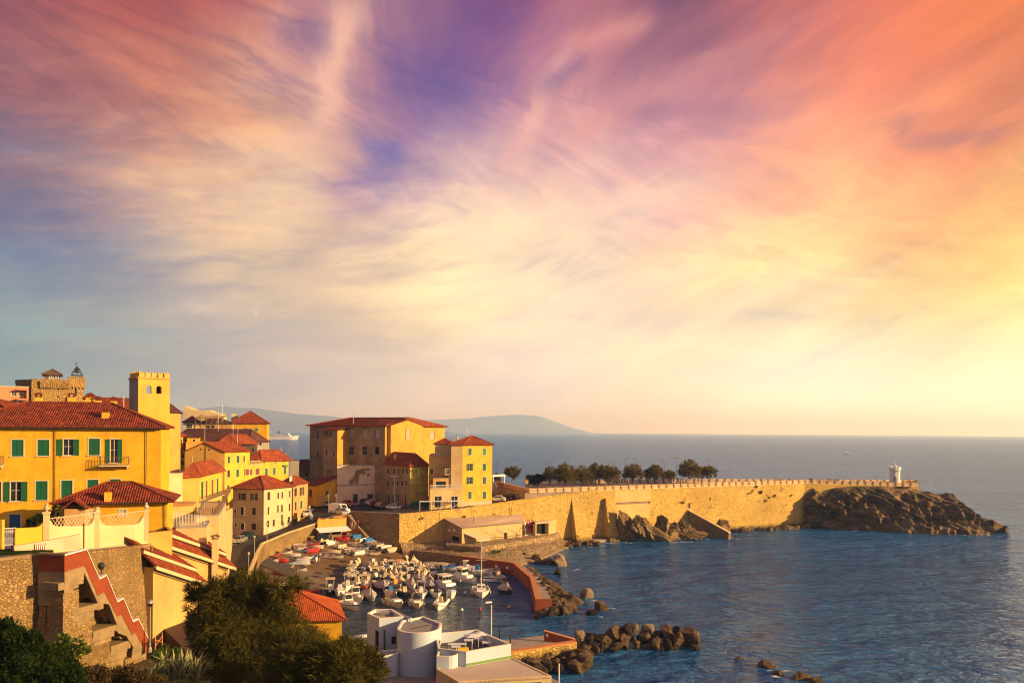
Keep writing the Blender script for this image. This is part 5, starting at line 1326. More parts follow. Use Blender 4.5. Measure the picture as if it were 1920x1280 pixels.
# pink house
a,b=W2(-40,128,740),W2(53.5,131,740)
pk,ws,_=house('pink_house','flat roofed salmon pink house under the castle at the left edge','house',[a,b,b*1.07,a*1.07],14,zat(30,725.5,130),PINK,'flat',FRAME,
   [(0,(21.5,735,31,742),'g'),(0,(20.5,751,30.5,758),'s'),(0,(36,736,43,742),'g'),(0,(34.5,751.5,43,758),'g')],sh=BRNSH)
m=MB(); w=ws[0]; u0,z1=w.hit(32.5,731); u1,z0=w.hit(52.5,749); bar(m,w,u0,u1,z1-.05,z1+.15,0,.9); bar(m,w,u0,u1,z0-.1,z0+.15,0,.9); bar(m,w,u1-.12,u1,z0,z1,0,.9); m.build('balcony',PINK,pk)
# roofs glimpsed between house and turret
for (p0,p1,yt,Y,mt,lb) in [(160,180,742,140,YEL2,'little yellow house between the turret and the tower'),(178,206,752,135,OCH,'dark roofed house left of the tower')]:
    a,b=W2(p0,Y,750),W2(p1,Y+1.5,750); house('town_house',lb,'house',[a,b,b*1.045,a*1.045],14,zat(p0,yt+4,Y),mt,'hip',TILED if mt is OCH else TILE2,(),rise=.9)
a,b=W2(186,133,755),W2(243,136,755); house('town_house','house with a plain rust red roof just left of the tower','house',[a,b,b*1.05,a*1.05],14,zat(220,763,134),OCH,'gable',TILE2,(),rise=1.6,axis=0)
a,b=W2(-12,100,770),W2(8,101,770); house('town_house','yellow house with a low gable peeping over the large roof at the left edge','house',[a+Vector((-8,0)),b,b+Vector((0,9)),a+Vector((-8,9))],14,zat(0,766,100),YEL,'hip',TILE2,(),rise=1.5)

# ---- old town behind the tower
TH='houses of the old town'
def th(label,l,c,r,eave,mat,roof,rm,wins=(),z0=6,**kw):
    q=quadW(l,c,r); ez=zat(c[0],eave,c[1]); return house('town_house',label,'house',q,z0,ez,mat,roof,rm,wins,group=TH,**kw)
th('orange house with a dark red hip roof right beside the tower',(300,160),(336,164),(338,172),773.5,OCH,'hip',TILED,rise=1.7)
q=quadW((342,262),(414,264),(418,274)); cw=Wall(q[0],q[1])
cr2=empty('parapet_house',(q[0].x,q[0].y,10),'cream house end with a stepped slanting parapet on the skyline','house',TH)
pp=[cw.hit(*p) for p in ((344,810),(413,810),(413,777),(398,772.5),(390,768.5),(362,768.5),(344,761))]
MB().prism([cw.pt(u,z,0) for u,z in pp],Vector((0,6,0))).build('wall',CREAM,cr2)
th('pale house with a dark window under a dark hip roof right of the tower',(343,246),(372,247),(376,258),792,CREAM,'hip',TILED,[(0,(349,795,360,802),'g')],rise=2.0)
th('low brown house behind a rooftop pergola',(370,250),(434,252),(437,262),794,OCH2,'hip',TILED,[(0,(386,797,393,803),'v'),(0,(396,797,402,803),'v')],rise=2.3,fr=None)
yh,ws,ro=th('yellow house with two green shuttered windows under a red hip roof on the skyline',(432,268),(500,270),(504,284),793.5,YEL,'hip',TILE,[(0,(458,802,464,808),'s',GREENL),(0,(478,802,484,808),'s',GREENL)],rise=4.2,over=.6)
p=at(440,785,276); chimney(ro,p.x,p.y,p.z-3,zat(440,776,276),2.2,CREAM,False)
th('long house with a dark weathered roof and grey end wall above the sea',(315,240),(466,242),(503,254),829,GREYP,'hip',TILED,[(1,(486,829,491,835),'v')],rise=3.9,axis=0,over=.4,inset=.4)
th('dark roofed house with tv aerials in the middle of the old town',(376,226),(452,228),(462,236),830,OCH2,'hip',TILED,(),rise=3.0,inset=.2)
th('narrow yellow house with tall slit windows right of the tower',(322,214),(331,215),(350,224),819,YEL2,'hip',TILE2,[(1,(338,823,341,831),'s',BRNSH),(1,(337.5,840,340.5,850),'s',BRNSH)],rise=.8,over=.25)
th('small yellow house with an arched attic window',(350,220),(373,221),(376,230),820,YEL,'hip',TILED,[(0,(361,823,366,829),'v')],rise=.8,over=.2)
th('low ochre house wall below the dark roofs',(348,212),(384,214),(388,222),829,OCH,'flat',OCH,())
th('cream house with a bright red sloping roof in the middle of the old town',(404,218),(448,220),(482,236),834,CREAM,'hip',TILE,[(0,(436,838,440,844),'v'),(1,(472,840,476,846),'v')],rise=2.8,axis=1,inset=.25)
th('weathered ochre strip house against the tower',(312,205),(324,206),(327,214),816,OCH2,'flat',OCH2,())
th('low house with a purple brown roof below the old town',(312,190),(346,192),(350,200),868,OCH2,'hip',TILED,(),rise=1.2)
# aerials on those roofs
for i,(px,py,Y,h) in enumerate([(384,830,224,4.4),(409,812,236,7.0),(437,820,228,4),(446,818,229,3.4),(397,782,252,3),(417,780,253,4.4),(324,815,212,6.5),(528,866,203,4.0)]):
    p=at(px,py,Y); r_=empty('tv_aerial',p,['aerial on the dark roof with a square antenna','tallest aerial over the pergola roof','aerial with drooping rods over the red sloping roof','short aerial beside the one with drooping rods','thin aerial on the pale skyline roof','aerial beside the rooftop pergola','lonely aerial beside the tower','aerial on the cream green-shuttered house'][i],'aerial')
    m=MB(); m.tube([p-Vector((0,0,1.5)),p+Vector((0,0,h))],.03,4); m.build('mast',GALV,r_); m=MB()
    for k in range(4): m.tube([p+Vector((-.5+.06*k,0,h-.15-.22*k)),p+Vector((.5-.06*k,0,h-.15-.22*k))],.03,3)
    m.build('antenna',GALV,r_)
# rooftop pergola
q0=cw; pg=empty('rooftop_pergola',tuple(at(370,802,246)),'dark reed covered pergola on a roof terrace of the old town','pergola')
a=at(366,802,244); b=at(418,803,246)
for t in np.linspace(0,1,6): p=a.lerp(b,t); posts(pg,[(p,p+Vector((0,0,3.0))),(p+Vector((0,3.5,0)),p+Vector((0,3.5,3.2)))],.09,WOOD)
m=MB()
for t in np.linspace(0,1,26): p=a.lerp(b,t)+Vector((0,0,3.05)); m.tube([p+Vector((0,-.5,-.1)),p+Vector((random.uniform(-.4,.4),4.2,.6+random.random()*.5))],.1,4)
m.build('reed_cover',WOOD,pg)

# ---- yellow gabled house and its row toward the sea
q=quadW((346,184),(421,185),(468,193.5))
ez=zat(421,847.5,185)
gb,ws,ro=house('gabled_house','house with a wide ochre gable end and bright yellow shuttered side','house',q,6,ez,YELG,'gable',TILE,
   [(1,(427,855,431,868),'s'),(1,(444,854,448.6,867),'s'),(1,(456,854,459,866),'s',REDSH),(1,(426,881,431,894),'s',BRNSH),(1,(443,880,447.6,893.5),'s'),(1,(426,909,430,922),'s')],rise=2.3,axis=1,over=.35,sh=GREEN)
m=MB(); w=ws[0]; m.poly([w.pt(0,6,.012),w.pt(w.L,6,.012),w.pt(w.L,ez,.012),w.pt(w.L/2,ez+2.22,.012),w.pt(0,ez,.012)]); m.build('gable_end',OCH,gb)
m=MB(); u=w.L*.52; m.tube([w.pt(u,ez+1.4,.06),w.pt(u,8,.06)],.06,5); m.build('drainpipe',IRON,gb)
for px,py in ((376.5,842),(392,842.5),(364,869)): 
    r=w.rect((px-1.4,py-1.7,px+1.4,py+1.7)); m=MB(); bar(m,w,r[0],r[1],r[2],r[3],.005,.03); m.build('vent',BRNSH,gb)
for i,(t,s) in enumerate(((.2,.4),(.42,.55),(.5,.75),(.66,.85),(.83,.9))):    # rooflights
    pass
q=quadW((470,147),(490,150),(502,156))
rl=[]
cn,ws,_=th('yellow link house with brown shutters and a roof terrace',(456,191.5),(468.5,193),(490,196.5),873,YELG,'flat',CREAM,[(1,(460,879,466.5,890),'s',REDSH),(1,(468.5,879,473,890),'s',REDSH),(1,(479,878,486.5,889),'s',REDSH)])
railing(cn,ws[1],.1,ws[1].L-.1,zat(468,871.5,193.5),.95,-.1,CREAM,.3,r=.07)
q=quadW((466,196.5),(489,197),(541,203.5))
cy,ws,ro=house('cream_row_house','cream yellow row house with green shutters and a red roof next to the open sea','house',q,6,zat(489,865,197),YELG,'hip',TILE,
  [(1,(497,877.5,501.7,891),'s'),(1,(512,876.6,516.5,889.5),'s'),(1,(532,875,536.6,888),'s'),(1,(494,866,496,870.5),'v'),(1,(516,865.5,518.2,869.5),'v'),(1,(531.5,864.5,533.3,868.5),'v')],rise=2.8,over=.45,axis=1)
m=MB(); r=ws[1].rect((530,872.5,539.5,873.5)); bar(m,ws[1],r[0],r[1],r[2],r[3]+.15,0,.6); m.build('door_hood',GREENL,cy)
p=at(533,866,203); chimney(ro,p.x,p.y+1,p.z-1.5,zat(533,849,203),.7,BROWN,False)
# terracotta roof block under the row
th('shaded grey house end right of the cream row',(543,206),(560,207),(561,213),864.5,GREYP,'flat',GREYP,())
th('dark brown roofed warehouse in shade between the row and the church',(548,222),(598,225),(602,238),880,CHDARK,'hip',TILED,[(0,(586,884,592,891),'v'),(0,(572,886,578,892),'v')],rise=2.6,axis=0,inset=.5,fr=None)

# ---- ochre house with the long balcony
q=quadW((341,146),(374,149),(417,169)); ez=zat(374,893.5,149)
oh,ws,ro=house('balcony_house','ochre house with tall green shutters and a long balcony facing the harbour','house',q,8,ez,YELG,'hip',TILE,
  [(1,(377,903,381,935),'s'),(1,(385.5,901.5,388.6,932),'s',REDSH),(1,(396.5,899,400,929),'s',REDSH),(1,(406.3,896.5,409.3,926),'s'),(1,(376.5,949,380,955),'v'),(1,(385,946,388,955),'s'),(1,(395.4,943.5,401.6,955),'s'),(1,(405.6,938.5,412,955),'s')],rise=2.5,over=.5,sh=GREEN,axis=1)
m=MB(); w=ws[0]; m.poly([w.pt(0,8,.012),w.pt(w.L,8,.012),w.pt(w.L,ez-.02,.012),w.pt(0,ez-.02,.012)]); m.build('front_render',OCH,oh)
w=ws[1]; zb=w.hit(378,938)[1]; balcony(oh,w,[-.1,w.L+1.5,zb,zb],1.3,CREAM)
th('pale cream box house with a flat top between the tower and the balcony house',(311,141),(341.5,144),(345,152),888,CREAM,'flat',CREAM,())
p=at(331,884,107); cb=None

# ---- white corner house and ochre neighbour by the road
WZ=4.4; q=quadW((437,174.5),(495,173),(548,181.6)); ez=zat(495,916.5,173)
wh,ws,ro=house('white_corner_house','white three-storey corner house with brown shutters and red roof beside the road','house',q,WZ,ez,CREAM,'hip',TILE,
  [(0,(448,924,460.7,937.5),'o',BRNSH),(0,(470,924,483,938),'o',BRNSH),(0,(450.5,950,457,964.5),'s',BRNSH),(0,(473,951,479.6,965),'s',BRNSH),(0,(439,955,443,962),'v'),(0,(450.5,980,457.6,1000),'d'),(0,(471,980.5,480,1001.5),'d'),(0,(440,979.5,444,987.5),'g'),
   (1,(501,922,506.5,936.5),'s',BRNSH),(1,(520,923,523,934.5),'s',BRNSH),(1,(527.5,922,530.4,933.5),'s',BRNSH),(1,(541.8,919.7,544.4,931.5),'s',BRNSH),(1,(501.7,949.8,504.6,964),'s',BRNSH),(1,(519.6,946.7,522.4,960),'s',BRNSH),(1,(527,946,530,959.5),'s',BRNSH),(1,(541.4,943.7,544.2,957),'s',BRNSH),
   (1,(500,976,504.4,990.5),'s',BRNSH),(1,(511,974,515,986),'s',BRNSH),(1,(527,964,530.4,991),'d'),(1,(540,968,544,979),'v')],rise=2.6,over=.55,sh=BRNSH,axis=1)
w=ws[0]; m=MB()
for py in (943,967): z=w.hit(460,py)[1]; bar(m,w,0,w.L,z,z+.06,0,.04)
m.build('string_course',BEIGE,wh)
m=MB(); bar(m,w,0,w.L,WZ,WZ+1.9,.003,.03); bar(m,ws[1],0,ws[1].L,WZ,WZ+2.4,.003,.03); m.build('plinth',BEIGE,wh)
MB().tube([w.pt(w.L-.3,ez-.1,.08),w.pt(w.L-.3,WZ+.5,.08)],.07,6).build('drainpipe',BRNSH,wh)
gutter(wh,ws[0],ez-.02,.5,.07); gutter(wh,ws[1],ez-.02,.5,.07,[(ws[1].L-.2,WZ)])
p=at(493,915,175); chimney(ro,p.x-.3,p.y+1,ez,zat(493,901,175),.6,CREAM,False)
p=at(551,907,184); chimney(ro,p.x-1,p.y+1,ez,zat(551,893,184),.6,WHITE,False)
q=[W2(522,186),W2(549.5,182.6),W2(577,192.5),W2(552,198)]; 
on,ws,ro=house('ochre_neighbour','weathered ochre house with dark shutters adjoining the white corner house','house',q,WZ,zat(549,910,182.6),OCH2,'hip',TILE,
  [(1,(551.5,915,556.4,929.4),'s',BRNSH),(1,(562,913.6,569,927.8),'o',BRNSH),(1,(552.6,940.6,555.4,956),'s',BRNSH),(1,(563,939,566.6,952.5),'s',GREEN),(1,(555,968,558,982),'d'),(1,(563,966,566,979),'d')],rise=1.7,over=.35,axis=1,sh=BRNSH)

# ---- large church-like building
K=Vector((-32.7,206.0)); df=Vector((-.9,.44)).normalized(); dr=Vector((.44,.9)).normalized()
CH=[K+df*24.6,K,K+dr*29.8,K+dr*29.8+df*24.6]; ez=29.2
wc=[Wall(CH[i],CH[(i+1)%4]) for i in range(4)]
chr_=empty('convent',(K.x,K.y,8),'large old ochre building with shade-darkened front in the middle of the town','church')
fw=[(655.5,805,662.5,820.5,'o'),(680,806,687.5,822,'g'),(704,805,711.5,821,'g'),(655,837,663,852.5,'g'),(680,836.5,688,852.5,'g'),(703,837,711,852,'v')]
hs0=[wc[0].rect(r[:4]) for r in fw]; sw_=[(754.5,805,762,823,'g'),(806.5,809.5,814.5,823,'g')]; hs1=[wc[1].rect(r[:4]) for r in sw_]
m=MB(); wallmesh(m,wc[0],7,ez,hs0,.35); wallmesh(m,wc[3],7,ez); m.build('front_wall',CHDARK,chr_)  # the front's shade is painted in by the darker render
m=MB(); wallmesh(m,wc[1],7,ez,hs1,.35); wallmesh(m,wc[2],7,ez); m.build('side_wall',CHURCH,chr_)
for r,h in zip(fw,hs0): window(chr_,wc[0],h,'v' if r[4]=='v' else 'g',fr=GREYP,fw=.16,glass=GLASSL if r[0] in (655.5,680,704) and r[1]<810 else None)
for r,h in zip(sw_,hs1): window(chr_,wc[1],h,'g',fr=OCH2,fw=.14,glass=GLASSL)
# gable bay on the right side: px 725-787
ug0=wc[1].hit(726,830)[0]; ug1=wc[1].hit(787,830)[0]; uc=(ug0+ug1)/2
zap=wc[1].hit(758,788)[1]; zap=min(zap,ez+2.6)
m=MB(); m.prism([wc[1].pt(ug0,12,1.1),wc[1].pt(ug1,12,1.1),wc[1].pt(ug1,ez+.15,1.1),wc[1].pt(uc,zap,1.1),wc[1].pt(ug0,ez+.15,1.1)],-Vector((wc[1].n.x,wc[1].n.y,0))*1.08)
gbay=m.build('gable_bay',CHURCH,chr_)
rg=wc[1].rect((754.5,805,762,823)); 
for o_ in list(chr_.children):
    pass
window(chr_,Wall(wc[1].pt(0,0,1.27)[:2],wc[1].pt(wc[1].L,0,1.27)[:2]),rg,'g',fr=OCH2,fw=.14,glass=GLASSL)
# roofs
zr=zat(700,782,214); 
pl,rid=hiproof(CH,ez,zr-ez,.8,.22,0)
mb=MB(); 
for p in pl: tiles(mb,p,.5)
for a,b in rid: mb.tube([a+Vector((0,0,.05)),b+Vector((0,0,.06))],.16,6)
e0,e1=wc[1].pt(ug0-.3,ez+.15,1.3),wc[1].pt(ug1+.3,ez+.15,1.3); tp=wc[1].pt(uc,zap+.25,1.3); bk_=wc[1].pt(uc,zap+.25,-8.5)
tiles(mb,[e0,wc[1].pt(ug0-.3,ez+.15,-3),bk_,tp],.5); tiles(mb,[wc[1].pt(ug1+.3,ez+.15,-3),e1,tp,bk_],.5)
mb.build('roof',TILE,chr_)
# corner buttress tower on the front
ub=wc[0].hit(654,850)[0]; dbt=4.8; p1=wc[0].pt(ub,0,0); p0=wc[0].pt(ub,0,dbt); sol=None
wb0=wc[0].pt(ub-4.6,0,dbt); zb=ez-1.2
BT=[Vector(wb0[:2]),Vector(p0[:2]),Vector(p1[:2]),Vector(wc[0].pt(ub-4.6,0,0)[:2])]; wbt=[Wall(BT[i],BT[(i+1)%4]) for i in range(4)]
m=MB(); 
for w in (wbt[0],wbt[3]): wallmesh(m,w,7,zb)
m.build('buttress_front',CHDARK,chr_); m=MB(); wallmesh(m,wbt[1],7,zb); m.poly([V3(p,zb) for p in BT]); m.build('buttress_side',CHURCH,chr_)
m=MB(); bt3=[V3(p,zb) for p in BT]; up_=Vector((0,0,1.1)); tiles(m,[bt3[0]-Vector((.3,.3,0)),bt3[1]+Vector((.3,-.3,0)),bt3[2]+up_,bt3[3]+up_],.5); m.build('buttress_roof',TILE2,chr_)
for px,py in ((610,813),(614,813),(618,813),(622,813),(626,850),(612,848),(615,884),(621,884)):
    r=wbt[0].rect((px-.8,py-5,px+.8,py+5)); m=MB(); bar(m,wbt[0],r[0],r[1],r[2],r[3],.004,.03); m.build('slit',DARK,chr_)
for px,py in ((596,815),(596,852)):
    r=wc[0].rect((px-.9,py-7,px+.9,py+7)); m=MB(); bar(m,wc[0],r[0],r[1],r[2],r[3],.004,.03); m.build('slit',DARK,chr_)
# lower front block, peeling plaster paled to make up for lost sunlight
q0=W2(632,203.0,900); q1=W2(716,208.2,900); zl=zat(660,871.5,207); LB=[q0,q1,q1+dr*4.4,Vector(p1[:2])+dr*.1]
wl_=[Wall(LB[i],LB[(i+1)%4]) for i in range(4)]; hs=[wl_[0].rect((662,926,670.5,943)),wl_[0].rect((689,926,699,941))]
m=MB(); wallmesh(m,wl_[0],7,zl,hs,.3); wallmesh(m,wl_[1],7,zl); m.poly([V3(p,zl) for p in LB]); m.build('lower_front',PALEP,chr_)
m=MB(); bar(m,wl_[0],0,wl_[0].L,zl-.02,zl+.25,-.3,.12); z=wl_[0].hit(670,909)[1]; bar(m,wl_[0],0,wl_[0].L,z,z+.18,0,.15); m.build('string_course',GREYP,chr_)
for h in hs: window(chr_,wl_[0],h,'d',BRNSH,GREYP)
m=MB(); g=random.Random(3)      # patches where the plaster has fallen
for cx,cy,sx,sy in ((668,895,7,13),(676,885,12,6),(685,880,10,3),(660,902,6,6),(690,890,3,3)):
    u,z=wl_[0].hit(cx,cy); kx=wl_[0].hit(cx+1,cy)[0]-u; pts=[]
    for k in range(14):
        a_=2*math.pi*k/14; rr=.6+.5*g.random(); pts.append(wl_[0].pt(u+math.cos(a_)*sx*kx*rr,z+math.sin(a_)*sy*.14*rr,.008))
    m.poly(pts)
m.build('bare_render',CHDARK,chr_)

# ---- small ochre shed house
q=[W2(577,205.5),W2(593,200.5),W2(640,204.2),W2(626,212)]; zl_=zat(593,911,200.5); zh=zat(640,891.5,204.2)
sh_=empty('ochre_annex',(q[1].x,q[1].y,STZ-.3),'small orange house with a sloping red roof in front of the big church building','house')
wsq=[Wall(q[i],q[(i+1)%4]) for i in range(4)]; m=MB()
hs=[wsq[1].rect((627,899.5,634,907)),wsq[1].rect((610,920,616,933))]
wallmesh(m,wsq[0],STZ-.3,zl_,[wsq[0].rect((580,917,585,932))]); wallmesh(m,wsq[1],STZ-.3,zl_,hs)
w=wsq[1]; m.poly([w.pt(0,zl_),w.pt(w.L,zl_),w.pt(w.L,zh)]); wallmesh(m,wsq[2],STZ-.3,zh); m.build('wall',YEL,sh_)
for h in hs[1:]: window(sh_,wsq[1],h,'s',REDSH,FRAME)
window(sh_,wsq[1],hs[0],'s',REDSH,FRAME); window(sh_,wsq[0],wsq[0].rect((580,917,585,932)),'s',BRNSH,FRAME)
e=[wsq[0].pt(-.3,zl_,.3),wsq[0].pt(wsq[0].L+.3,zl_,.3)]; far_=[wsq[2].pt(-.3,zh,.4),wsq[2].pt(wsq[2].L+.3,zh,.4)]
roofobj(sh_,[[wsq[0].pt(-.4,zl_+.05,.35),wsq[0].pt(wsq[0].L+.3,zl_+.05,.35),wsq[2].pt(-.3,zh+.1,.3),wsq[2].pt(wsq[2].L+.4,zh+.1,.3)]],[],TILE2)
m=MB(); bar(m,wsq[1],0,wsq[1].L,STZ-.2,STZ+2.4,.003,.03); m.build('plinth',OCH,sh_)

# ---- brown house with scaffold
q=[W2(714,208.5),W2(768.5,191),W2(803,193.8),W2(752,211)]; ez=zat(768.5,874.5,191)
w0=Wall(q[0],q[1]); wins=[]
for px in (718,728,739.5,747.5,755.5,763): wins.append((0,(px-1.7,877,px+2.1,888.5),'s',BRNSH))
for px in (718.5,728,737.5,745.5,754,762): wins.append((0,(px-1.7,899.5,px+2.1,911.5),'s',BRNSH))
for px,k in ((719,'s'),(728,'d'),(737,'d'),(746.5,'s'),(760,'d')): wins.append((0,(px-1.6,925,px+2.4,940 if k=='s' else 947),k,GREEN if k=='s' else BRNSH))
for py in (880,904): wins.append((1,(784,py,790,py+8),'s',GREENL))
brh,ws,ro=house('brown_house','grey brown three-storey house with red hip roof at the head of the parking square','house',q,STZ-.3,ez,BROWN,'hip',TILE,wins,rise=3.0,over=.5,fr=FRAME,axis=0)
m=MB(); w=ws[1]; m.poly([w.pt(0,STZ,.012),w.pt(w.L,STZ,.012),w.pt(w.L,ez-.02,.012),w.pt(0,ez-.02,.012)]); 
p=at(762,850,196); 
scf=empty('scaffold',tuple(ws[1].pt(0,STZ,1.2)),'green netted scaffold on the sunny end of the brown house','scaffold'); m=MB(); w=ws[1]
for u in np.linspace(-.2,w.L+.3,4):
    for o in (.5,1.4): m.tube([w.pt(u,STZ,o),w.pt(u,ez-.3,o)],.035,4)
for z in np.arange(STZ+2,ez,1.9):
    for o in (.5,1.4): m.tube([w.pt(-.2,z,o),w.pt(w.L+.3,z,o)],.03,4)
m.build('tubes',P('green scaffold tube',(.06,.30,.12),.5),scf); m=MB()
for z in np.arange(STZ+2,ez,1.9): bar(m,w,-.2,w.L+.3,z-.05,z,.9,1.4)
m.build('boards',WOOD,scf); m=MB(); bar(m,w,-.2,w.L+.3,STZ+.05,STZ+1.9,1.42,1.45); m.build('hoarding',P('green hoarding',(.02,.16,.06),.7),scf)
m=MB(); m.poly([w.pt(0,STZ,.014),w.pt(w.L,STZ,.014),w.pt(w.L,ez-.05,.014),w.pt(0,ez-.05,.014)]); m.build('end_render',YELG,brh)

# ---- middle houses with terraces
q=[W2(786,205),W2(816,199.5),W2(866,203),W2(836,212)]; 
th('tall ochre rear house with a roof terrace behind the terraces',(804,190.2),(845,190.8),(847,204),854,OCH2,'flat',SAND,[(0,(806.5,879,812,888.5),'s',GREEN)],z0=STZ-.3)
tb,ws,_=house('terraced_house','low ochre house with stacked balconies between the scaffold and the yellow house','house',[W2(806,186.0),W2(866,189.2),W2(866,200),W2(808,198)],STZ-.3,zat(840,917,188),SAND,'flat',SAND,[(0,(815,930,828,951),'g'),(0,(846,930,858,952),'g')],depth=.5)
house('balcony_room','upper room with a canopy opening onto the ochre roof terrace','house',[W2(812,187.8),W2(841,188.9),W2(843,195),W2(814,194)],zat(840,917,188)+.02,zat(820,897,188),OCH2,'flat',BROWN,[(0,(817,902,836,915),'v')],depth=1.0,fr=None)
house('balcony_room','narrow tall room beside the canopied one, next to the yellow house','house',[W2(841.5,189.0),W2(866,190.4),W2(866,196),W2(843,196)],zat(840,917,188)+.02,zat(850,880,189),SAND,'flat',SAND,[(0,(846.5,903,854,914.5),'g'),(0,(835,879,842,889),'g')],fr=FRAME)
railing(tb,ws[0],.1,ws[0].L-.1,zat(840,917,188)+.18,.9,-.1,FRAMEW,.2,r=.03)

# ---- bright yellow seaside house
q=[W2(867,189.4),W2(922.5,193.4),W2(920,203),W2(866,200)]; ez=zat(867,833.5,189.4)
wins=[]
for px in (881,908):
    for py,k in ((840,'s'),(869,'m' if px>900 else 'o'),(894,'s' if px>900 else 'o'),(921.5,'s')):
        d=3.0 if k in('s','m') else 5.6
        wins.append((0,(px-d,py,px+d,py+12.8),k,GREENL if py<860 and px>900 else GREEN))
sy,ws,ro=house('seaside_house','narrow bright yellow four-storey house with green shutters at the edge of the sea wall','house',[W2(845.5,188.9),q[0],q[1],W2(898,205)],STZ-.3,ez,YELG,'hip',TILE,[(1,)+w_[1:] for w_ in wins],rise=2.0,over=.5,axis=1,inset=.9)
w=ws[1]; m=MB(); z=w.hit(890,913.5)[1]; bar(m,w,0,w.L,z,z+.1,0,.06); m.build('string_course',YEL2,sy); m=MB(); bar(m,w,0,w.L,STZ,w.hit(890,939.5)[1],.003,.03); m.build('plinth',BEIGE,sy)
m=MB(); w0=ws[0]; m.poly([w0.pt(0,STZ,.012),w0.pt(w0.L,STZ,.012),w0.pt(w0.L,ez-.02,.012),w0.pt(0,ez-.02,.012)]); m.build('left_flank',SAND,sy)
p=at(858,828,192); chimney(ro,p.x,p.y,p.z-1,zat(858,818,192),.5,SAND,False)
th('lower wing with a red roof leaning on the yellow seaside house',(815,191.0),(845.5,191.4),(850,204),832,SAND,'hip',TILE,[],z0=STZ-.3,rise=1.2)
# white truss canopy on the square
tc_=empty('white_canopy',tuple(at(820,950,186)),'white tubular canopy frame in front of the terraced houses','canopy'); a=at(787,957,184.5); b=at(866,951,186.5); m=MB()
zt_=at(800,940,185).z
for t in (0,.27,.5,.75,1): p=a.lerp(b,t); m.tube([Vector((p.x,p.y,STZ)),Vector((p.x,p.y,zt_))],.06,5)
for k in range(16): p=a.lerp(b,k/15); m.tube([Vector((p.x,p.y-.2,zt_)),Vector((p.x,p.y+2.4,zt_+.1))],.06,4)
for o in (0,1.1,2.2): m.tube([Vector((a.x,a.y+o,zt_)),Vector((b.x,b.y+o,zt_))],.07,5)
m.tube([a.lerp(b,.75)+Vector((0,0,0)),Vector((b.x,b.y,zt_))],.05,4); m.build('frame',FRAMEW,tc_)
kb=empty('white_kiosk',tuple(gz(938,900,TZ+.0)),'little white pavilion half hidden behind the yellow seaside house','kiosk')
a,b=W2(925,222,900),W2(945,224,900)
posts(kb,[(V3(p,TZ-4),V3(p,TZ+2.4)) for p in (a,b,b+Vector((0,4)),a+Vector((0,4)))],.15,FRAMEW,6); m=MB(); m.hexa([V3(p,TZ+2.4) for p in (a+Vector((-.5,-.5)),b+Vector((.5,-.5)),b+Vector((.5,4.5)),a+Vector((-.5,4.5)))]+[V3(p,TZ+2.9) for p in (a,b,b+Vector((0,4)),a+Vector((0,4)))]); m.build('roof',FRAMEW,kb)
m=MB(); m.hexa([V3(p,TZ-4) for p in (a,b,b+Vector((0,4)),a+Vector((0,4)))]+[V3(p,TZ+.8) for p in (a,b,b+Vector((0,4)),a+Vector((0,4)))]); m.build('counter',CREAM,kb)

# more flues and aerials over the roofs
for o_,lst in ((gb,((398,838,189),(440,841,196))),(oh,((352,884,156),)),(wh,((466,905,178),)),(on,((566,905,192),)),(brh,((741,856,202),(780,862,199))),(sy,((893,826,197),)),(yh,((478,786,277),))):
    rf=[c for c in o_.children if c.name.startswith('roof')][0]
    for px,py,Y in lst: p=at(px,py,Y); chimney(rf,p.x,p.y,p.z-1.6,p.z+.55,.55,CREAM,False)
for px,py,Y,h,lb in ((361,880,152,2.6,'thin tv aerial on the balcony house roof'),(445,838,194,3.0,'thin tv aerial on the gabled yellow house roof'),(508,903,180,2.6,'thin tv aerial on the white corner house roof'),(757,852,200,3.2,'thin tv aerial on the brown house roof'),(875,822,194,4.6,'tall aerial on the yellow seaside house roof'),(878,822,195,3.4,'shorter aerial beside the tall one on the yellow seaside house'),(232,772,97,2.0,'thin tv aerial on the ridge of the large yellow house'),(663,790,214,1.8,'small aerial on the eave of the old ochre building')):
    p=at(px,py,Y); r_=empty('tv_aerial',p,lb,'aerial'); m=MB(); m.tube([p-Vector((0,0,1.5)),p+Vector((0,0,h))],.028,4); m.build('mast',GALV,r_); m=MB()
    for k in range(4): m.tube([p+Vector((-.45+.06*k,0,h-.12-.2*k)),p+Vector((.45-.06*k,0,h-.12-.2*k))],.028,3)
    m.build('antenna',GALV,r_)
# ================================================================= FOREGROUND LEFT
GZ=9.3
# lower garden ground and the slope to the harbour
vs=[];fs=[];nx,ny=70,60
for i in range(nx+1):
    for j in range(ny+1):
        x=-75+85*i/nx; y=14+82*j/ny; xb=-22-15*max(0,min(1,(y-70)/14)); t=max(0,min(1,(x-xb)/(12-5*max(0,min(1,(y-70)/14))))); z=GZ*(1-t)+1.0*t
        if x<-24: z+=.25*fbm((x*.3,y*.3,5),4)
        if y>60: z-=.45
        hump=max(0,1-((x+17)**2+(y-42)**2)/260); z+=hump*1.2
        edge=max(0,min(1,(x-3.5)/2)); z=z*(1-edge)-1.5*edge
        if y>88: 
            e=min(1,(y-88)/6)
            if x>-16: z=z*(1-e)+ (-1.5)*e
        vs.append((x,y,z+.12*fbm((x*.9,y*.9,2),3)*(1-edge)))
for i in range(nx):
    for j in range(ny): a=i*(ny+1)+j; fs.append((a,a+ny+1,a+ny+2,a+1))
tag(meshobj('garden_ground',vs,fs,SOIL,smooth=True),kind='structure')
pth=[gz(292,1163,GZ+.45),gz(380,1160,GZ+.45),gz(382,1215,GZ+.45),gz(430,1300,GZ+.45),gz(372,1300,GZ+.45),gz(345,1215,GZ+.45)]
flat('garden_path',[tuple(p) for p in pth],PATHM,bot=GZ-1)
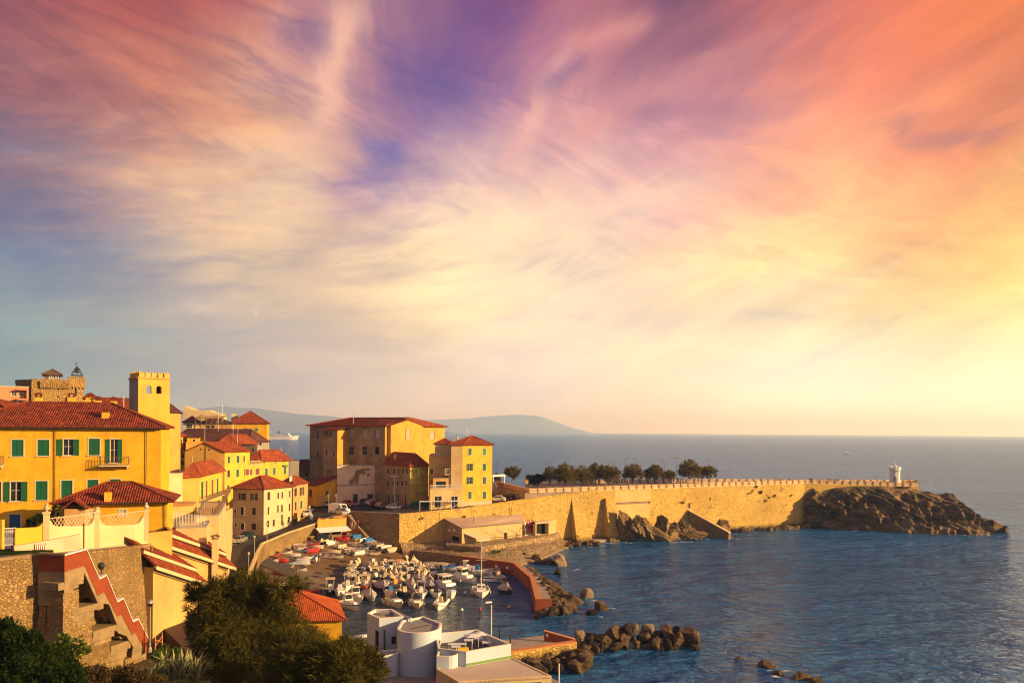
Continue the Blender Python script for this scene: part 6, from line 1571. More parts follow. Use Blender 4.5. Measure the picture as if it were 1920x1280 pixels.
# yard on top of the stone wall
sa=[W2(-60,55.5,1040),W2(72,59.5,1040),W2(150,62,1040),W2(283,73.5,1040)]
yardz=17.7
flat('upper_yard',[V3(sa[0]+Vector((0,.5)),18.2),V3(sa[1]+Vector((0,.5)),18.2),V3(sa[2]+Vector((-.6,.5)),18.1),V3(sa[3]+Vector((-.6,.2)),17.4),V3(W2(335,88,990),15.5),V3(W2(335,100,990),15.5),(-140,100,16),(-140,57,18)],CONCG)
swl=empty('rubble_retaining_wall',V3(sa[1],GZ),'tall rubble stone retaining wall behind the outdoor stair at lower left','wall')
m=MB()
def slopewall(mb,a,b,za0,zb0,zt0,zt1,th=.6,bat=0.0):
    w=Wall(a,b); mb.hexa([w.pt(0,za0,bat),w.pt(w.L,zb0,bat),w.pt(w.L,zb0,-th),w.pt(0,za0,-th),w.pt(0,zt0),w.pt(w.L,zt1),w.pt(w.L,zt1,-th),w.pt(0,zt0,-th)]); return w
wA=slopewall(m,sa[0],sa[1],7,7,18.5,18.5,.6,.25); slopewall(m,sa[1],sa[2],7,7,18.5,18.35,.6,.2)
wB=slopewall(m,sa[2],sa[3],7,7,18.35,17.45,.6,.9)
m.build('masonry',STONEN,swl)
m=MB(); slopewall(m,sa[0]+Vector((0,.0)),sa[1],18.5,18.5,18.68,18.68,.7); m.build('coping',CONC,swl)
MB().tube([wB.pt(wB.L-.15,17.3,.12),wB.pt(wB.L+.25,9,.85)],.09,6).build('downpipe',CONC,swl)
# outdoor stair with red brick parapet
P0=W2(121,58.5,1040); P1=W2(277,66.5,1150); sp_=Wall(P0,P1)
st=empty('outdoor_stair',V3(P0,GZ),'zigzag outdoor stair with red brick parapet on stone corbels','stairs')
topl=[(121,1040.5),(162,1029.5),(186,1085),(199,1078),(220,1128),(231,1121),(249,1165),(259,1160),(277,1196),(275,1224)]
botl=[(253,1184),(247,1189),(227.5,1151),(220,1155.5),(196,1109),(184,1116.5),(159,1060),(121,1071)]
h3=lambda p,o=0:(lambda q:sp_.pt(q[0],q[1],o))(sp_.hit(*p))
nv=-Vector((sp_.n.x,sp_.n.y,0))
m=MB(); m.prism([h3(p) for p in topl+botl],nv*.32); m.build('brick_parapet',BRICK,st)
m=MB()
for a,b in zip(topl[:9],topl[1:9]):
    A_,B_=h3(a,.05),h3(b,.05); m.obox(A_-Vector((0,0,.02)),B_-A_,nv*.42,Vector((0,0,.09)))
m.build('white_coping',FRAMEW,st)
# landing front facing left
L0=W2(72,59.0,1040); lw=Wall(L0,P0); zt_=lw.hit(100,1040.5)[1]; zb_=lw.hit(100,1071)[1]
m=MB(); bar(m,lw,0,lw.L-.004,zb_,zt_,-.32,.0); m.build('landing_brick',BRICK,st)
m=MB(); bar(m,lw,-.05,lw.L+.05,zt_,zt_+.14,-.4,.06); m.build('landing_coping',CONC,st)
# concrete string beneath, following the zigzag
cb=[(121,1071),(159,1060),(184,1116.5),(196,1109),(220,1155.5),(227.5,1151),(247,1189),(253,1184),(275,1224),(274,1240),(247,1236),(250,1212),(238,1192),(222,1186),(219,1168),(205,1132),(186,1130),(183,1128),(158.5,1073),(158,1086),(121,1091)]
m=MB(); m.prism([h3(p,-.03) for p in cb],nv*.5); m.build('concrete_string',CONC,st)
m=MB()   # flights and landings behind the parapet
for (a,b) in (((162,1060),(186,1116)),((199,1109),(220,1155)),((231,1151),(249,1189)),((259,1184),(277,1224))):
    n_=9; A_,B_=h3(a,-.33),h3(b,-.33)
    for i in range(n_):
        p=A_.lerp(B_,i/n_); q=A_.lerp(B_,(i+1)/n_); m.obox(Vector((p.x,p.y,q.z-.2)),Vector((q.x-p.x,q.y-p.y,0)),nv*1.5,Vector((0,0,p.z-q.z+.2)))
for (a,b,z) in (((186,1112),(199,1112),1110),((220,1152),(231,1152),1152),((249,1188),(259,1188),1187)):
    A_,B_=h3(a,-.33),h3(b,-.33); m.obox(Vector((A_.x,A_.y,A_.z-.3)),Vector((B_.x-A_.x,B_.y-A_.y,0)),nv*1.5,Vector((0,0,.3)))
m.build('flight',CONC,st)
# corbel stones under the landing and each flight
def corb(u0px,u1px,y0,y1,o,dep=1.6):
    r=sp_.rect((u0px,y0,u1px,y1)); mx=(u0px+u1px)/2; r[3]=sp_.hit(mx,y0)[1]; r[2]=sp_.hit(mx,y1)[1]; mm=MB(); bar(mm,sp_,r[0],r[1],r[2],r[3]-.012,-dep,o); mm.build('corbel',CONC,st)
corb(121,157,1088,1097,-.02); corb(121,138,1099,1111,-.03); corb(110,121.5,1092,1106,-.04)
corb(138,183,1136,1148,-.05); corb(138,178,1149,1160,-.08); corb(138,172,1161,1171,-.12)
corb(183,195,1128,1142,-.05); corb(176,222,1176,1187,-.05); corb(176,216,1188,1198,-.09); corb(178,211,1199,1206,-.13); corb(219,229,1168,1182,-.06)
corb(210,247,1205,1220,-.1); corb(210,240,1221,1236,-.14); corb(212,236,1237,1252,-.18)
for i,(y0,y1,in_) in enumerate(((1071,1093,0),(1093,1106.5,2),(1106.5,1121,10),(1121,1136,22))):
    za,zb=lw.hit(96,y1)[1],lw.hit(96,y0)[1]; mm=MB(); bar(mm,lw,-.05,lw.L*(1-in_/50),za,zb-.012,-1.5,-.02-.02*i); mm.build('corbel',CONC,st)
# rough piers carrying it
def pier(px0,px1,y0,y1,o0,o1,wl=sp_):
    r=wl.rect((px0,y0,px1,y1)); mm=MB(); n_=6
    for i in range(n_):
        za=r[2]+(r[3]-r[2])*i/n_; zb=r[2]+(r[3]-r[2])*(i+1)/n_; k=(1-i/n_)*.35
        bar(mm,wl,r[0]-k,r[1]+k*.3,za,zb-.004,o0-1.5,o1+k)
    mm.build('pier',STONEN,st)
pier(74,84,1136,1260,0,-.1,lw); pier(92,106,1125,1260,0,-.25,lw); pier(108,118,1110,1260,0,-.1,lw)
pier(121,136,1112,1262,0,-.12); pier(140,174,1172,1262,-.2,-.22); pier(180,208,1207,1262,-.2,-.26); pier(214,234,1253,1275,-.2,-.2); pier(236,270,1236,1275,-.1,-.1)
# garden wall with vase pillars above the yard
ga=[W2(28,62,1000),W2(87,64,1000),W2(181.5,69,1000),W2(274,74.5,1000)]
gw=empty('garden_wall',V3(ga[1],17.9),'cream scalloped garden wall with vase topped pillars and lattice','wall')
gws=[Wall(ga[i],ga[i+1]) for i in range(3)]
def scal(w,pxs,bot,mat,name='panel'):
    mm=MB(); pts=[(0,bot),(w.L,bot)]+[w.hit(x,y) for x,y in pxs]; mm.prism([w.pt(u,z,0) for u,z in pts],-Vector((w.n.x,w.n.y,0))*.22); mm.build(name,mat,gw)
scal(gws[0],[(86.5,979),(80,979.5),(76,985),(70,988),(29,990)],17.5,YEL2)
scal(gws[1],[(181,972),(176,973),(172,981),(165,985),(110,986.5),(100,984),(96,976),(88,972)],17.5,CREAM)
scal(gws[2],[(273,968),(268,969),(262,979),(254,983),(200,985),(192,981),(187,972),(182,971)],17.3,CREAM)
for w,pts in ((gws[1],(92,177,972,986)),(gws[2],(187,268,967.5,985))):
    r=w.rect((pts[0],pts[2],pts[1],pts[3])); mm=MB(); mm.tube([w.pt(r[0],r[3],-.1),w.pt(r[1],r[3],-.1)],.035,5); n_=13; hh=r[3]-r[2]; st_=(r[1]-r[0])/n_
    for i in range(-1,n_+1):
        for s_ in (1,-1):
            ua=r[0]+st_*i; ub=ua+hh*.8*s_
            if min(ua,ub)>=r[0]-.05 and max(ua,ub)<=r[1]+.05: mm.tube([w.pt(ua,r[3],-.1),w.pt(ub,r[2]+.05,-.1)],.028,4)
    mm.build('lattice',BEIGE,gw)
for p,y,vase in ((ga[1],962,1),(ga[2],961,0),(ga[3],958,1)):
    px=CX+p.x/p.y*F; zt2=at(px,y,p.y).z; mm=MB(); mm.box((p.x,p.y,(17+zt2)/2),(.42,.42,zt2-17),R(25)); mm.box((p.x,p.y,zt2+.06),(.56,.56,.14),R(25)); o_=mm.build('pillar',CREAM,gw)
    if vase: MB().lathe([(.12,0),(.07,.08),(.2,.2),(.24,.32),(.14,.42),(.08,.5),(.13,.58),(.02,.7)],(p.x,p.y,zt2+.13),10).build('vase',BEIGE,o_)
    else: MB().lathe([(.24,0),(.22,.1),(.12,.16),(.2,.28),(.22,.36)],(p.x,p.y,zt2+.13),8).build('vase',BEIGE,o_)
mm=MB(); w=gws[2]; bar(mm,w,-w.L*1.0,w.L,17.15,17.62,-.2,.22); mm.build('plinth',CREAM,gw)
MB().tube([gws[1].pt(gws[1].L*.72,17.3,.05),gws[1].pt(gws[1].L*.72,20.0,.05)],.06,5).build('drainpipe',REDSH,gw)
rpz=empty('ramp_wall',tuple(at(120,1012,61.5)),'grey concrete ramp wall climbing to the garden wall','wall')
w=Wall(W2(27,59.8,1020),W2(152,63.8,1020)); mm=MB(); pts=[w.hit(*p) for p in ((27,1032),(152,1030),(151,1001),(90,1013),(27,1023))]; mm.prism([w.pt(u,z,0) for u,z in pts],-Vector((w.n.x,w.n.y,0))*.3); mm.build('wall',BEIGE,rpz)
bs=empty('barrier_board',tuple(at(75,1027,60)),'red and white striped barrier board on the ramp wall','sign'); r=w.rect((65,1019,84,1029.5))
mm=MB(); bar(mm,w,r[0],r[1],r[2],r[3],.1,.13); mm.build('board',FRAMEW,bs); mm=MB(); L=r[1]-r[0]
for i in range(5):
    a=r[0]+L*i/5+.02; mm.prism([w.pt(a,r[2],.135),w.pt(a+L*.1,r[2],.135),w.pt(min(r[1],a+L*.17),r[3],.135),w.pt(a+L*.07,r[3],.135)],Vector((w.n.x,w.n.y,0))*.005)
mm.build('stripe',RED,bs)
ig=empty('iron_gate',tuple(at(15,1008,62)),'white iron railing gate at the left edge in front of a parked car','gate'); w=Wall(W2(0,61.5,1000),W2(30,62.2,1000)); z0=w.hit(15,1013)[1]; z1=w.hit(15,990)[1]; railing(ig,w,0,w.L,z0-.4,z1-z0+.4,0,FRAMEW,.13,name='bars',r=.022)
MB().box((w.a.x+.1,w.a.y,z1-.6),(.3,.3,2.6)).build('post',YEL2,ig)
g=np.random.default_rng(2); n_=5000; a=W2(-20,60,1030); xs=a.x+g.random(n_)*4.2; ys=59.5+g.random(n_)*1.6
v=np.zeros((n_,3,3)); v[:,0]=np.stack([xs-.02,ys,np.full(n_,18.55)],1); v[:,1]=np.stack([xs+.02,ys,np.full(n_,18.55)],1); v[:,2]=np.stack([xs+g.normal(size=n_)*.06,ys,18.55+.12+.18*g.random(n_)],1)
tag(meshobj('grass',v.reshape(-1,3),np.arange(n_*3).reshape(n_,3),GRASS),kind='stuff')
# dark roofed box on the terrace right of the garden wall
bx=empty('roof_terrace_box',tuple(at(300,1000,76)),'ochre box with a dark sunken roof right of the garden wall','outbuilding')
q=[W2(276,75.5,1000),W2(323,77.5,1000),W2(309,83,1000),W2(262,82,1000)]; zt_=zat(300,998.5,76.5); mm=MB(); wsb=[Wall(q[i],q[(i+1)%4]) for i in range(4)]
for w in wsb: wallmesh(mm,w,10,zt_); bar(mm,w,0,w.L,zt_,zt_+.12,-.25,.03)
mm.build('wall',OCH,bx); MB().poly([V3(p,zt_-.25) for p in q]).build('roof',POOL,bx)

# long low houses with stepped red verges
def shedhouse(label,pa,pb,Ya,Yb,tops,tiers,wallm,zb=8.6):
    a,b=W2(pa,Ya,1080),W2(pb,Yb,1080); w=Wall(a,b); root=empty('shed_house',V3(a,zb),label,'house'); z0=w.hit(*tops[0])[1]; z1=w.hit(*tops[1])[1]
    back=0.0; dz=0.0
    for i,(dep,step) in enumerate(tiers):
        mm=MB(); mm.hexa([w.pt(0,zb if i==0 else z0+dz-2,-back),w.pt(w.L,zb if i==0 else z1+dz-2,-back),w.pt(w.L,zb if i==0 else z1+dz-2,-back-dep),w.pt(0,zb if i==0 else z0+dz-2,-back-dep),w.pt(0,z0+dz,-back),w.pt(w.L,z1+dz,-back),w.pt(w.L,z1+dz,-back-dep),w.pt(0,z0+dz,-back-dep)]); mm.build('wall',wallm,root)
        sl=(z1-z0)/w.L; o=.5; Lo=w.L+.9; e=lambda u,oo,k=0:w.pt(u,z0+dz+sl*u+k,oo)
        mm=MB(); mm.hexa([e(-.2,-back+o,-.20),e(Lo,-back+o,-.20),e(Lo,-back+o-.3,-.02),e(-.2,-back+o-.3,-.02),e(-.2,-back+o,.12),e(Lo,-back+o,.12),e(Lo,-back+o-.3,.12),e(-.2,-back+o-.3,.12)]); mm.build('cornice',CREAM,root)
        mm=MB(); mm.tube([e(-.2,-back+o+.06,-.28),e(Lo,-back+o+.06,-.28)],.05,5); mm.build('gutter',IRON,root)
        mm=MB(); rise=1.35; 
        tiles(mm,[e(-.2,-back+o,.13),e(Lo,-back+o,.13),e(Lo,-back-dep,.13+rise),e(-.2,-back-dep,.13+rise)],.4); mm.build('roof',TILE2 if i else TILE,root)
        if i==0:
            MB().tube([e(Lo-.1,-back+o,-.25),e(w.L-.1,.12,-1.2),w.pt(w.L-.1,zb,.1)],.055,6).build('drainpipe',IRON,root)
        back+=dep; dz+=step
    return root,w
shedhouse('low cream house with two stepped red roofs beside the garden path',287,372,71.5,78,((284,1064),(372,1091)),((1.3,1.35),(2.0,0)),CREAM if False else plaster('straw plaster',(.54,.35,.115),stain=.3,var=.25))
shedhouse('second stepped red roofed house behind the cream one, above the road',318,427,81,89,((325,1025),(427,1062)),((1.5,1.55),(2.4,0)),plaster('apricot plaster',(.56,.34,.11),stain=.25))
# retaining blocks and terraces between the houses and the road
def block(name,label,c,z0,z1,mat,cat='wall',cop=None):
    root=empty(name,V3(c[0],z0),label,cat); mm=MB()
    for i in range(len(c)): wallmesh(mm,Wall(c[i],c[(i+1)%len(c)]),z0,z1)
    mm.poly([V3(p,z1) for p in c]); mm.build('masonry',mat,root)
    if cop:
        m2=MB()
        for i in range(len(c)): bar(m2,Wall(c[i],c[(i+1)%len(c)]),0,(c[(i+1)%len(c)]-c[i]).length,z1,z1+.18,-.35,.05)
        m2.build('coping',cop,root)
    return root
block('terrace_wall','weathered ochre garden wall below the cream box house',[W2(310,95),W2(362,98),W2(370,104),W2(318,104)],8,zat(340,949,97),OCH2)
tb2=block('terrace_block','ochre terrace block with a fence on top at the road bend',[W2(368,92),W2(411,93.5),W2(424,110),W2(380,110)],4,zat(411,966,93.5),SAND,'terrace',GREYP)
b2=[W2(384,110.2),W2(424,110.2),W2(436.5,163),W2(400,163)]; m=MB(); za,zb=zat(424,958,110.2),zat(436.5,952,163); m.hexa([V3(p,2) for p in b2]+[V3(b2[0],za),V3(b2[1],za),V3(b2[2],zb),V3(b2[3],zb)]); m.build('long_wall',SAND,tb2)
w=Wall(W2(368,92),W2(411,93.5)); zt2=zat(411,966,93.5)
mm=MB()
for i in range(14): u=w.L*i/13; mm.tube([w.pt(u,zt2,-.5),w.pt(u,zt2+1.0,-.5)],.05,4)
for k in range(16): 
    w2_=Wall(W2(411,93.5),W2(436,128)); u=w2_.L*k/15; mm.tube([w2_.pt(u,zt2,-.3),w2_.pt(u,zt2+1.0,-.3)],.05,4)
mm.build('fence',WOOD,tb2)
lt=block('lower_terrace','lower ochre terrace block with thin fence posts beside the stepped roofs',[W2(330,86),W2(388,87.5),W2(396,96),W2(345,98)],8,zat(380,988,87.5),SAND,'terrace',GREYP)
mm=MB(); w=Wall(W2(318,86),W2(388,88)); zt3=zat(380,988,87.5)
for i in range(26): u=w.L*i/25; mm.tube([w.pt(u,zt3,-.4),w.pt(u,zt3+1.9-.03*i,-.4)],.028,4)
mm.tube([w.pt(0,zt3+1.2,-.4),w.pt(w.L,zt3+1.0,-.4)],.02,4); mm.build('fence',GALV,lt)
pc=block('gate_pillar','ochre chimney-like pillar with a flower pot beside the stepped roof',[W2(398,86),W2(409,86.3),W2(411,88),W2(400,88)],8,zat(404,1012,86),SAND,'pillar')
v,f=leaves([(W2(404,87).x,87,zat(404,1006,87),.35,.35,.25)],260,.14,.03,seed=3); meshobj('flowers',v,f,leafmat('red flowers',(.25,.05,.04),(.12,.14,.03)),pc)
0 and block('road_side_wall','tall pale ochre wall along the left side of the road',[W2(416,86),W2(428,86.5),W2(434.5,127),W2(425,127)],8,zat(430,1040,90),SAND,'wall')

# ================================================================= HARBOUR BUILDINGS
# yellow hut with a pyramid red roof
q=[W2(462,98.5,1170),W2(641,99.9,1170),W2(628.5,110.3,1130),W2(470,110,1130)]
hut,ws,ro=house('harbour_hut','yellow harbour hut with an orange red hip roof beside the moored boats','house',q,1.0,4.4,YEL,'hip',TILEO,[],rise=2.7,over=.5,inset=1.1,pitch=.38)
p=at(586,1165,99); 
# open shed with dark flat roof
sd=empty('boat_shed',tuple(gz(520,1100,1.4)),'open boat shed with a dark flat roof at the back of the beach','shed')
q=[gz(484,1053,4.4),gz(494,1044,4.4),gz(557,1072,4.4),gz(536,1083,4.4)]; q=[gz(487,1059,4.3),gz(545,1083,4.3),gz(557,1070,4.3),gz(500,1047,4.3)]
m=MB(); m.hexa(list(q)+[p+Vector((0,0,.18)) for p in q]); m.build('roof',SLATEG,sd); posts(sd,[(p,Vector((p.x,p.y,1.0))) for p in (q[0],q[1],q[2],q[3],q[0].lerp(q[1],.5))],.08,WOOD)
m=MB(); qq=[gz(500,1118,2.6),gz(552,1105,2.6)]
wl3=block('quay_parapet','pale stone parapet in front of the open boat shed',[W2(497,131,1110),W2(514,136,1100),W2(555,137,1100),W2(556,138,1100),W2(514,138,1100),W2(495,133,1110)],.5,zat(535,1094,137),CREAM)
bd=empty('notice_boards',tuple(gz(508,1100,1.5)),'pair of pale pink notice boards under the shed roof','sign'); m=MB()
for px in (501,508): p=gz(px,1103,1.8); m.box(p+Vector((0,0,1.6)),(.55,.06,.8)); m.tube([p,p+Vector((0,0,1.3))],.03,4)
m.build('board',plaster('pale pink board',(.7,.5,.42)),bd)
# beach bar kiosk
kz=4.7; q=[W2(596,174.5),W2(648,178.5),W2(650,181.5),W2(598,178)]
kk,ws,_=house('beach_bar','ochre beach bar with a white awning below the street corner','kiosk',q,kz-.8,zat(620,974,176),OCH,'flat',OCH,[(0,(599,994,618,1006),'v'),(0,(622,994,640,1006),'v')],fr=None)
w=ws[0]; za=w.hit(620,988)[1]; m=MB(); m.prism([w.pt(-.5,za,.05),w.pt(w.L+.4,za,.05),w.pt(w.L+.4,za-.75,2.3),w.pt(-.5,za-.75,2.3)],Vector((0,0,.07))); m.build('awning',FRAMEW,kk)
posts(kk,[(w.pt(u,za-.75,2.2),w.pt(u,kz-.6,2.2)) for u in (0,w.L)],.05,WOOD)
m=MB(); bar(m,w,.3,w.L-.3,kz-.7,kz+.35,.6,1.2); m.build('counter',WOOD,kk)
ch_=empty('red_chairs',tuple(at(646,1008,174)),'stack of red beach chairs beside the beach bar','chair'); m=MB()
for i in range(4): m.box(at(645,1009,174)+Vector((0,0,.25*i)),(1.0,.6,.08)); m.box(at(645,1009,174)+Vector((0,.3,.25*i+.4)),(1.0,.06,.7))
m.build('seat',RED,ch_)
cd_=empty('covered_dinghy_rack',tuple(at(605,1006,172)),'dark covered rack in front of the beach bar','rack'); m=MB(); m.box(at(606,1008,172)+Vector((0,0,.3)),(2.6,1.0,1.0),.1,.8); m.build('cover',CLOTHN,cd_)
# boathouse against the sea wall
uL=SW.hit(834,990)[0]; cf=gz(866,1018.5,2.9); r_=gz(979,1006,2.9)
bq=[Vector(SW.pt(uL,0,.0)[:2]),Vector(cf[:2]),Vector(r_[:2]),Vector(SW.pt(SW.hit(975,985)[0],0,.0)[:2])]
zf=zat(866,988,cf.y); zb=zat(834,972,SW.pt(uL,0).y); bw=[Wall(bq[i],bq[(i+1)%4]) for i in range(4)]
bt=empty('boathouse',(cf.x,cf.y,2.9),'long low stone boathouse with a corrugated roof leaning on the sea wall','boathouse')
m=MB(); 
hd=[bw[1].rect((945,998,950.5,1012.5)),bw[1].rect((968,999,970,1010))]
wallmesh(m,bw[0],2,zf,[bw[0].rect((847,1003,861,1017))]); m.poly([bw[0].pt(0,zf),bw[0].pt(bw[0].L,zf),bw[0].pt(0,zb)]); m.build('left_wall',BROWN,bt); m=MB(); wallmesh(m,bw[1],2,zf,hd); wallmesh(m,bw[2],2,zf); m.poly([bw[2].pt(0,zf),bw[2].pt(bw[2].L,zf),bw[2].pt(bw[2].L,zb)]); m.build('front_wall',SAND,bt)
for h in hd: window(bt,bw[1],h,'v',fr=None)
window(bt,bw[0],bw[0].rect((847,1003,861,1017)),'v',fr=None)
for px in (842,852): r=bw[0].rect((px-2,991,px+2,996)); m=MB(); bar(m,bw[0],r[0],r[1],r[2],r[3],.01,.08); m.build('sign_plate',FRAMEW,bt)
m=MB(); e0=bw[1].pt(-.6,zf-.05,.6); e1=bw[1].pt(bw[1].L+.4,zf-.05,.6); t0=SW.pt(uL-.3,zb+.1,.05); t1=SW.pt(SW.hit(978,985)[0]+.4,zb+.1,.05); nc=60
for i in range(nc):
    a0,a1=e0.lerp(e1,i/nc),e0.lerp(e1,(i+1)/nc); b0_,b1_=t0.lerp(t1,i/nc),t0.lerp(t1,(i+1)/nc); u_=Vector((0,0,.09 if i%2 else 0)); u2=Vector((0,0,0 if i%2 else .09))
    m.poly([a0+u_,a1+u2,b1_+u2,b0_+u_])
m.poly([e0-Vector((0,0,.06)),e1-Vector((0,0,.06)),t1-Vector((0,0,.06)),t0-Vector((0,0,.06))]); m.build('roof',SHEET,bt)
m=MB(); w=bw[1]; za=w.hit(885,998)[1]; u0=w.hit(873,1000)[0]; u1=w.hit(905,1000)[0]; m.prism([w.pt(u0-.6,za,.02),w.pt(u1-2.2,za,.02),w.pt(u1,za-1.3,2.6),w.pt(u0+1.6,za-1.3,2.6)],Vector((0,0,.05))); m.prism([w.pt(u0+1.6,za-1.3,2.6),w.pt(u1,za-1.3,2.6),w.pt(u1,za-1.75,2.6),w.pt(u0+1.6,za-1.75,2.6)],Vector((w.n.x,w.n.y,0))*.04); m.build('awning',CLOTHC,bt)
m=MB()
for u in np.linspace(u1+.5,w.L-.6,4): m.tube([w.pt(u,za,.05),w.pt(u+1.2,za-1.3,2.5),w.pt(u+1.2,2.9,2.5)],.045,4)
m.tube([w.pt(u1,za-1.3,2.5),w.pt(w.L,za-1.3,2.5)],.04,4); railing(bt,w,u1-3,w.L+1,2.9,1.0,2.6,WOOD,.8); m.build('awning_frame',IRONR,bt)
for i,px in enumerate((927,871,895)):
    pass
# shed for kayaks and open store
us0,us1=SW.hit(1006,990)[0],SW.hit(1042,990)[0]
a=gz(1004,1003.5,2.9); b=gz(1030,1001,2.9); cst=[Vector(a[:2]),Vector(b[:2]),Vector(SW.pt(us1,0,0)[:2]),Vector(SW.pt(us0,0,0)[:2])]; zst=zat(1015,980,a.y)
sto=empty('open_store',(a.x,a.y,2.9),'small open fronted store with a flat roof below the sea wall','shed'); wst=[Wall(cst[i],cst[(i+1)%4]) for i in range(4)]
m=MB(); wallmesh(m,wst[0],2,zst,[[.3,wst[0].L-.25,2.95,zst-.3]],1.4); wallmesh(m,wst[1],2,zst); wallmesh(m,wst[3],2,zst); m.build('wall',SAND,sto); m=MB(); m.poly([wst[0].pt(.2,2.9,-1.4),wst[0].pt(wst[0].L-.2,2.9,-1.4),wst[0].pt(wst[0].L-.2,zst,-1.4),wst[0].pt(.2,zst,-1.4)]); m.build('back',DARK,sto)
m=MB(); cc=sum((V3(p,zst) for p in cst),Vector((0,0,0)))/4; m.hexa([V3(p,zst)+(V3(p,zst)-cc)*.08 for p in cst]+[V3(p,zst+.2)+(V3(p,zst)-cc)*.08 for p in cst]); m.build('roof',SHEET,sto)
KC=[(RED,'dark red kayak, leftmost of the upright row'),(P('olive gelcoat',(.10,.10,.05),.4),'olive kayak standing second in the upright row'),(HULLW,'white kayak standing in the upright row'),(HULLR,'bright red kayak next to the white one'),(HULLR,'second bright red kayak in the upright row'),(P('plum gelcoat',(.20,.03,.08),.4),'plum coloured kayak in the upright row'),(HULLY,'yellow kayak near the right end of the upright row'),(P('lime gelcoat',(.35,.36,.04),.4),'lime kayak at the right end beside the store')]
for i,(mt,lb) in enumerate(KC):
    px=(965,975.5,982.5,988,992,996.5,1000.5,1003.5)[i]; u=SW.hit(px,990)[0]; h=3.6 if i>1 else 2.6; zb_=2.95 if i>1 else 5.0
    k=empty('kayak',tuple(SW.pt(u,zb_,1.0)),lb,'kayak','kayaks standing against the sea wall'); m=MB(); pts=[SW.pt(u,zb_+h*t,1.0-.75*t) for t in np.linspace(0,1,9)]
    rings=[]
    for t,p in zip(np.linspace(0,1,9),pts):
        r=.30*math.sin(math.pi*min(.97,max(.04,t)))**.7; rings.append([p+Vector((SW.u.x,SW.u.y,0))*math.cos(a_)*r+Vector((SW.n.x,SW.n.y,0))*math.sin(a_)*r*.55 for a_ in np.linspace(0,2*math.pi,9)[:8]])
    for A_,B_ in zip(rings,rings[1:]):
        for q_ in range(8): m.poly([A_[q_],A_[(q_+1)%8],B_[(q_+1)%8],B_[q_]])
    m.build('hull',mt,k,True); m=MB(); m.lathe([(.12,0),(.13,.03),(.08,.04)],(0,0,0),8); m2=MB(); c_=SW.pt(u,zb_+h*.5,.75+.05); m2.box(c_,(.2,.12,.6),math.atan2(SW.u.y,SW.u.x)); m2.build('cockpit',BLACKR,k)
rk=empty('kayak_rack',tuple(SW.pt(SW.hit(990,1000)[0],2.9,1.2)),'low white rack under the row of kayaks','rack'); m=MB(); ua,ub=SW.hit(979,1000)[0],SW.hit(1008,1000)[0]; bar(m,SW,ua,ub,2.9,3.05,.8,1.5); m.build('beam',FRAMEW,rk)
# quay with low wall at the bottom
qz=1.25
flat('quay',[tuple(p) for p in (gz(700,1222,qz),gz(760,1205,qz),gz(958,1198,qz),gz(1020,1190,qz),gz(1079,1197,qz),gz(1079,1212,qz),gz(955,1232,qz),gz(1075,1290,qz),gz(700,1330,qz))],CONCG,bot=-1)
qw=empty('quay_wall',tuple(gz(1020,1214,qz)),'orange capped stone quay wall leading to the second breakwater','wall'); w=Wall(gz(957,1232,qz)[:2],gz(1079,1213,qz)[:2])
m=MB(); bar(m,w,-4,w.L,-1,qz+.65,-.55,.3); m.build('masonry',STONEW,qw); m=MB(); bar(m,w,-4,w.L,qz+.65,qz+.78,-.6,.35); m.build('coping',ORCONC,qw)
w=Wall(gz(1020,1202,qz)[:2],gz(1078,1206,qz)[:2]); wq=empty('quay_wing_wall',tuple(w.pt(0,qz)),'brown wing wall with a sloping orange coping on the quay','wall'); za,zb_=w.hit(1021,1183)[1],w.hit(1076,1199)[1]
MB().prism([w.pt(0,qz-.3),w.pt(w.L,qz-.3),w.pt(w.L,zb_),w.pt(0,za)],-Vector((w.n.x,w.n.y,0))*.4).build('wall',REDCONC,wq)
m=MB(); m.obox(w.pt(-.05,za,.06),w.pt(w.L,zb_,.06)-w.pt(0,za,.06),-Vector((w.n.x,w.n.y,0))*.52,Vector((0,0,.1))); m.build('coping',ORCONC,wq)
m=MB(); r=w.rect((1024,1187,1028,1193)); bar(m,w,r[0],r[1],r[2],r[3],.01,.04); m.build('sign_plate',FRAMEW,wq)

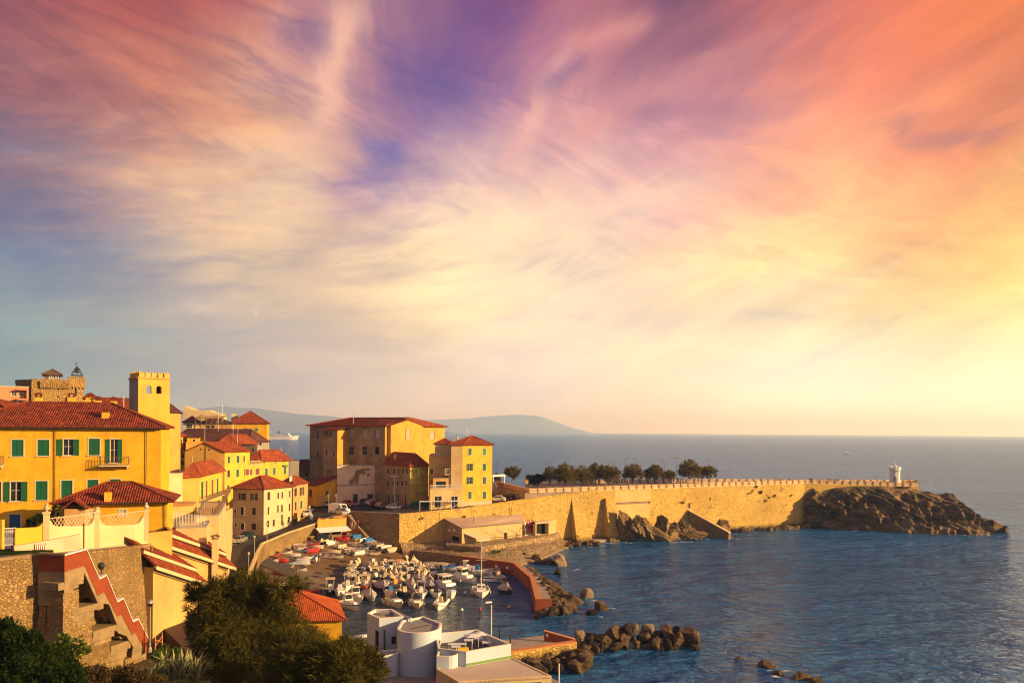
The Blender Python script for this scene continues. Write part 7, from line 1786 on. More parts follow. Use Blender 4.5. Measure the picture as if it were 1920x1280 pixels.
# ---------------------------------------------------------------- white modern building
WB='white building'
wbld=empty('white_building',tuple(gz(800,1240,qz)),'white modern harbour building with a curved stair drum and open roof terrace','building')
def pbox(name,c,z0,z1,mat,lip=None,top=True,inn=.22,low=.7,floor=None):
    mm=MB(); k=len(c)
    ar=sum(c[i].x*c[(i+1)%k].y-c[(i+1)%k].x*c[i].y for i in range(k))
    if ar<0: c=c[::-1]
    for i in range(k):
        w=Wall(c[i],c[(i+1)%k]); wallmesh(mm,w,z0,z1)
    ctr=sum(c,Vector((0,0)))/k; inr=[]
    for i in range(k):
        a=(c[i]-c[i-1]).normalized(); b=(c[(i+1)%k]-c[i]).normalized(); na=Vector((-a.y,a.x)); nb=Vector((-b.y,b.x)); bi=na+nb; bi=bi/max(.35,bi.length_squared)*2; inr.append(c[i]+bi*inn)
    for i in range(k):
        j=(i+1)%k; mm.poly([V3(c[i],z1),V3(c[j],z1),V3(inr[j],z1),V3(inr[i],z1)]); mm.poly([V3(inr[i],z1),V3(inr[j],z1),V3(inr[j],z1-low),V3(inr[i],z1-low)])
    o=mm.build(name,mat,wbld)
    MB().poly([V3(p,z1-low) for p in inr]).build('roof_deck',floor or CONCG,wbld)
    if lip:
        m2=MB()
        for i in range(k):
            j=(i+1)%k; oi=lambda q: c[q]+(c[q]-inr[q])*.12
            m2.hexa([V3(oi(i),z1+.003),V3(oi(j),z1+.003),V3(inr[j],z1+.003),V3(inr[i],z1+.003),V3(oi(i),z1+.07),V3(oi(j),z1+.07),V3(inr[j],z1+.07),V3(inr[i],z1+.07)])
        m2.build('coping',lip,wbld)
    return o
def gW(px,py,z): p=gz(px,py,z); return Vector((p.x,p.y))
WLIP=plaster('warm white coping',(.80,.70,.55),stain=.1)
# block tower
zt1=6.3; c=[gW(688.5,1150,zt1),gW(711,1159.5,zt1),gW(757,1156,zt1)]; c.append(gW(735,1142,zt1)); c.append(gW(703,1142,zt1))
pbox('stair_block',c,qz-.2,zt1,WHITEB,WLIP,low=.35)
wt=Wall(c[1],c[2]); mm=MB(); 
for r,nm in (((734,1193,742,1206),DARK),): q_=wt.rect(r); mm=MB(); bar(mm,wt,q_[0],q_[1],q_[2],q_[3],-.02,.012); mm.build('window',nm,wbld)
MB().tube([wt.pt(.62,5.0,.12),wt.pt(.62,qz,.12)],.09,8).build('downpipe',P('green downpipe',(.04,.09,.06),.5),wbld)
mm=MB(); bar(mm,wt,.0,wt.L,qz,qz+.55,.004,.03); mm.build('blue_plinth',P('pale blue plinth',(.42,.52,.55),.8),wbld)
wl2=Wall(c[0],c[1]); mm=MB(); q_=wl2.rect((704,1180,710,1222)); bar(mm,wl2,q_[0],q_[1],q_[2],q_[3],-.02,.012); mm.build('door',DARK,wbld)
p=at(722,1149,96); mm=MB(); mm.box((p.x,p.y,zt1-.35),(1.0,.8,.7)); mm.build('roof_unit',GALV,wbld)
fr_=[gW(757,1156,zt1),gW(770.5,1158,zt1)]; 
mm=MB(); wfr=Wall(c[2],gW(771,1158.5,zt1)); mm.tube([V3(gW(770,1158,zt1),zt1),V3(gW(770,1158,zt1),qz)],.12,4); mm.tube([V3(c[3],zt1-.05),V3(gW(770,1158,zt1),zt1-.05)],.14,4); mm.build('portal_frame',WHITEB,wbld)
# drum
zd=6.0; cx_=gz(781,1186,zd); cen=Vector((cx_.x,cx_.y+2.1)); rad=39.5*cen.y/F*1.0
arc=[cen+Vector((math.cos(R(a)),math.sin(R(a))))*rad*1.0 for a in range(180,361,6)]
bk1=gW(817.5,1184,zd); bk0=gW(791,1172,zd)
c=[p for p in arc]+[Vector((cen.x+rad,cen.y+2.2)),Vector((cen.x-.1,cen.y+5.6)),Vector((cen.x-rad,cen.y+3.4))]
pbox('stair_drum',c,-.5,zd,WHITEB,WLIP,low=.16,floor=LEAD)
mm=MB(); mm.tube([V3(cen+Vector((-.9,.3)),zd-.13),V3(cen+Vector((.9,2.0)),zd-.13)],.05,4); mm.build('roof_seam',IRON,wbld)
# lower blue wall left of the drum
c=[gW(700,1234,3.6),gW(743,1226,3.6),gW(760,1216,3.6),gW(712,1220,3.6)]; pbox('side_block',c,-.5,3.6,WHITEB,WLIP)
# roof terrace
zr_=5.0; tq=[gW(874,1222,zr_),gW(958,1207.5,zr_),gW(894,1180.5,zr_),gW(816,1187.5,zr_),gW(822,1216,zr_)]
pbox('roof_terrace',[tq[0],tq[1],tq[2],tq[3],tq[4]],-.5,zr_,WHITEB,WLIP,low=1.05,floor=P('terrace floor',(.10,.09,.09),.7))
ca=gW(840,1228,4.6); arc=[ca+Vector((math.cos(R(a)),math.sin(R(a))))*1.05 for a in range(-100,100,20)]
pbox('round_balcony',arc+[ca+Vector((-1.1,1.0)),ca+Vector((-1.1,-1.0))],3.4,4.75,WHITEB,WLIP,low=1.0,inn=.15,floor=DARK)
mm=MB(); w=Wall(tq[0],tq[1]); bar(mm,w,0,w.L,3.55,3.8,.01,.06); mm.build('green_flashing',P('green flashing',(.14,.26,.06),.7),wbld)
yb=empty('yellow_skylight',tuple(gz(866,1228,3.6)),'yellow box skylight on the white building\'s flat roof','skylight'); p=gz(869,1232,3.7); mm=MB(); mm.box((p.x,p.y,3.95),(1.5,1.1,.5),R(12),.85); mm.build('box',HULLY,yb); mm=MB(); mm.box((p.x-.1,p.y+.6,4.35),(1.2,.5,.5),R(12)); mm.build('hood',HULLY,yb)
# flat roofed wing
zf2=3.55; c=[gW(859,1277,zf2),gW(1034,1266,zf2),gW(957,1229.5,zf2),gW(842,1242,zf2),gW(818,1253,zf2)]
pbox('flat_wing',c,-.5,zf2,CREAM,None,low=.06,floor=plaster('roof screed',(.52,.42,.32),stain=.2,var=.12))
w=Wall(c[0],c[1]); mm=MB(); nn_=34
for i in range(nn_): bar(mm,w,w.L*i/nn_,w.L*(i+.6)/nn_,zf2-.22,zf2-.06,0,.12)
mm.build('dentil',BEIGE,wbld)
for i in range(3): q_=[.6+2.9*i,2.6+2.9*i]; mm=MB(); bar(mm,w,q_[0],min(w.L-.2,q_[1]),.2,zf2-.55,.002,.03); mm.build('window',GLASS,wbld)
# parasols and tables on the terrace
for i,(px,py) in enumerate(((879,1196),(897,1192),(866,1203),(849,1203),(913,1200),(855,1208))):
    p=gz(px,py+3,4.7); p.z=3.95; k=empty('terrace_table',tuple(p),['table under the middle of the roof terrace','table near the back corner of the roof terrace','table at the front of the roof terrace','table left of the middle on the roof terrace','rightmost table on the roof terrace','table closest to the round balcony'][i],'table','tables on the roof terrace'); mm=MB(); mm.box(p+Vector((0,0,.74)),(1.0,.8,.04)); mm.build('tabletop',FRAMEW,k)
    for sx in (-.4,.4):
        mm=MB(); mm.tube([p+Vector((sx,0,0)),p+Vector((sx,0,.72))],.04,5); mm.build('leg',FRAMEW,k)
for i,(px,py) in enumerate(((885,1194),(897,1191))):
    p=gz(px,py,5.5); p.z=3.95; k=empty('parasol',tuple(p),['square white parasol in the middle of the roof terrace','square white parasol at the back of the roof terrace'][i],'parasol','parasols on the roof terrace'); MB().tube([p,p+Vector((0,0,1.75))],.03,5).build('pole',FRAMEW,k); mm=MB(); mm.box(p+Vector((0,0,1.8)),(1.6,1.6,.14),R(20),.3); mm.build('canopy',FRAMEW,k)
lp=empty('lattice_fence',tuple(gz(660,1215,qz)),'white lattice fence between the hut and the white building','fence'); w=Wall(gz(642,1220,qz)[:2],gz(690,1212,qz)[:2]); mm=MB()
for i in range(14):
    u=w.L*i/13
    for s_ in (1,-1):
        u2=u+1.2*s_
        if 0<=u2<=w.L: mm.tube([w.pt(u,qz,0),w.pt(u2,qz+1.3,0)],.025,4)
mm.build('lattice',FRAMEW,lp); mm=MB(); bar(mm,w,0,w.L,qz+1.3,qz+1.5,-.5,.1); mm.build('top_slab',WHITE,lp)
# ================================================================= LIGHTHOUSE
lx=gz(1678,909,12.6); LP=at(1678,905,248); LP.z=12.0
lh=empty('lighthouse',LP,'small white crenellated lighthouse at the tip of the headland','lighthouse'); zt_=zat(1678,876,248); r0=20*248/F*.5*1.0
lw_=8; rr=1.42
LHW=plaster('lighthouse limewash',(.86,.84,.76),stain=.2)
MB().lathe([(rr*1.18,12),(rr*1.12,12.5),(rr*1.03,12.6),(rr,zt_-1.1),(rr,zt_-1.0)],(LP.x,LP.y,0),8,R(22.5)).build('shaft',LHW,lh)
m=MB(); m.lathe([(rr,zt_-1.0),(rr*1.08,zt_-.8),(rr*1.18,zt_-.5),(rr*1.18,zt_-.1),(rr*1.1,zt_-.1)],(LP.x,LP.y,0),8,R(22.5))
for k in range(16):
    a_=R(22.5*k); m.box((LP.x+math.cos(a_)*rr*1.08,LP.y+math.sin(a_)*rr*1.08,zt_+.1),(.24,.34,.42),a_)
m.build('gallery',LHW,lh)
m=MB()
for k in range(16): a_=R(22.5*k+11); m.box((LP.x+math.cos(a_)*rr*1.06,LP.y+math.sin(a_)*rr*1.06,zt_-.98),(.2,.16,.35),a_)
m.build('corbels',LHW,lh)
MB().lathe([(.42,zt_-.1),(.42,zt_+.35),(.48,zt_+.4),(.3,zt_+.75),(.06,zt_+1.0),(.04,zt_+1.5),(.1,zt_+1.55),(.02,zt_+1.7)],(LP.x,LP.y,0),10).build('lantern',FRAMEW,lh)
wd=Wall((LP.x-.95,LP.y-rr*.93),(LP.x+.2,LP.y-rr*1.0)); 
m=MB(); a_=R(270-22.5-14); dd=Vector((math.cos(R(247.5+0)),math.sin(R(247.5)),0)); w=Wall((LP.x+dd.x*rr*.93-dd.y*-.36*-1,LP.y+dd.y*rr*.93-dd.x*.36),(LP.x+dd.x*rr*.93+dd.y*-.36*1,LP.y+dd.y*rr*.93+dd.x*.36))
tv=Vector((-dd.y,dd.x,0)); c_=Vector((LP.x,LP.y,0))+dd*rr*.935
pts=[c_-tv*.34+Vector((0,0,12.9)),c_+tv*.34+Vector((0,0,12.9)),c_+tv*.34+Vector((0,0,14.6)),c_+tv*.2+Vector((0,0,14.95)),c_+Vector((0,0,15.08)),c_-tv*.2+Vector((0,0,14.95)),c_-tv*.34+Vector((0,0,14.6))]
m.prism([p+dd*.02 for p in pts],dd*.05); m.build('door',BRNSH,lh)

# ================================================================= FERRY
fy=28*F/ (824+2.9-HY); fp=at(531,824,fy); fp.z=0
fr=empty('ferry',fp,'large white ferry with a blue funnel far out at sea','ferry'); fr.rotation_euler=(0,0,0)
L=54*fy/F; hx=L/2; m=MB(); nst=12; rows=[]
for i in range(nst+1):
    t=i/nst; x=-hx+L*t; b=9*(1-max(0,(t-.72)/.28)**2.2) ; b=max(b,.2); rows.append((x,b,9.0+ (3.0 if t>.9 else 0)))
B0=fp
for (x0,b0,h0),(x1,b1,h1) in zip(rows,rows[1:]):
    for s_ in (1,-1): m.poly([B0+Vector((x0,s_*b0,0)),B0+Vector((x1,s_*b1,0)),B0+Vector((x1+ (4 if x1>hx-3 else 0),s_*b1,h1)),B0+Vector((x0,s_*b0,h0))])
    m.poly([B0+Vector((x0,b0,h0)),B0+Vector((x1,b1,h1)),B0+Vector((x1,-b1,h1)),B0+Vector((x0,-b0,h0))])
m.poly([B0+Vector((-hx,-9,0)),B0+Vector((-hx,9,0)),B0+Vector((-hx,9,9)),B0+Vector((-hx,-9,9))]); m.build('hull',HULLW,fr)
m=MB()
for x0,x1,z0,z1 in ((-.45,.28,9,11.6),(-.42,.24,11.6,14),(-.36,.16,14,16.4),(.05,.2,14,17.5)): m.box(B0+Vector(((x0+x1)/2*L,0,(z0+z1)/2)),((x1-x0)*L,16,z1-z0))
ss=m.build('superstructure',HULLW,fr)
m=MB()
for z in (10.4,13.0,15.3): m.box(B0+Vector((-.09*L,-8.02,z)),(.6*L,.1,.7))
m.build('window_band',P('blue window band',(.12,.14,.22),.4),ss)
m=MB(); m.box(B0+Vector((-.31*L,-8.06,9.9)),(.22*L,.1,1.2)); m.build('red_stripe',HULLR,fr)
m=MB(); m.box(B0+Vector((-.14*L,0,20)),(9,8,9),0,.85); m.build('funnel',HULLB,fr); m=MB(); m.tube([B0+Vector((-.42*L,0,14)),B0+Vector((-.42*L,0,25))],.9,5,.3); m.tube([B0+Vector((.1*L,0,17)),B0+Vector((.1*L,0,22))],.5,5,.2); m.build('mast',HULLW,fr)
# a far launch trailing spray, a speck of sail on the horizon
sp=empty('small_boat',tuple(gz(1586,849,0)),'tiny white motorboat far out on the sea left of the lighthouse','boat'); c=sp.location; m=MB(); m.prism([c+Vector((-3,-1,0)),c+Vector((3.4,-1,0)),c+Vector((4.4,-1,1.4)),c+Vector((-3,-1,1.1))],(0,2,0)); m.box(c+Vector((-.3,0,1.8)),(2.4,1.5,1.4)); m.build('hull',HULLW,sp)

# ================================================================= PROMENADE: trees, lamps, people
random.seed(21)
def terz(p): return TZ
for i,(px,w_,ty,by,lb) in enumerate([(931,12,882,902,'small tamarisk half hidden behind the yellow seaside house'),(960,31,874,902,'round leaning tamarisk, first of the row by the white pavilion'),(991,9,889,903,'tiny shrub between the first two promenade trees'),(1008,31,890,912,'dark low spreading tree nearest the sea wall ramp'),(1031,23,874,910,'slim brownish tamarisk behind the dark low tree'),
   (1059,43,871,914,'broad round tamarisk just right of a lamp post'),(1092,40,875,911,'bushy tamarisk in the middle of the row'),(1116,36,871,907,'reddish tamarisk set back in the middle of the row'),(1142,46,874,910,'wide rust tinted tamarisk at the end of the dense group'),(1187,38,871,908,'lone round tamarisk right of the dense group'),
   (1227,39,872,906,'tamarisk with a dense dark crown in front of the crowd'),(1256,20,882,903,'small tamarisk beside a curved lamp post'),(1292,43,864,906,'tallest tamarisk near the right end of the row'),(1326,31,873,903,'last tamarisk of the row on the right')]):
    b=gz(px,by,TZ); 
    if i==0: b=at(px,by,224); b.z=TZ
    s=b.y/F; wd=w_*s/2; ht=(by-ty)*s; zc=TZ+ht*.60; wd*=1.12; lobes=[]
    for k in range(7):
        a_=2*math.pi*k/7+i; lobes.append((b.x+math.cos(a_)*wd*.48,b.y+math.sin(a_)*wd*.48,zc+ht*random.uniform(-.14,.12),wd*random.uniform(.36,.58),wd*random.uniform(.4,.55),ht*random.uniform(.2,.34)))
    lobes.append((b.x+wd*.05,b.y,zc+ht*.16,wd*.6,wd*.6,ht*.26)); lobes.append((b.x+wd*.6*math.cos(i),b.y,zc-ht*.12,wd*.42,wd*.42,ht*.2))
    top_=Vector((b.x,b.y,zc)); trs=[[b,b+Vector((.1*math.sin(i),0,ht*.3)),top_]]+[[b+Vector((0,0,ht*.22)),top_+Vector((wd*.5*math.cos(q),wd*.5*math.sin(q),0))] for q in (i,i+2.1,i+4.2)]
    tree('tamarisk_tree',lb,'tree',b,lobes,int(1500+7000*min(1,(w_/43)**2)),.5,.075,LEAFD if i==3 else LEAFR,trs,'tamarisks on the promenade',seed=40+i,r=.13,up=.25,shell=.35)
for i,(px,ty,by,arms) in enumerate([(932.5,858,902,((1,-.2),)),(1029,865,915,((-.9,0),(.9,0))),(1060.5,858,905,((1,0),)),(1150.5,864,907,((-1.1,0),)),(1173,858,903,((1,0),)),(1246.5,862,903,((-1,0),)),(1268.5,858,906,((-.8,0),(.8,0))),(1328.5,860,902,((-1.4,0),))]):
    b=gz(px,by,TZ) if i else at(px,by,228)
    b.z=TZ; lamp_post('street_lamp',b,(by-ty)*b.y/F-.3,['lamp post just right of the yellow seaside house','double armed lamp post at the start of the tree group','lamp post rising out of the broad round tamarisk','lamp post with its arm to the left at the end of the dense group','lamp post above the lone round tamarisk','curved lamp post beside the small tamarisk','tall double armed lamp post left of the tallest tree','rightmost lamp post, above the last tamarisk'][i],arms,'lamp posts on the promenade')
PG='people strolling on the promenade'
spots=[(1152,908,0),(1157,907,0),(1161,906,0),(1166,907,0),(1169,909,0),(1174,908,0),(1177,910,0),(1208,907,0),(1212,906,0),(1239,907,0),(1244,906,0),(1249,907,0),(1253,906,0),(1260,907,0),(1263,907,0),(1271,905,0),(1276,905,0),(1280,906,0),(1309,905,0),(1117,909,0),(1124,908,0),(1101,910,0),(1078,911,0),(1036,914,0),(1302,906,0),(1310,903,0)]
for i,(px,py,_) in enumerate(spots):
    p=gz(px,py,TZ); person(p,'one of the tiny figures strolling under the promenade trees',PG)
for i,px in enumerate((1433,1463,1467,1469,1486,1517,1520,1521,1552)):
    w=Wall(SW.pt(0,0)[:2],SW.pt(SW.L,0)[:2]); p=SW.pt(SW.hit(min(px,1506),905)[0],TZ,-1.2) if px<1506 else at(px,908,243); p.z=TZ if px<1506 else 12.9
    person(p,'one of the tiny figures leaning on the far promenade balustrade','people along the far balustrade')
for i,px in enumerate((1595,1601,1606,1612,1620,1652,1660,1701,1706,1712)): p=at(px,905,247); p.z=12.15+.5*max(0,(1700-px)/200); person(p,'one of the tiny figures on the headland terrace near the lighthouse','people near the lighthouse')
for i,(px,u_) in enumerate(((1057,0),(1062,0))):
    p=SW.pt(SW.hit(px,925)[0],SW.hit(px,922)[1]-.3,-.45); p.z=SW.hit(px,927)[1]-.25; person(p,['left one of two dark figures walking up the ramp by the sea wall','right one of two dark figures walking up the ramp by the sea wall'][i],'pair on the ramp',top=CLOTH[0],bot=CLOTH[1])

# ================================================================= STREET LIFE
random.seed(5)
PW=P('white car paint',(.78,.75,.70),.25,.5,var=.03); PSV=P('silver car paint',(.42,.41,.40),.3,.5,.5,var=.05); PBK=P('black car paint',(.012,.012,.015),.2,.5); PRD=P('red car paint',(.45,.012,.03),.25,.5); PBL=P('dark blue car paint',(.015,.03,.085),.25,.5); PMR=P('maroon car paint',(.16,.015,.02),.25,.5); PCR=P('cream car paint',(.75,.68,.5),.25,.5); PGR=P('dark green car paint',(.012,.035,.03),.25,.5)
car0=make_car('parked_car','car',PSV); first=[True]
PCG='cars parked in the square and along the street'
def car(px,py,rz,paint,label,z=STZ,name=None):
    p=gz(px,py,z)
    if first[0]: o=car0; first[0]=False; sl_=[c for c in o.children if c.name.startswith('body')][0]; sl_.data.materials[0]=PSV; sl_.material_slots[0].link='OBJECT'; sl_.material_slots[0].material=paint
    else: o=copy_tree(car0,None,{'silver car paint':paint})
    if first[0] is False and o is not car0:
        b=[c for c in o.children if c.name.startswith('body')][0]; b.material_slots[0].link='OBJECT'; b.material_slots[0].material=paint
    o.location=p; o.rotation_euler=(0,0,R(rz)); tag(o,label,'car',PCG)
CZ={}
for a in [(462,1009,-100,PGR,'dark green car parked at the white corner house'),(448,1017,-95,PSV,'silver car parked in front of the dark green one by the ochre wall'),(576,967,-80,PW,'white car beside the ochre neighbour house'),(613,949,-70,PSV,'silver car in front of the small orange house'),(652,948,-60,PRD,'bright red car at the left of the square'),
   (687,945,-50,PBL,'dark blue car parked furthest back in the square'),(698,947,-48,PW,'white car third from the left in the parked row'),(707,949,-46,PMR,'maroon car in the middle of the parked row'),(718,951,-44,PSV,'silver car right of the maroon one'),(727,953,-42,PBL,'dark blue car in the parked row left of the cream one'),(741,955,-25,PCR,'cream car at the right end of the parked row'),
   (640,964,-50,PSV,'silver car beside the white van'),(770,957,-10,PBK,'black car under the scaffold'),(789,957,-8,PGR,'dark green car beside the white canopy')]: car(*a,z={462:5.3,448:4.9,576:7.6,613:8.7}.get(a[0],STZ))
for a in [(932,939.5,170,PCR,'cream car parked by the yellow seaside house',),(951,935,165,PBK,'black car parked between two light cars below the promenade'),(967,934.5,165,PSV,'silver car parked nearest the promenade')]: car(*a,z=STZ+1.7)
v_=make_car('parked_van','van',PW); v_.location=gz(636,962,STZ); v_.rotation_euler=(0,0,R(-32)); tag(v_,'white delivery van in the corner of the square','van')
yc=make_car('parked_car','car',PW); yc.location=Vector((at(18,1008,67).x,67,17.95)); yc.rotation_euler=(0,0,R(170)); tag(yc,'white car behind the iron gate at the left edge','car')
for i,(px,py) in enumerate(((550,986),(553,985),(557,984),(580,976),(583,975),(579,960),(581,959),(466,996),(585,977))):
    person(gz(px,py,[6.0,6.1,6.1,7.7,7.8,8.4,8.4,5.5,7.8][i]),['person in the group walking along the road wall' for _ in range(5)][i] if i<5 else ['person in white by the ochre house','second person in white by the ochre house','person in the doorway of the white corner house','person at the end of the road group'][i-5],'people along the road' if i<5 else None, top=CLOTH[2] if i in(5,6) else None)
for i,(px,py) in enumerate(((587,1054),(598,1054),(617,1006),(622,1007),(630,1006),(660,985),(671,982),(664,986),(556,1085))):
    p=onbeach(px,py); 
    if i>4 and i<8: p=at(px,py+6,180.0)
    person(p,['person standing among the white boats on the beach','second person standing among the white boats on the beach','left person at the beach bar','middle person at the beach bar','right person at the beach bar','person on the shaded steps','person in white on the shaded steps','person lower on the shaded steps','person beside the slipway'][i],None)
stp=empty('harbour_steps',(-37,181,0),'shaded stone steps leading from the square to the beach','steps'); m=MB()
for i in range(16): z=3.4+5.8*i/16; m.box((-36.6+.0*i,177.8+.38*i*0+ (0),z/2),(.01,.01,z))
m=MB(); wq=SQW
for i in range(16): z=3.4+5.6*i/16; u=.3+.36*(15-i); bar(m,wq,u,u+.36,2.5,z,.0+.001*i,1.6)
m.build('step',STONED,stp)
for i,(px,py,h,lb,gl) in enumerate([(616,962,4.5,'thin sign post left of the white van',0),(630,965,4.8,'thin sign post in front of the white van',0),(500.5,1032,5.0,'pale street lamp on the road wall',1),(466,1080,3.6,'lamp standing in the lower road near the tree',1),(477,1052,4.2,'lamp at the bend of the lower road',1)]):
    p=gz(px,py,[9.0,9.0,4.9,3.8,4.4][i]); o=empty('sign_post' if not gl else 'street_lamp',p,lb,'post' if not gl else 'street lamp'); MB().tube([p,p+Vector((0,0,h))],.05,6).build('pole',GALV,o)
    if gl: MB().lathe([(.05,h-.1),(.16,h+.05),(.18,h+.3),(.05,h+.42)],p,8).build('lantern',GLASSL,o)
    else: MB().box(p+Vector((0,-.04,h-.4)),(.5,.04,.6)).build('plate',GALV,o)
mm_=gz(739,951,STZ); sl2=empty('street_lamp',tuple(mm_),'tall white lamp post with a double head on the square','street lamp'); zt_=zat(741,892,mm_.y); MB().tube([mm_,Vector((mm_.x,mm_.y,zt_))],.11,6).build('pole',FRAMEW,sl2); m=MB(); m.box(Vector((mm_.x-.6,mm_.y,zt_)),(.9,.4,.22)); m.box(Vector((mm_.x+.6,mm_.y,zt_)),(.9,.4,.22)); m.build('lamp_head',FRAMEW,sl2)
# tall thin harbour poles and lamp by the quay
for i,(px,y0,y1,z,lb,wh) in enumerate([(921,1218,1133,qz,'white lamp post with a drooping head in front of the white building',1),(1048,1292,1243,.5,'short white pole at the bottom edge',2),(937,1206,1179,qz,'brown mooring post on the quay',3),(957,1208,1188,qz,'thin dark mooring post on the quay',3),(823,1027,960,2.9,'tall dark pole left of the boathouse',0),(797,1030,984,2.5,'shorter dark pole near the harbour wall',0),(888,1013,969,2.9,'thin pole in front of the boathouse roof',0),(957.5,968,950,9,'short iron pole on top of the sea wall',4)]):
    p=gz(px,y0,z) if wh!=4 else SW.pt(SW.hit(px,968)[0],SW.hit(px,968)[1],.3); zt_=zat(px,y1,p.y); o=empty('pole',p,lb,'lamp post' if wh==1 else 'pole'); MB().tube([p,Vector((p.x,p.y,zt_))],.06 if wh!=3 else .09,6).build('pole',FRAMEW if wh in(1,2) else IRON,o)
    if wh==1: MB().box(Vector((p.x-.35,p.y,zt_+.3)),(.8,.25,.18),R(20)).build('lamp_head',FRAMEW,o)
# two lamps by the outdoor stair
p=at(190,1068,62.3); zt_=p.z; lamp_post('street_lamp',Vector((p.x,p.y,zt_-2.2)),2.2,'bowl shaped lamp peeping over the stair parapet',(),'lamps by the outdoor stair',True)
p=gz(281,1222,GZ+.3); lamp_post('street_lamp',p,zat(284,1137,p.y)-p.z,'bowl shaped lamp on a pale pole at the foot of the stair',(),'lamps by the outdoor stair',True,GALV)
rb=empty('path_barrier',tuple(gz(298,1218,GZ+.4)),'orange wooden barrier at the start of the garden path','barrier'); a=gz(291,1222,GZ+.4); b=gz(304,1214,GZ+.4); m=MB(); m.tube([a,a+Vector((0,0,1.3))],.05,5); m.tube([b,b+Vector((0,0,1.3))],.05,5); m.tube([a+Vector((0,0,1)),b+Vector((0,0,.5))],.04,5); m.tube([a+Vector((0,0,.5)),b+Vector((0,0,1))],.04,5); m.build('rail',P('orange painted wood',(.5,.17,.06),.7),rb)

# ================================================================= BOATS
random.seed(9)
MG='boats moored in the harbour'; BG='boats drawn up on the beach'
PROTO={}
def boat(kind,px,py,rz,label,L=5.2,hull=HULLW,cover=CLOTHC,stripe=None,where='water',Wd=None,h=.75,group=None,tilt=0.0,flip=False,loc=None):
    L=L*(.80 if group=='boats packed in the back rows' else .88 if where=='water' and kind not in('sail','wheelhouse') else (.70 if where!='water' else .95))
    key=(kind,round(L,1),hull.name,cover.name,stripe.name if stripe else '')
    if key in PROTO: o=copy_tree(PROTO[key])
    else: o=make_boat(kind,L,Wd or L*.40,h,hull,cover,stripe); PROTO[key]=o
    p=loc or (gz(px,py,0) if where=='water' else onbeach(px,py))
    if where!='water': p.z+=.25 if not flip else .05
    o.location=p; o.rotation_euler=(tilt if not flip else math.pi-.15,0,R(rz)); 
    if flip: o.location.z+=.8
    return tag(o,label,'boat',group or (MG if where=='water' else BG))
front=[('cabin',655,1139,-48,'white cabin boat with a blue side in front of the red roofed hut',6.4,HULLW,CLOTHC,HULLB),('cabin',668,1125,-60,'white cabin boat with a green tinted window behind the front cabin boat',5.8,HULLW,CLOTHC,None),('tarp',693,1121,-70,'boat under a pale pleated tent cover, third in the front row',6.0,HULLG,CLOTHG,None),
 ('sprayhood',738,1134,-55,'open cream cruiser with fenders at the front of the moored boats',6.2,HULLC,CLOTHC,None),('sprayhood',781,1136,-75,'cream boat with a windscreen in the middle of the front row',5.6,HULLC,CLOTHC,None),('rib',826,1138,-95,'rubber boat with a red bow and cream console at the right of the front row',5.4,HULLW,HULLW,None),
 ('flatcover',846,1118,-85,'small boat under a pale blue cover at the right end of the moored boats',4.4,HULLW,HULLLB,None),('ttop',619,1112,-80,'dark hulled boat with a white canopy frame, leftmost in the harbour',5.2,HULLK,CLOTHC,None),('box',637,1114,-85,'boat with a white box cabin left of the front cabin boat',4.8,HULLW,FRAMEW,None),
 ('box',733,1117,-70,'white boat carrying a bright blue wrapped console',5.4,HULLW,CLOTHB,None),('console',759,1116,-60,'navy hulled boat with a cream covered console',5.6,HULLN,CLOTHC,None),('ttop',790,1117,-80,'white boat with a blue stripe and a thin canopy',5.6,HULLW,CLOTHG,HULLB),('console',818,1117,-75,'boat with a black covered console in the front rows',5.2,HULLW,CLOTHN,None),
 ('tarp',717,1105,-60,'boat under a wide grey tent tarpaulin, left of the orange covered one',6.2,HULLK,CLOTHG,None),('console',742,1101,-65,'boat with an orange covered console',5.4,HULLG,CLOTHO,None),('tarp',772,1101,-75,'boat under a steep grey tarpaulin in the middle of the harbour',5.2,HULLW,CLOTHG,None),('tarp',807,1103,-80,'boat under a grey tarpaulin left of the big wheelhouse boat',5.6,HULLK,CLOTHG,None),
 ('wheelhouse',835,1104,-55,'big white wheelhouse boat with three front windows',7.6,HULLW,CLOTHC,None),('wheelhouse',868,1089,-40,'white fishing boat with a small cabin, alone right of the crowd',7.0,HULLW,CLOTHC,None),('sail',902,1113,-85,'white sailing boat with a tall bare mast',7.6,HULLW,CLOTHC,None),('rib',935,1088,-70,'grey rubber boat beside the floating pontoon',5.6,HULLG,HULLG,None),('tarp',949,1110,-70,'rubber boat under a pale grey cover, rightmost near the jetty',5.2,HULLK,CLOTHG,None),
 ('ttop',687,1104,-80,'boat with a striped canopy behind the pleated tent cover',5.4,HULLR,CLOTHC,None),('ttop',652,1103,-85,'boat with a tall cream canopy in the left of the second row',6.2,HULLW,CLOTHC,None)]
for a in front: boat(*a)
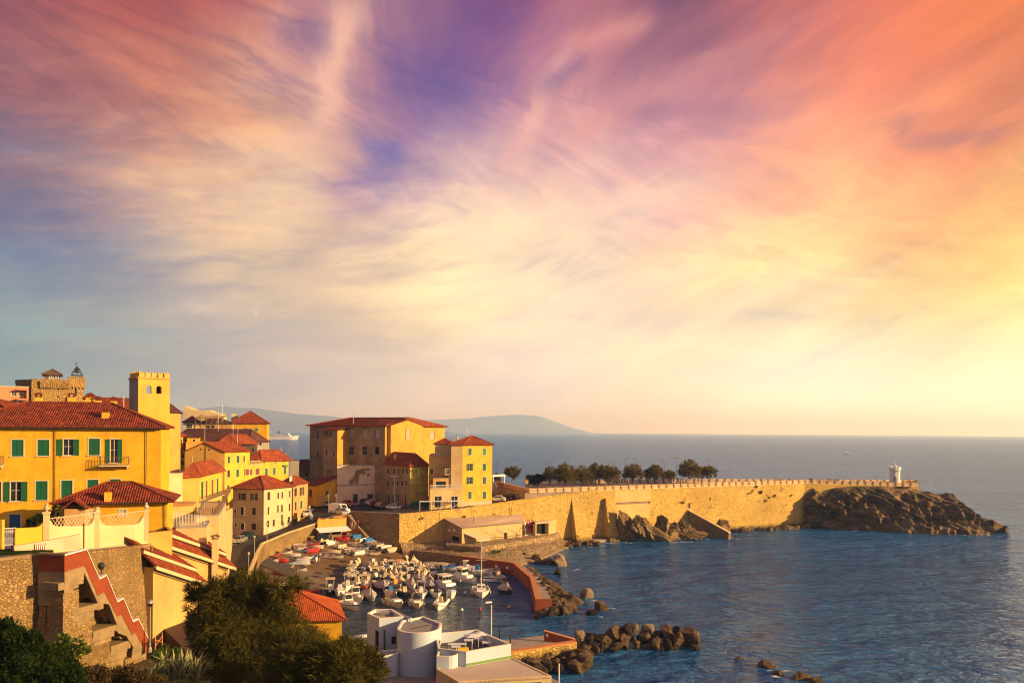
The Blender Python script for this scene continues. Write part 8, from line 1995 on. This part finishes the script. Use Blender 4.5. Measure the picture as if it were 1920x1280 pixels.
mid=[(669,1098,'box',HULLW,CLOTHC,'boat with a cream box in the left of the middle rows'),(691,1096,'console',HULLW,CLOTHC,'small boat with a cream console behind the striped canopy'),(711,1094,'flatcover',HULLG,CLOTHN,'boat under a dark cover behind the wide grey tent'),(735,1093,'box',HULLW,CLOTHC,'boat with a cream box behind the orange console'),(756,1091,'flatcover',HULLW,CLOTHT,'boat under a dark teal cover in the middle rows'),
 (783,1091,'tarp',HULLN,CLOTHG,'boat under a broad grey tent in the right of the middle rows'),(804,1093,'tarp',HULLK,CLOTHG,'boat under a narrow grey tent beside a cream one'),(828,1084,'tarp',HULLW,CLOTHGR,'boat under a dark green cover behind the wheelhouse boat'),(811,1081,'sprayhood',HULLC,CLOTHC,'cream boat left of the dark green cover'),(772,1075,'cabin',HULLW,CLOTHC,'white cabin boat with red trim at the back of the crowd'),
 (790,1076,'box',HULLW,CLOTHC,'boat with a pale box right of the red trimmed cabin boat'),(770,1085,'flatcover',HULLW,CLOTHN,'boat under a navy cover near the back rows'),(699,1079,'flatcover',HULLW,CLOTHT,'boat under a shiny teal cover in the back rows'),(727,1070,'flatcover',HULLW,CLOTHB,'boat under a bright blue cover in the farthest row'),(838,1085,'sprayhood',HULLW,HULLLB,'white boat with a pale blue hood beside the dark green cover')]
for i,(x,y,k,hl,cv,lb) in enumerate(mid): boat(k,x,y,-75+((i*37)%40)-20,lb,4.8+.3*(i%3),hl,cv,HULLR if 'red trim' in lb else None)
crowd=[(655,1079),(673,1080),(689,1082),(707,1084),(721,1082),(711,1073),(739,1069),(750,1074),(695,1070),(679,1072),(758,1082),(741,1081),(719,1078),(665,1088),(684,1088),(705,1089),(723,1089),(745,1088),(664,1071),(762,1067),(716,1067),(776,1066),(748,1064),(661,1083),(681,1079),(699,1086),(716,1087),(731,1087),(752,1086),(764,1079),(784,1083),(733,1074),(704,1067),(686,1067),(668,1066),(797,1086),(800,1071),(727,1080),(747,1080),(657,1090),(676,1092),(699,1099),(726,1098),(751,1096),(766,1092),(794,1096),(659,1066),(700,1061),(722,1061),(740,1060),(758,1061),(775,1060),(786,1067),(806,1074),(770,1069)]
kinds=['console','box','sprayhood','ttop','console','flatcover','box','tarp']
KD={'console':'a covered console','box':'an upright box cover','sprayhood':'a spray hood','ttop':'a canopy on posts','flatcover':'a flat cover','tarp':'a tent tarpaulin'}
for i,(x,y) in enumerate(crowd): boat(kinds[(i*5)%8],x,y,-80+((i*53)%50)-25,'small %s boat with %s packed in the harbour back rows'%(('white','cream','white','grey','navy hulled')[i%5],KD[kinds[(i*5)%8]]),4.6+.2*(i%3),[HULLW,HULLC,HULLW,HULLG,HULLN][i%5],[CLOTHC,CLOTHG,CLOTHC,CLOTHO if i==7 else CLOTHC][i%4],group='boats packed in the back rows')
for a in [('open',788,1061,-10,'dark red boat in the shade below the jetty',4.4,HULLR,CLOTHC,None),('flatcover',806,1063,-15,'grey covered boat under the jetty wall',4.6,HULLW,CLOTHG,None),('flatcover',823,1064,-20,'cream boat second in the row under the jetty wall',4.8,HULLC,CLOTHC,None),('open',836,1063,-20,'white boat third in the row under the jetty wall',4.6,HULLW,CLOTHC,None),('flatcover',848,1070,-12,'boat under a bright blue tarpaulin by the jetty',4.8,HULLW,CLOTHB,None),('flatcover',862,1070,-14,'boat under a pale blue tarpaulin by the jetty',4.8,HULLW,HULLLB,None),('cabin',877,1071,-20,'white cabin boat among the blue covered ones by the jetty',5.4,HULLW,CLOTHC,None),('box',897,1074,-8,'flat white boat with a blue upright cover behind the sailing boat',6.2,HULLW,CLOTHB,None),('open',912,1077,-4,'long flat white boat right of the mast',6.0,HULLW,CLOTHC,None)]: boat(*a)
pn=empty('pontoon',tuple(gz(920,1086,.2)),'thin floating pontoon with a rail beside the grey rubber boat','pontoon'); p=gz(920,1087,.25); m=MB(); m.box(p,(2.8,.9,.3)); m.build('deck',FRAMEW,pn); m=MB(); m.tube([p+Vector((-1.4,0,.6)),p+Vector((1.4,0,.6))],.05,4); m.build('rail',FRAMEW,pn)
for i,(px,py) in enumerate(((866,1143),(900,1142),(954,1137),(872,1111))):
    p=gz(px,py,.1); o=tag(MB().lathe([(.05,-.2),(.22,-.05),(.22,.15),(.08,.3)],p,8).build('mooring_buoy',[FRAMEW,RED,HULLY,FRAMEW][i],None),['small white mooring buoy in the open harbour water','dark red mooring buoy near the sailing boat','yellowish mooring buoy near the jetty','white mooring buoy right of the covered boat'][i],'buoy','mooring buoys')
# boats on the beach
bb=[('open',607,1016,60,'cream rowing boat lying at the top of the beach by the bar',4.4,HULLC),('flatcover',618,1022,62,'white covered boat next to the cream rowing boat',4.4,HULLW),('open',629,1024,60,'cream boat with a pale yellow cover at the top of the beach row',4.4,HULLC),('open',640,1028,58,'wooden floored cream boat in the beach row',4.6,HULLC),('open',650,1035,55,'plain cream boat on the beach left of the red striped one',4.4,HULLC),('open',661,1038,40,'white boat with a red stripe on the beach',4.6,HULLW),('flatcover',673,1041,50,'white boat with its outboard toward the water, lowest in the row',4.6,HULLW),
 ('open',695,1040,-8,'long cream boat lying broadside nearest the water',6.4,HULLC),('open',674,1031,-10,'long pale blue boat lying broadside on the beach',6.2,HULLLB),('open',636,1014,-12,'long red racing boat at the top of the beach',6.6,HULLR),('open',652,1020,-12,'long pink and white rowing boat behind the row',6.6,HULLC),('flatcover',667,1011,66,'boat with a yellow hull and blue cover by the harbour wall',4.6,HULLY),('open',679,1016,64,'white boat second along the harbour wall',4.8,HULLW),('flatcover',691,1017,62,'boat under a bright blue cover along the harbour wall',4.8,HULLW),
 ('open',701,1023,60,'white boat with dark inside along the harbour wall',4.8,HULLW),('flatcover',711,1028,58,'cream covered boat along the harbour wall',4.8,HULLC),('flatcover',722,1031,56,'white covered boat second from the right end by the harbour wall',4.8,HULLW),('flatcover',733,1035,56,'cream boat at the right end by the wall corner',4.6,HULLC),('open',719,1019,80,'grey boat leaning upright behind the others by the harbour wall',4.2,HULLG),
 ('open',563,1029,60,'white boat at the left end of the upper beach group',4.4,HULLW),('open',582,1023,-10,'long red boat on the upper left of the beach',6.2,HULLR),('open',588,1029,-10,'long pale pink boat under the long red one',6.4,HULLC),('open',571,1034,15,'blue and red boat on the upper left of the beach',4.6,HULLB),('flatcover',585,1036,30,'bright red boat with a red cover on the left beach',4.0,HULLR),('open',617,1038,-14,'long cream boat with a yellow stern in the middle of the beach',7.6,HULLC),('open',622,1046,-14,'long white boat with a yellow stern closest to the slipway',7.8,HULLW),
 ('open',533,1038,-12,'grey white boat by the road wall',5.2,HULLW),('open',547,1045,-14,'long white canoe below the road wall',5.6,HULLW),('open',512,1043,-10,'rusty red boat tucked under the road wall',4.4,HULLR),('open',509,1053,-25,'white pointed boat behind the boat shed roof',5.2,HULLW),('open',526,1055,-25,'white boat with a red keel behind the boat shed roof',5.2,HULLR),('open',543,1058,-22,'pale blue boat right of the boat shed roof',5.0,HULLLB),('flatcover',568,1058,-15,'white covered boat in the left middle of the beach',4.8,HULLW),('open',573,1051,-20,'white boat with people beside it',4.8,HULLW),('flatcover',589,1052,-60,'white boat with a blue cover behind the standing people',4.6,HULLW),
 ('open',562,1070,-25,'white and blue boat pulled up beside the slipway',5.2,HULLW),('open',531,1080,-15,'red and white boat under the boat shed roof',5.0,HULLR)]
for i,(k,x,y,rz,lb,L,hl) in enumerate(bb):
    boat(k,x,y,rz,lb,L,hl,{10:CLOTHC,11:CLOTHB,13:CLOTHB,23:RED,34:CLOTHB}.get(i,CLOTHC if hl in(HULLC,) else FRAMEW),HULLR if 'red stripe' in lb else None,where='beach',Wd=(L*.40 if L<5.5 else L*.22),h=.5,tilt=(.42 if i%3 else -.3))
for i,(px,py) in enumerate(((565,1108),(577,1110))): boat('open',px,py,-12+8*i,['red plastic canoe left by the slipway foot','second red plastic canoe right of the first at the slipway foot'][i],4.2+.4*i,HULLR,CLOTHC,None,where='water',Wd=1.0,h=.4,group='red canoes')

# ================================================================= GARDEN PLANTS
random.seed(3)
def lob(px,py,rpx,Y,sy=1.0): p=at(px,py,Y); r=rpx*Y/F; return (p.x,p.y,p.z,r,r,r*sy)
def big(label,cx,cy,Y,ls,n,seed,mat=LEAFT,L=.34,wd=.022,trunk=True,r=.22,name='tamarisk_tree',grp=None,shell=.3,up=.15):
    lobes=[lob(*l,Y+random.uniform(-1.6,1.6)) for l in ls]; b=at(cx,cy,Y); b.z=GZ+.2 if b.z<14 else b.z
    trs=[]
    for l in lobes[:9]: trs.append([b,b.lerp(Vector(l[:3]),.5)+Vector((0,0,.2)),Vector(l[:3])])
    return tree(name,label,'tree' if name.endswith('tree') else 'shrub',b,lobes,n,L,wd,mat,trs,grp,seed,up,r,shell)
big('large dark tamarisk filling the lower left foreground',440,1300,50,[(420,1125,42),(395,1120,28),(455,1105,36),(500,1125,40),(470,1165,62),(415,1185,52),(450,1225,62),(520,1195,56),(560,1230,55),(400,1240,38),(490,1260,56),(540,1130,22),(372,1130,20),(380,1165,25),(562,1090,14),(528,1105,22),(365,1105,14),(375,1200,22),(360,1170,12),(480,1090,20)],72000,1,L=.42,wd=.02)
big('second tamarisk in front of the white building',610,1330,44,[(596,1238,36),(640,1240,38),(672,1245,36),(700,1250,22),(575,1250,50),(630,1270,52),(680,1275,34),(535,1265,42),(560,1290,50),(655,1215,12),(712,1262,12)],46000,2,L=.40,wd=.02)
big('dark conifer like shrub in the bottom left corner',60,1340,36,[(20,1190,26),(40,1215,32),(10,1240,36),(70,1245,34),(100,1235,26),(120,1255,30),(40,1270,40),(95,1280,34),(140,1275,24),(0,1185,24),(60,1205,22)],42000,3,LEAFD,.16,.03,r=.015,name='evergreen_shrub')
big('broad leaved climbing plant beside the stair piers',135,1290,40,[(118,1200,9),(128,1205,12),(146,1205,11),(152,1217,10),(135,1222,12),(112,1212,9)],900,4,LEAFV,.22,.085,r=.03,name='climbing_plant',shell=.2)
big('dry brown shrub at the bottom edge between the evergreen and the agaves',215,1300,40,[(185,1268,20),(220,1275,22),(260,1272,18),(160,1262,14),(290,1280,18),(245,1255,10)],9000,5,LEAFB,.16,.03,r=.03,name='dry_shrub')
big('dark round bush behind the garden wall',70,990,72,[(66,978,12),(76,972,9),(58,985,9),(84,984,8)],2600,6,LEAFD,.22,.05,r=.05,name='round_bush')
big('tall dark shrub between the pavilion and the garden wall pillar',104,970,75,[(104,962,5),(106,952,5),(102,974,6)],1200,7,LEAFD,.2,.05,r=.05,name='round_bush')
big('low weeds beside the garden path barrier',315,1225,58,[(310,1218,8),(330,1222,8),(295,1226,8)],1800,8,LEAFV,.2,.03,r=.02,name='path_weeds')
big('little green conifer beside the white stair block',696,1205,97,[(696,1195,5),(696,1203,6),(695,1187,3)],900,9,LEAFD,.2,.05,r=.04,name='small_conifer')
ag=empty('agave_clump',tuple(gz(320,1300,GZ)),'clump of pale spiky agave leaves beside the garden path','plant'); v=[];f=[]; g=random.Random(4)
for (px,py) in ((292,1268),(310,1262),(330,1255),(345,1258),(360,1266),(318,1280),(345,1282),(300,1285),(335,1270),(370,1280),(280,1280)):
    b=at(px,py,46); 
    for k in range(15):
        a_=g.random()*6.28; el=.35+1.0*g.random(); Ln=1.0+.9*g.random(); d=Vector((math.cos(a_)*math.cos(el),math.sin(a_)*math.cos(el),math.sin(el))); s_=d.cross(Vector((0,0,1))).normalized()*.075
        p0=b; p1=b+d*Ln*.55; p2=b+d*Ln-Vector((0,0,.12*Ln)); n_=s_.cross(d).normalized()*.03; m=MB(); a0,a1,a2,a3,a4=p0-s_,p0+s_,p1+s_*.9,p1-s_*.9,p2; q0,q1=p0-n_,p1-n_; m.poly([a0,q0,q1,a3]); m.poly([q0,a1,a2,q1]); m.poly([a3,q1,a4]); m.poly([q1,a2,a4]); m.build('blade',LEAFA,ag)
for nm,(px,py,Y,s) in {}.items(): pass
# weeds on the rubble shore
v=[];lb=[]
for px,py in ((850,1028),(865,1026),(885,1027),(900,1030),(872,1031),(930,1034)): 
    p=gz(px,py,2.0); lb.append((p.x,p.y,p.z,1.2,.8,.28))
vv,ff=leaves(lb,2600,.25,.05,seed=12); tag(meshobj('shore_weeds',vv,ff,LEAFV),kind='stuff')
# gulls
for i,(px,py,Y) in enumerate(((421,748,150),(630,493,160),(1636,806,300))):
    p=at(px,py,Y); m=MB(); s_=.6; m.poly([p+Vector((-s_,0,.18)),p+Vector((0,-.12,0)),p+Vector((0,.14,0))]); m.poly([p+Vector((s_,0,.2)),p+Vector((0,.14,0)),p+Vector((0,-.12,0))]); m.lathe([(.02,-.0),(.07,.02),(.02,.1)],p,6); tag(m.build('gull',P('gull %d'%i,(.25,.24,.24))),['gull in flight right of the square tower','gull high in the middle of the sky','gull low over the horizon on the right'][i],'bird')

# ================================================================= AIR
HAZE_DENS=1.6e-4
m=MB(); m.box((0,0,170),(2*SEA_R+400,2*SEA_R+400,344)); hz_=m.build('haze',None); tag(hz_,kind='stuff')
hm=bpy.data.materials.new('haze air'); hm.use_nodes=True; n=NT(hm.node_tree); vp=n.n('ShaderNodeVolumePrincipled', i={'Color':(.30,.56,1.0,1),'Absorption Color':(1,1,1,1),'Density':HAZE_DENS,'Anisotropy':.3}); n.t.links.new(vp.outputs[0], n.n('ShaderNodeOutputMaterial').inputs['Volume']); hz_.data.materials.append(hm)
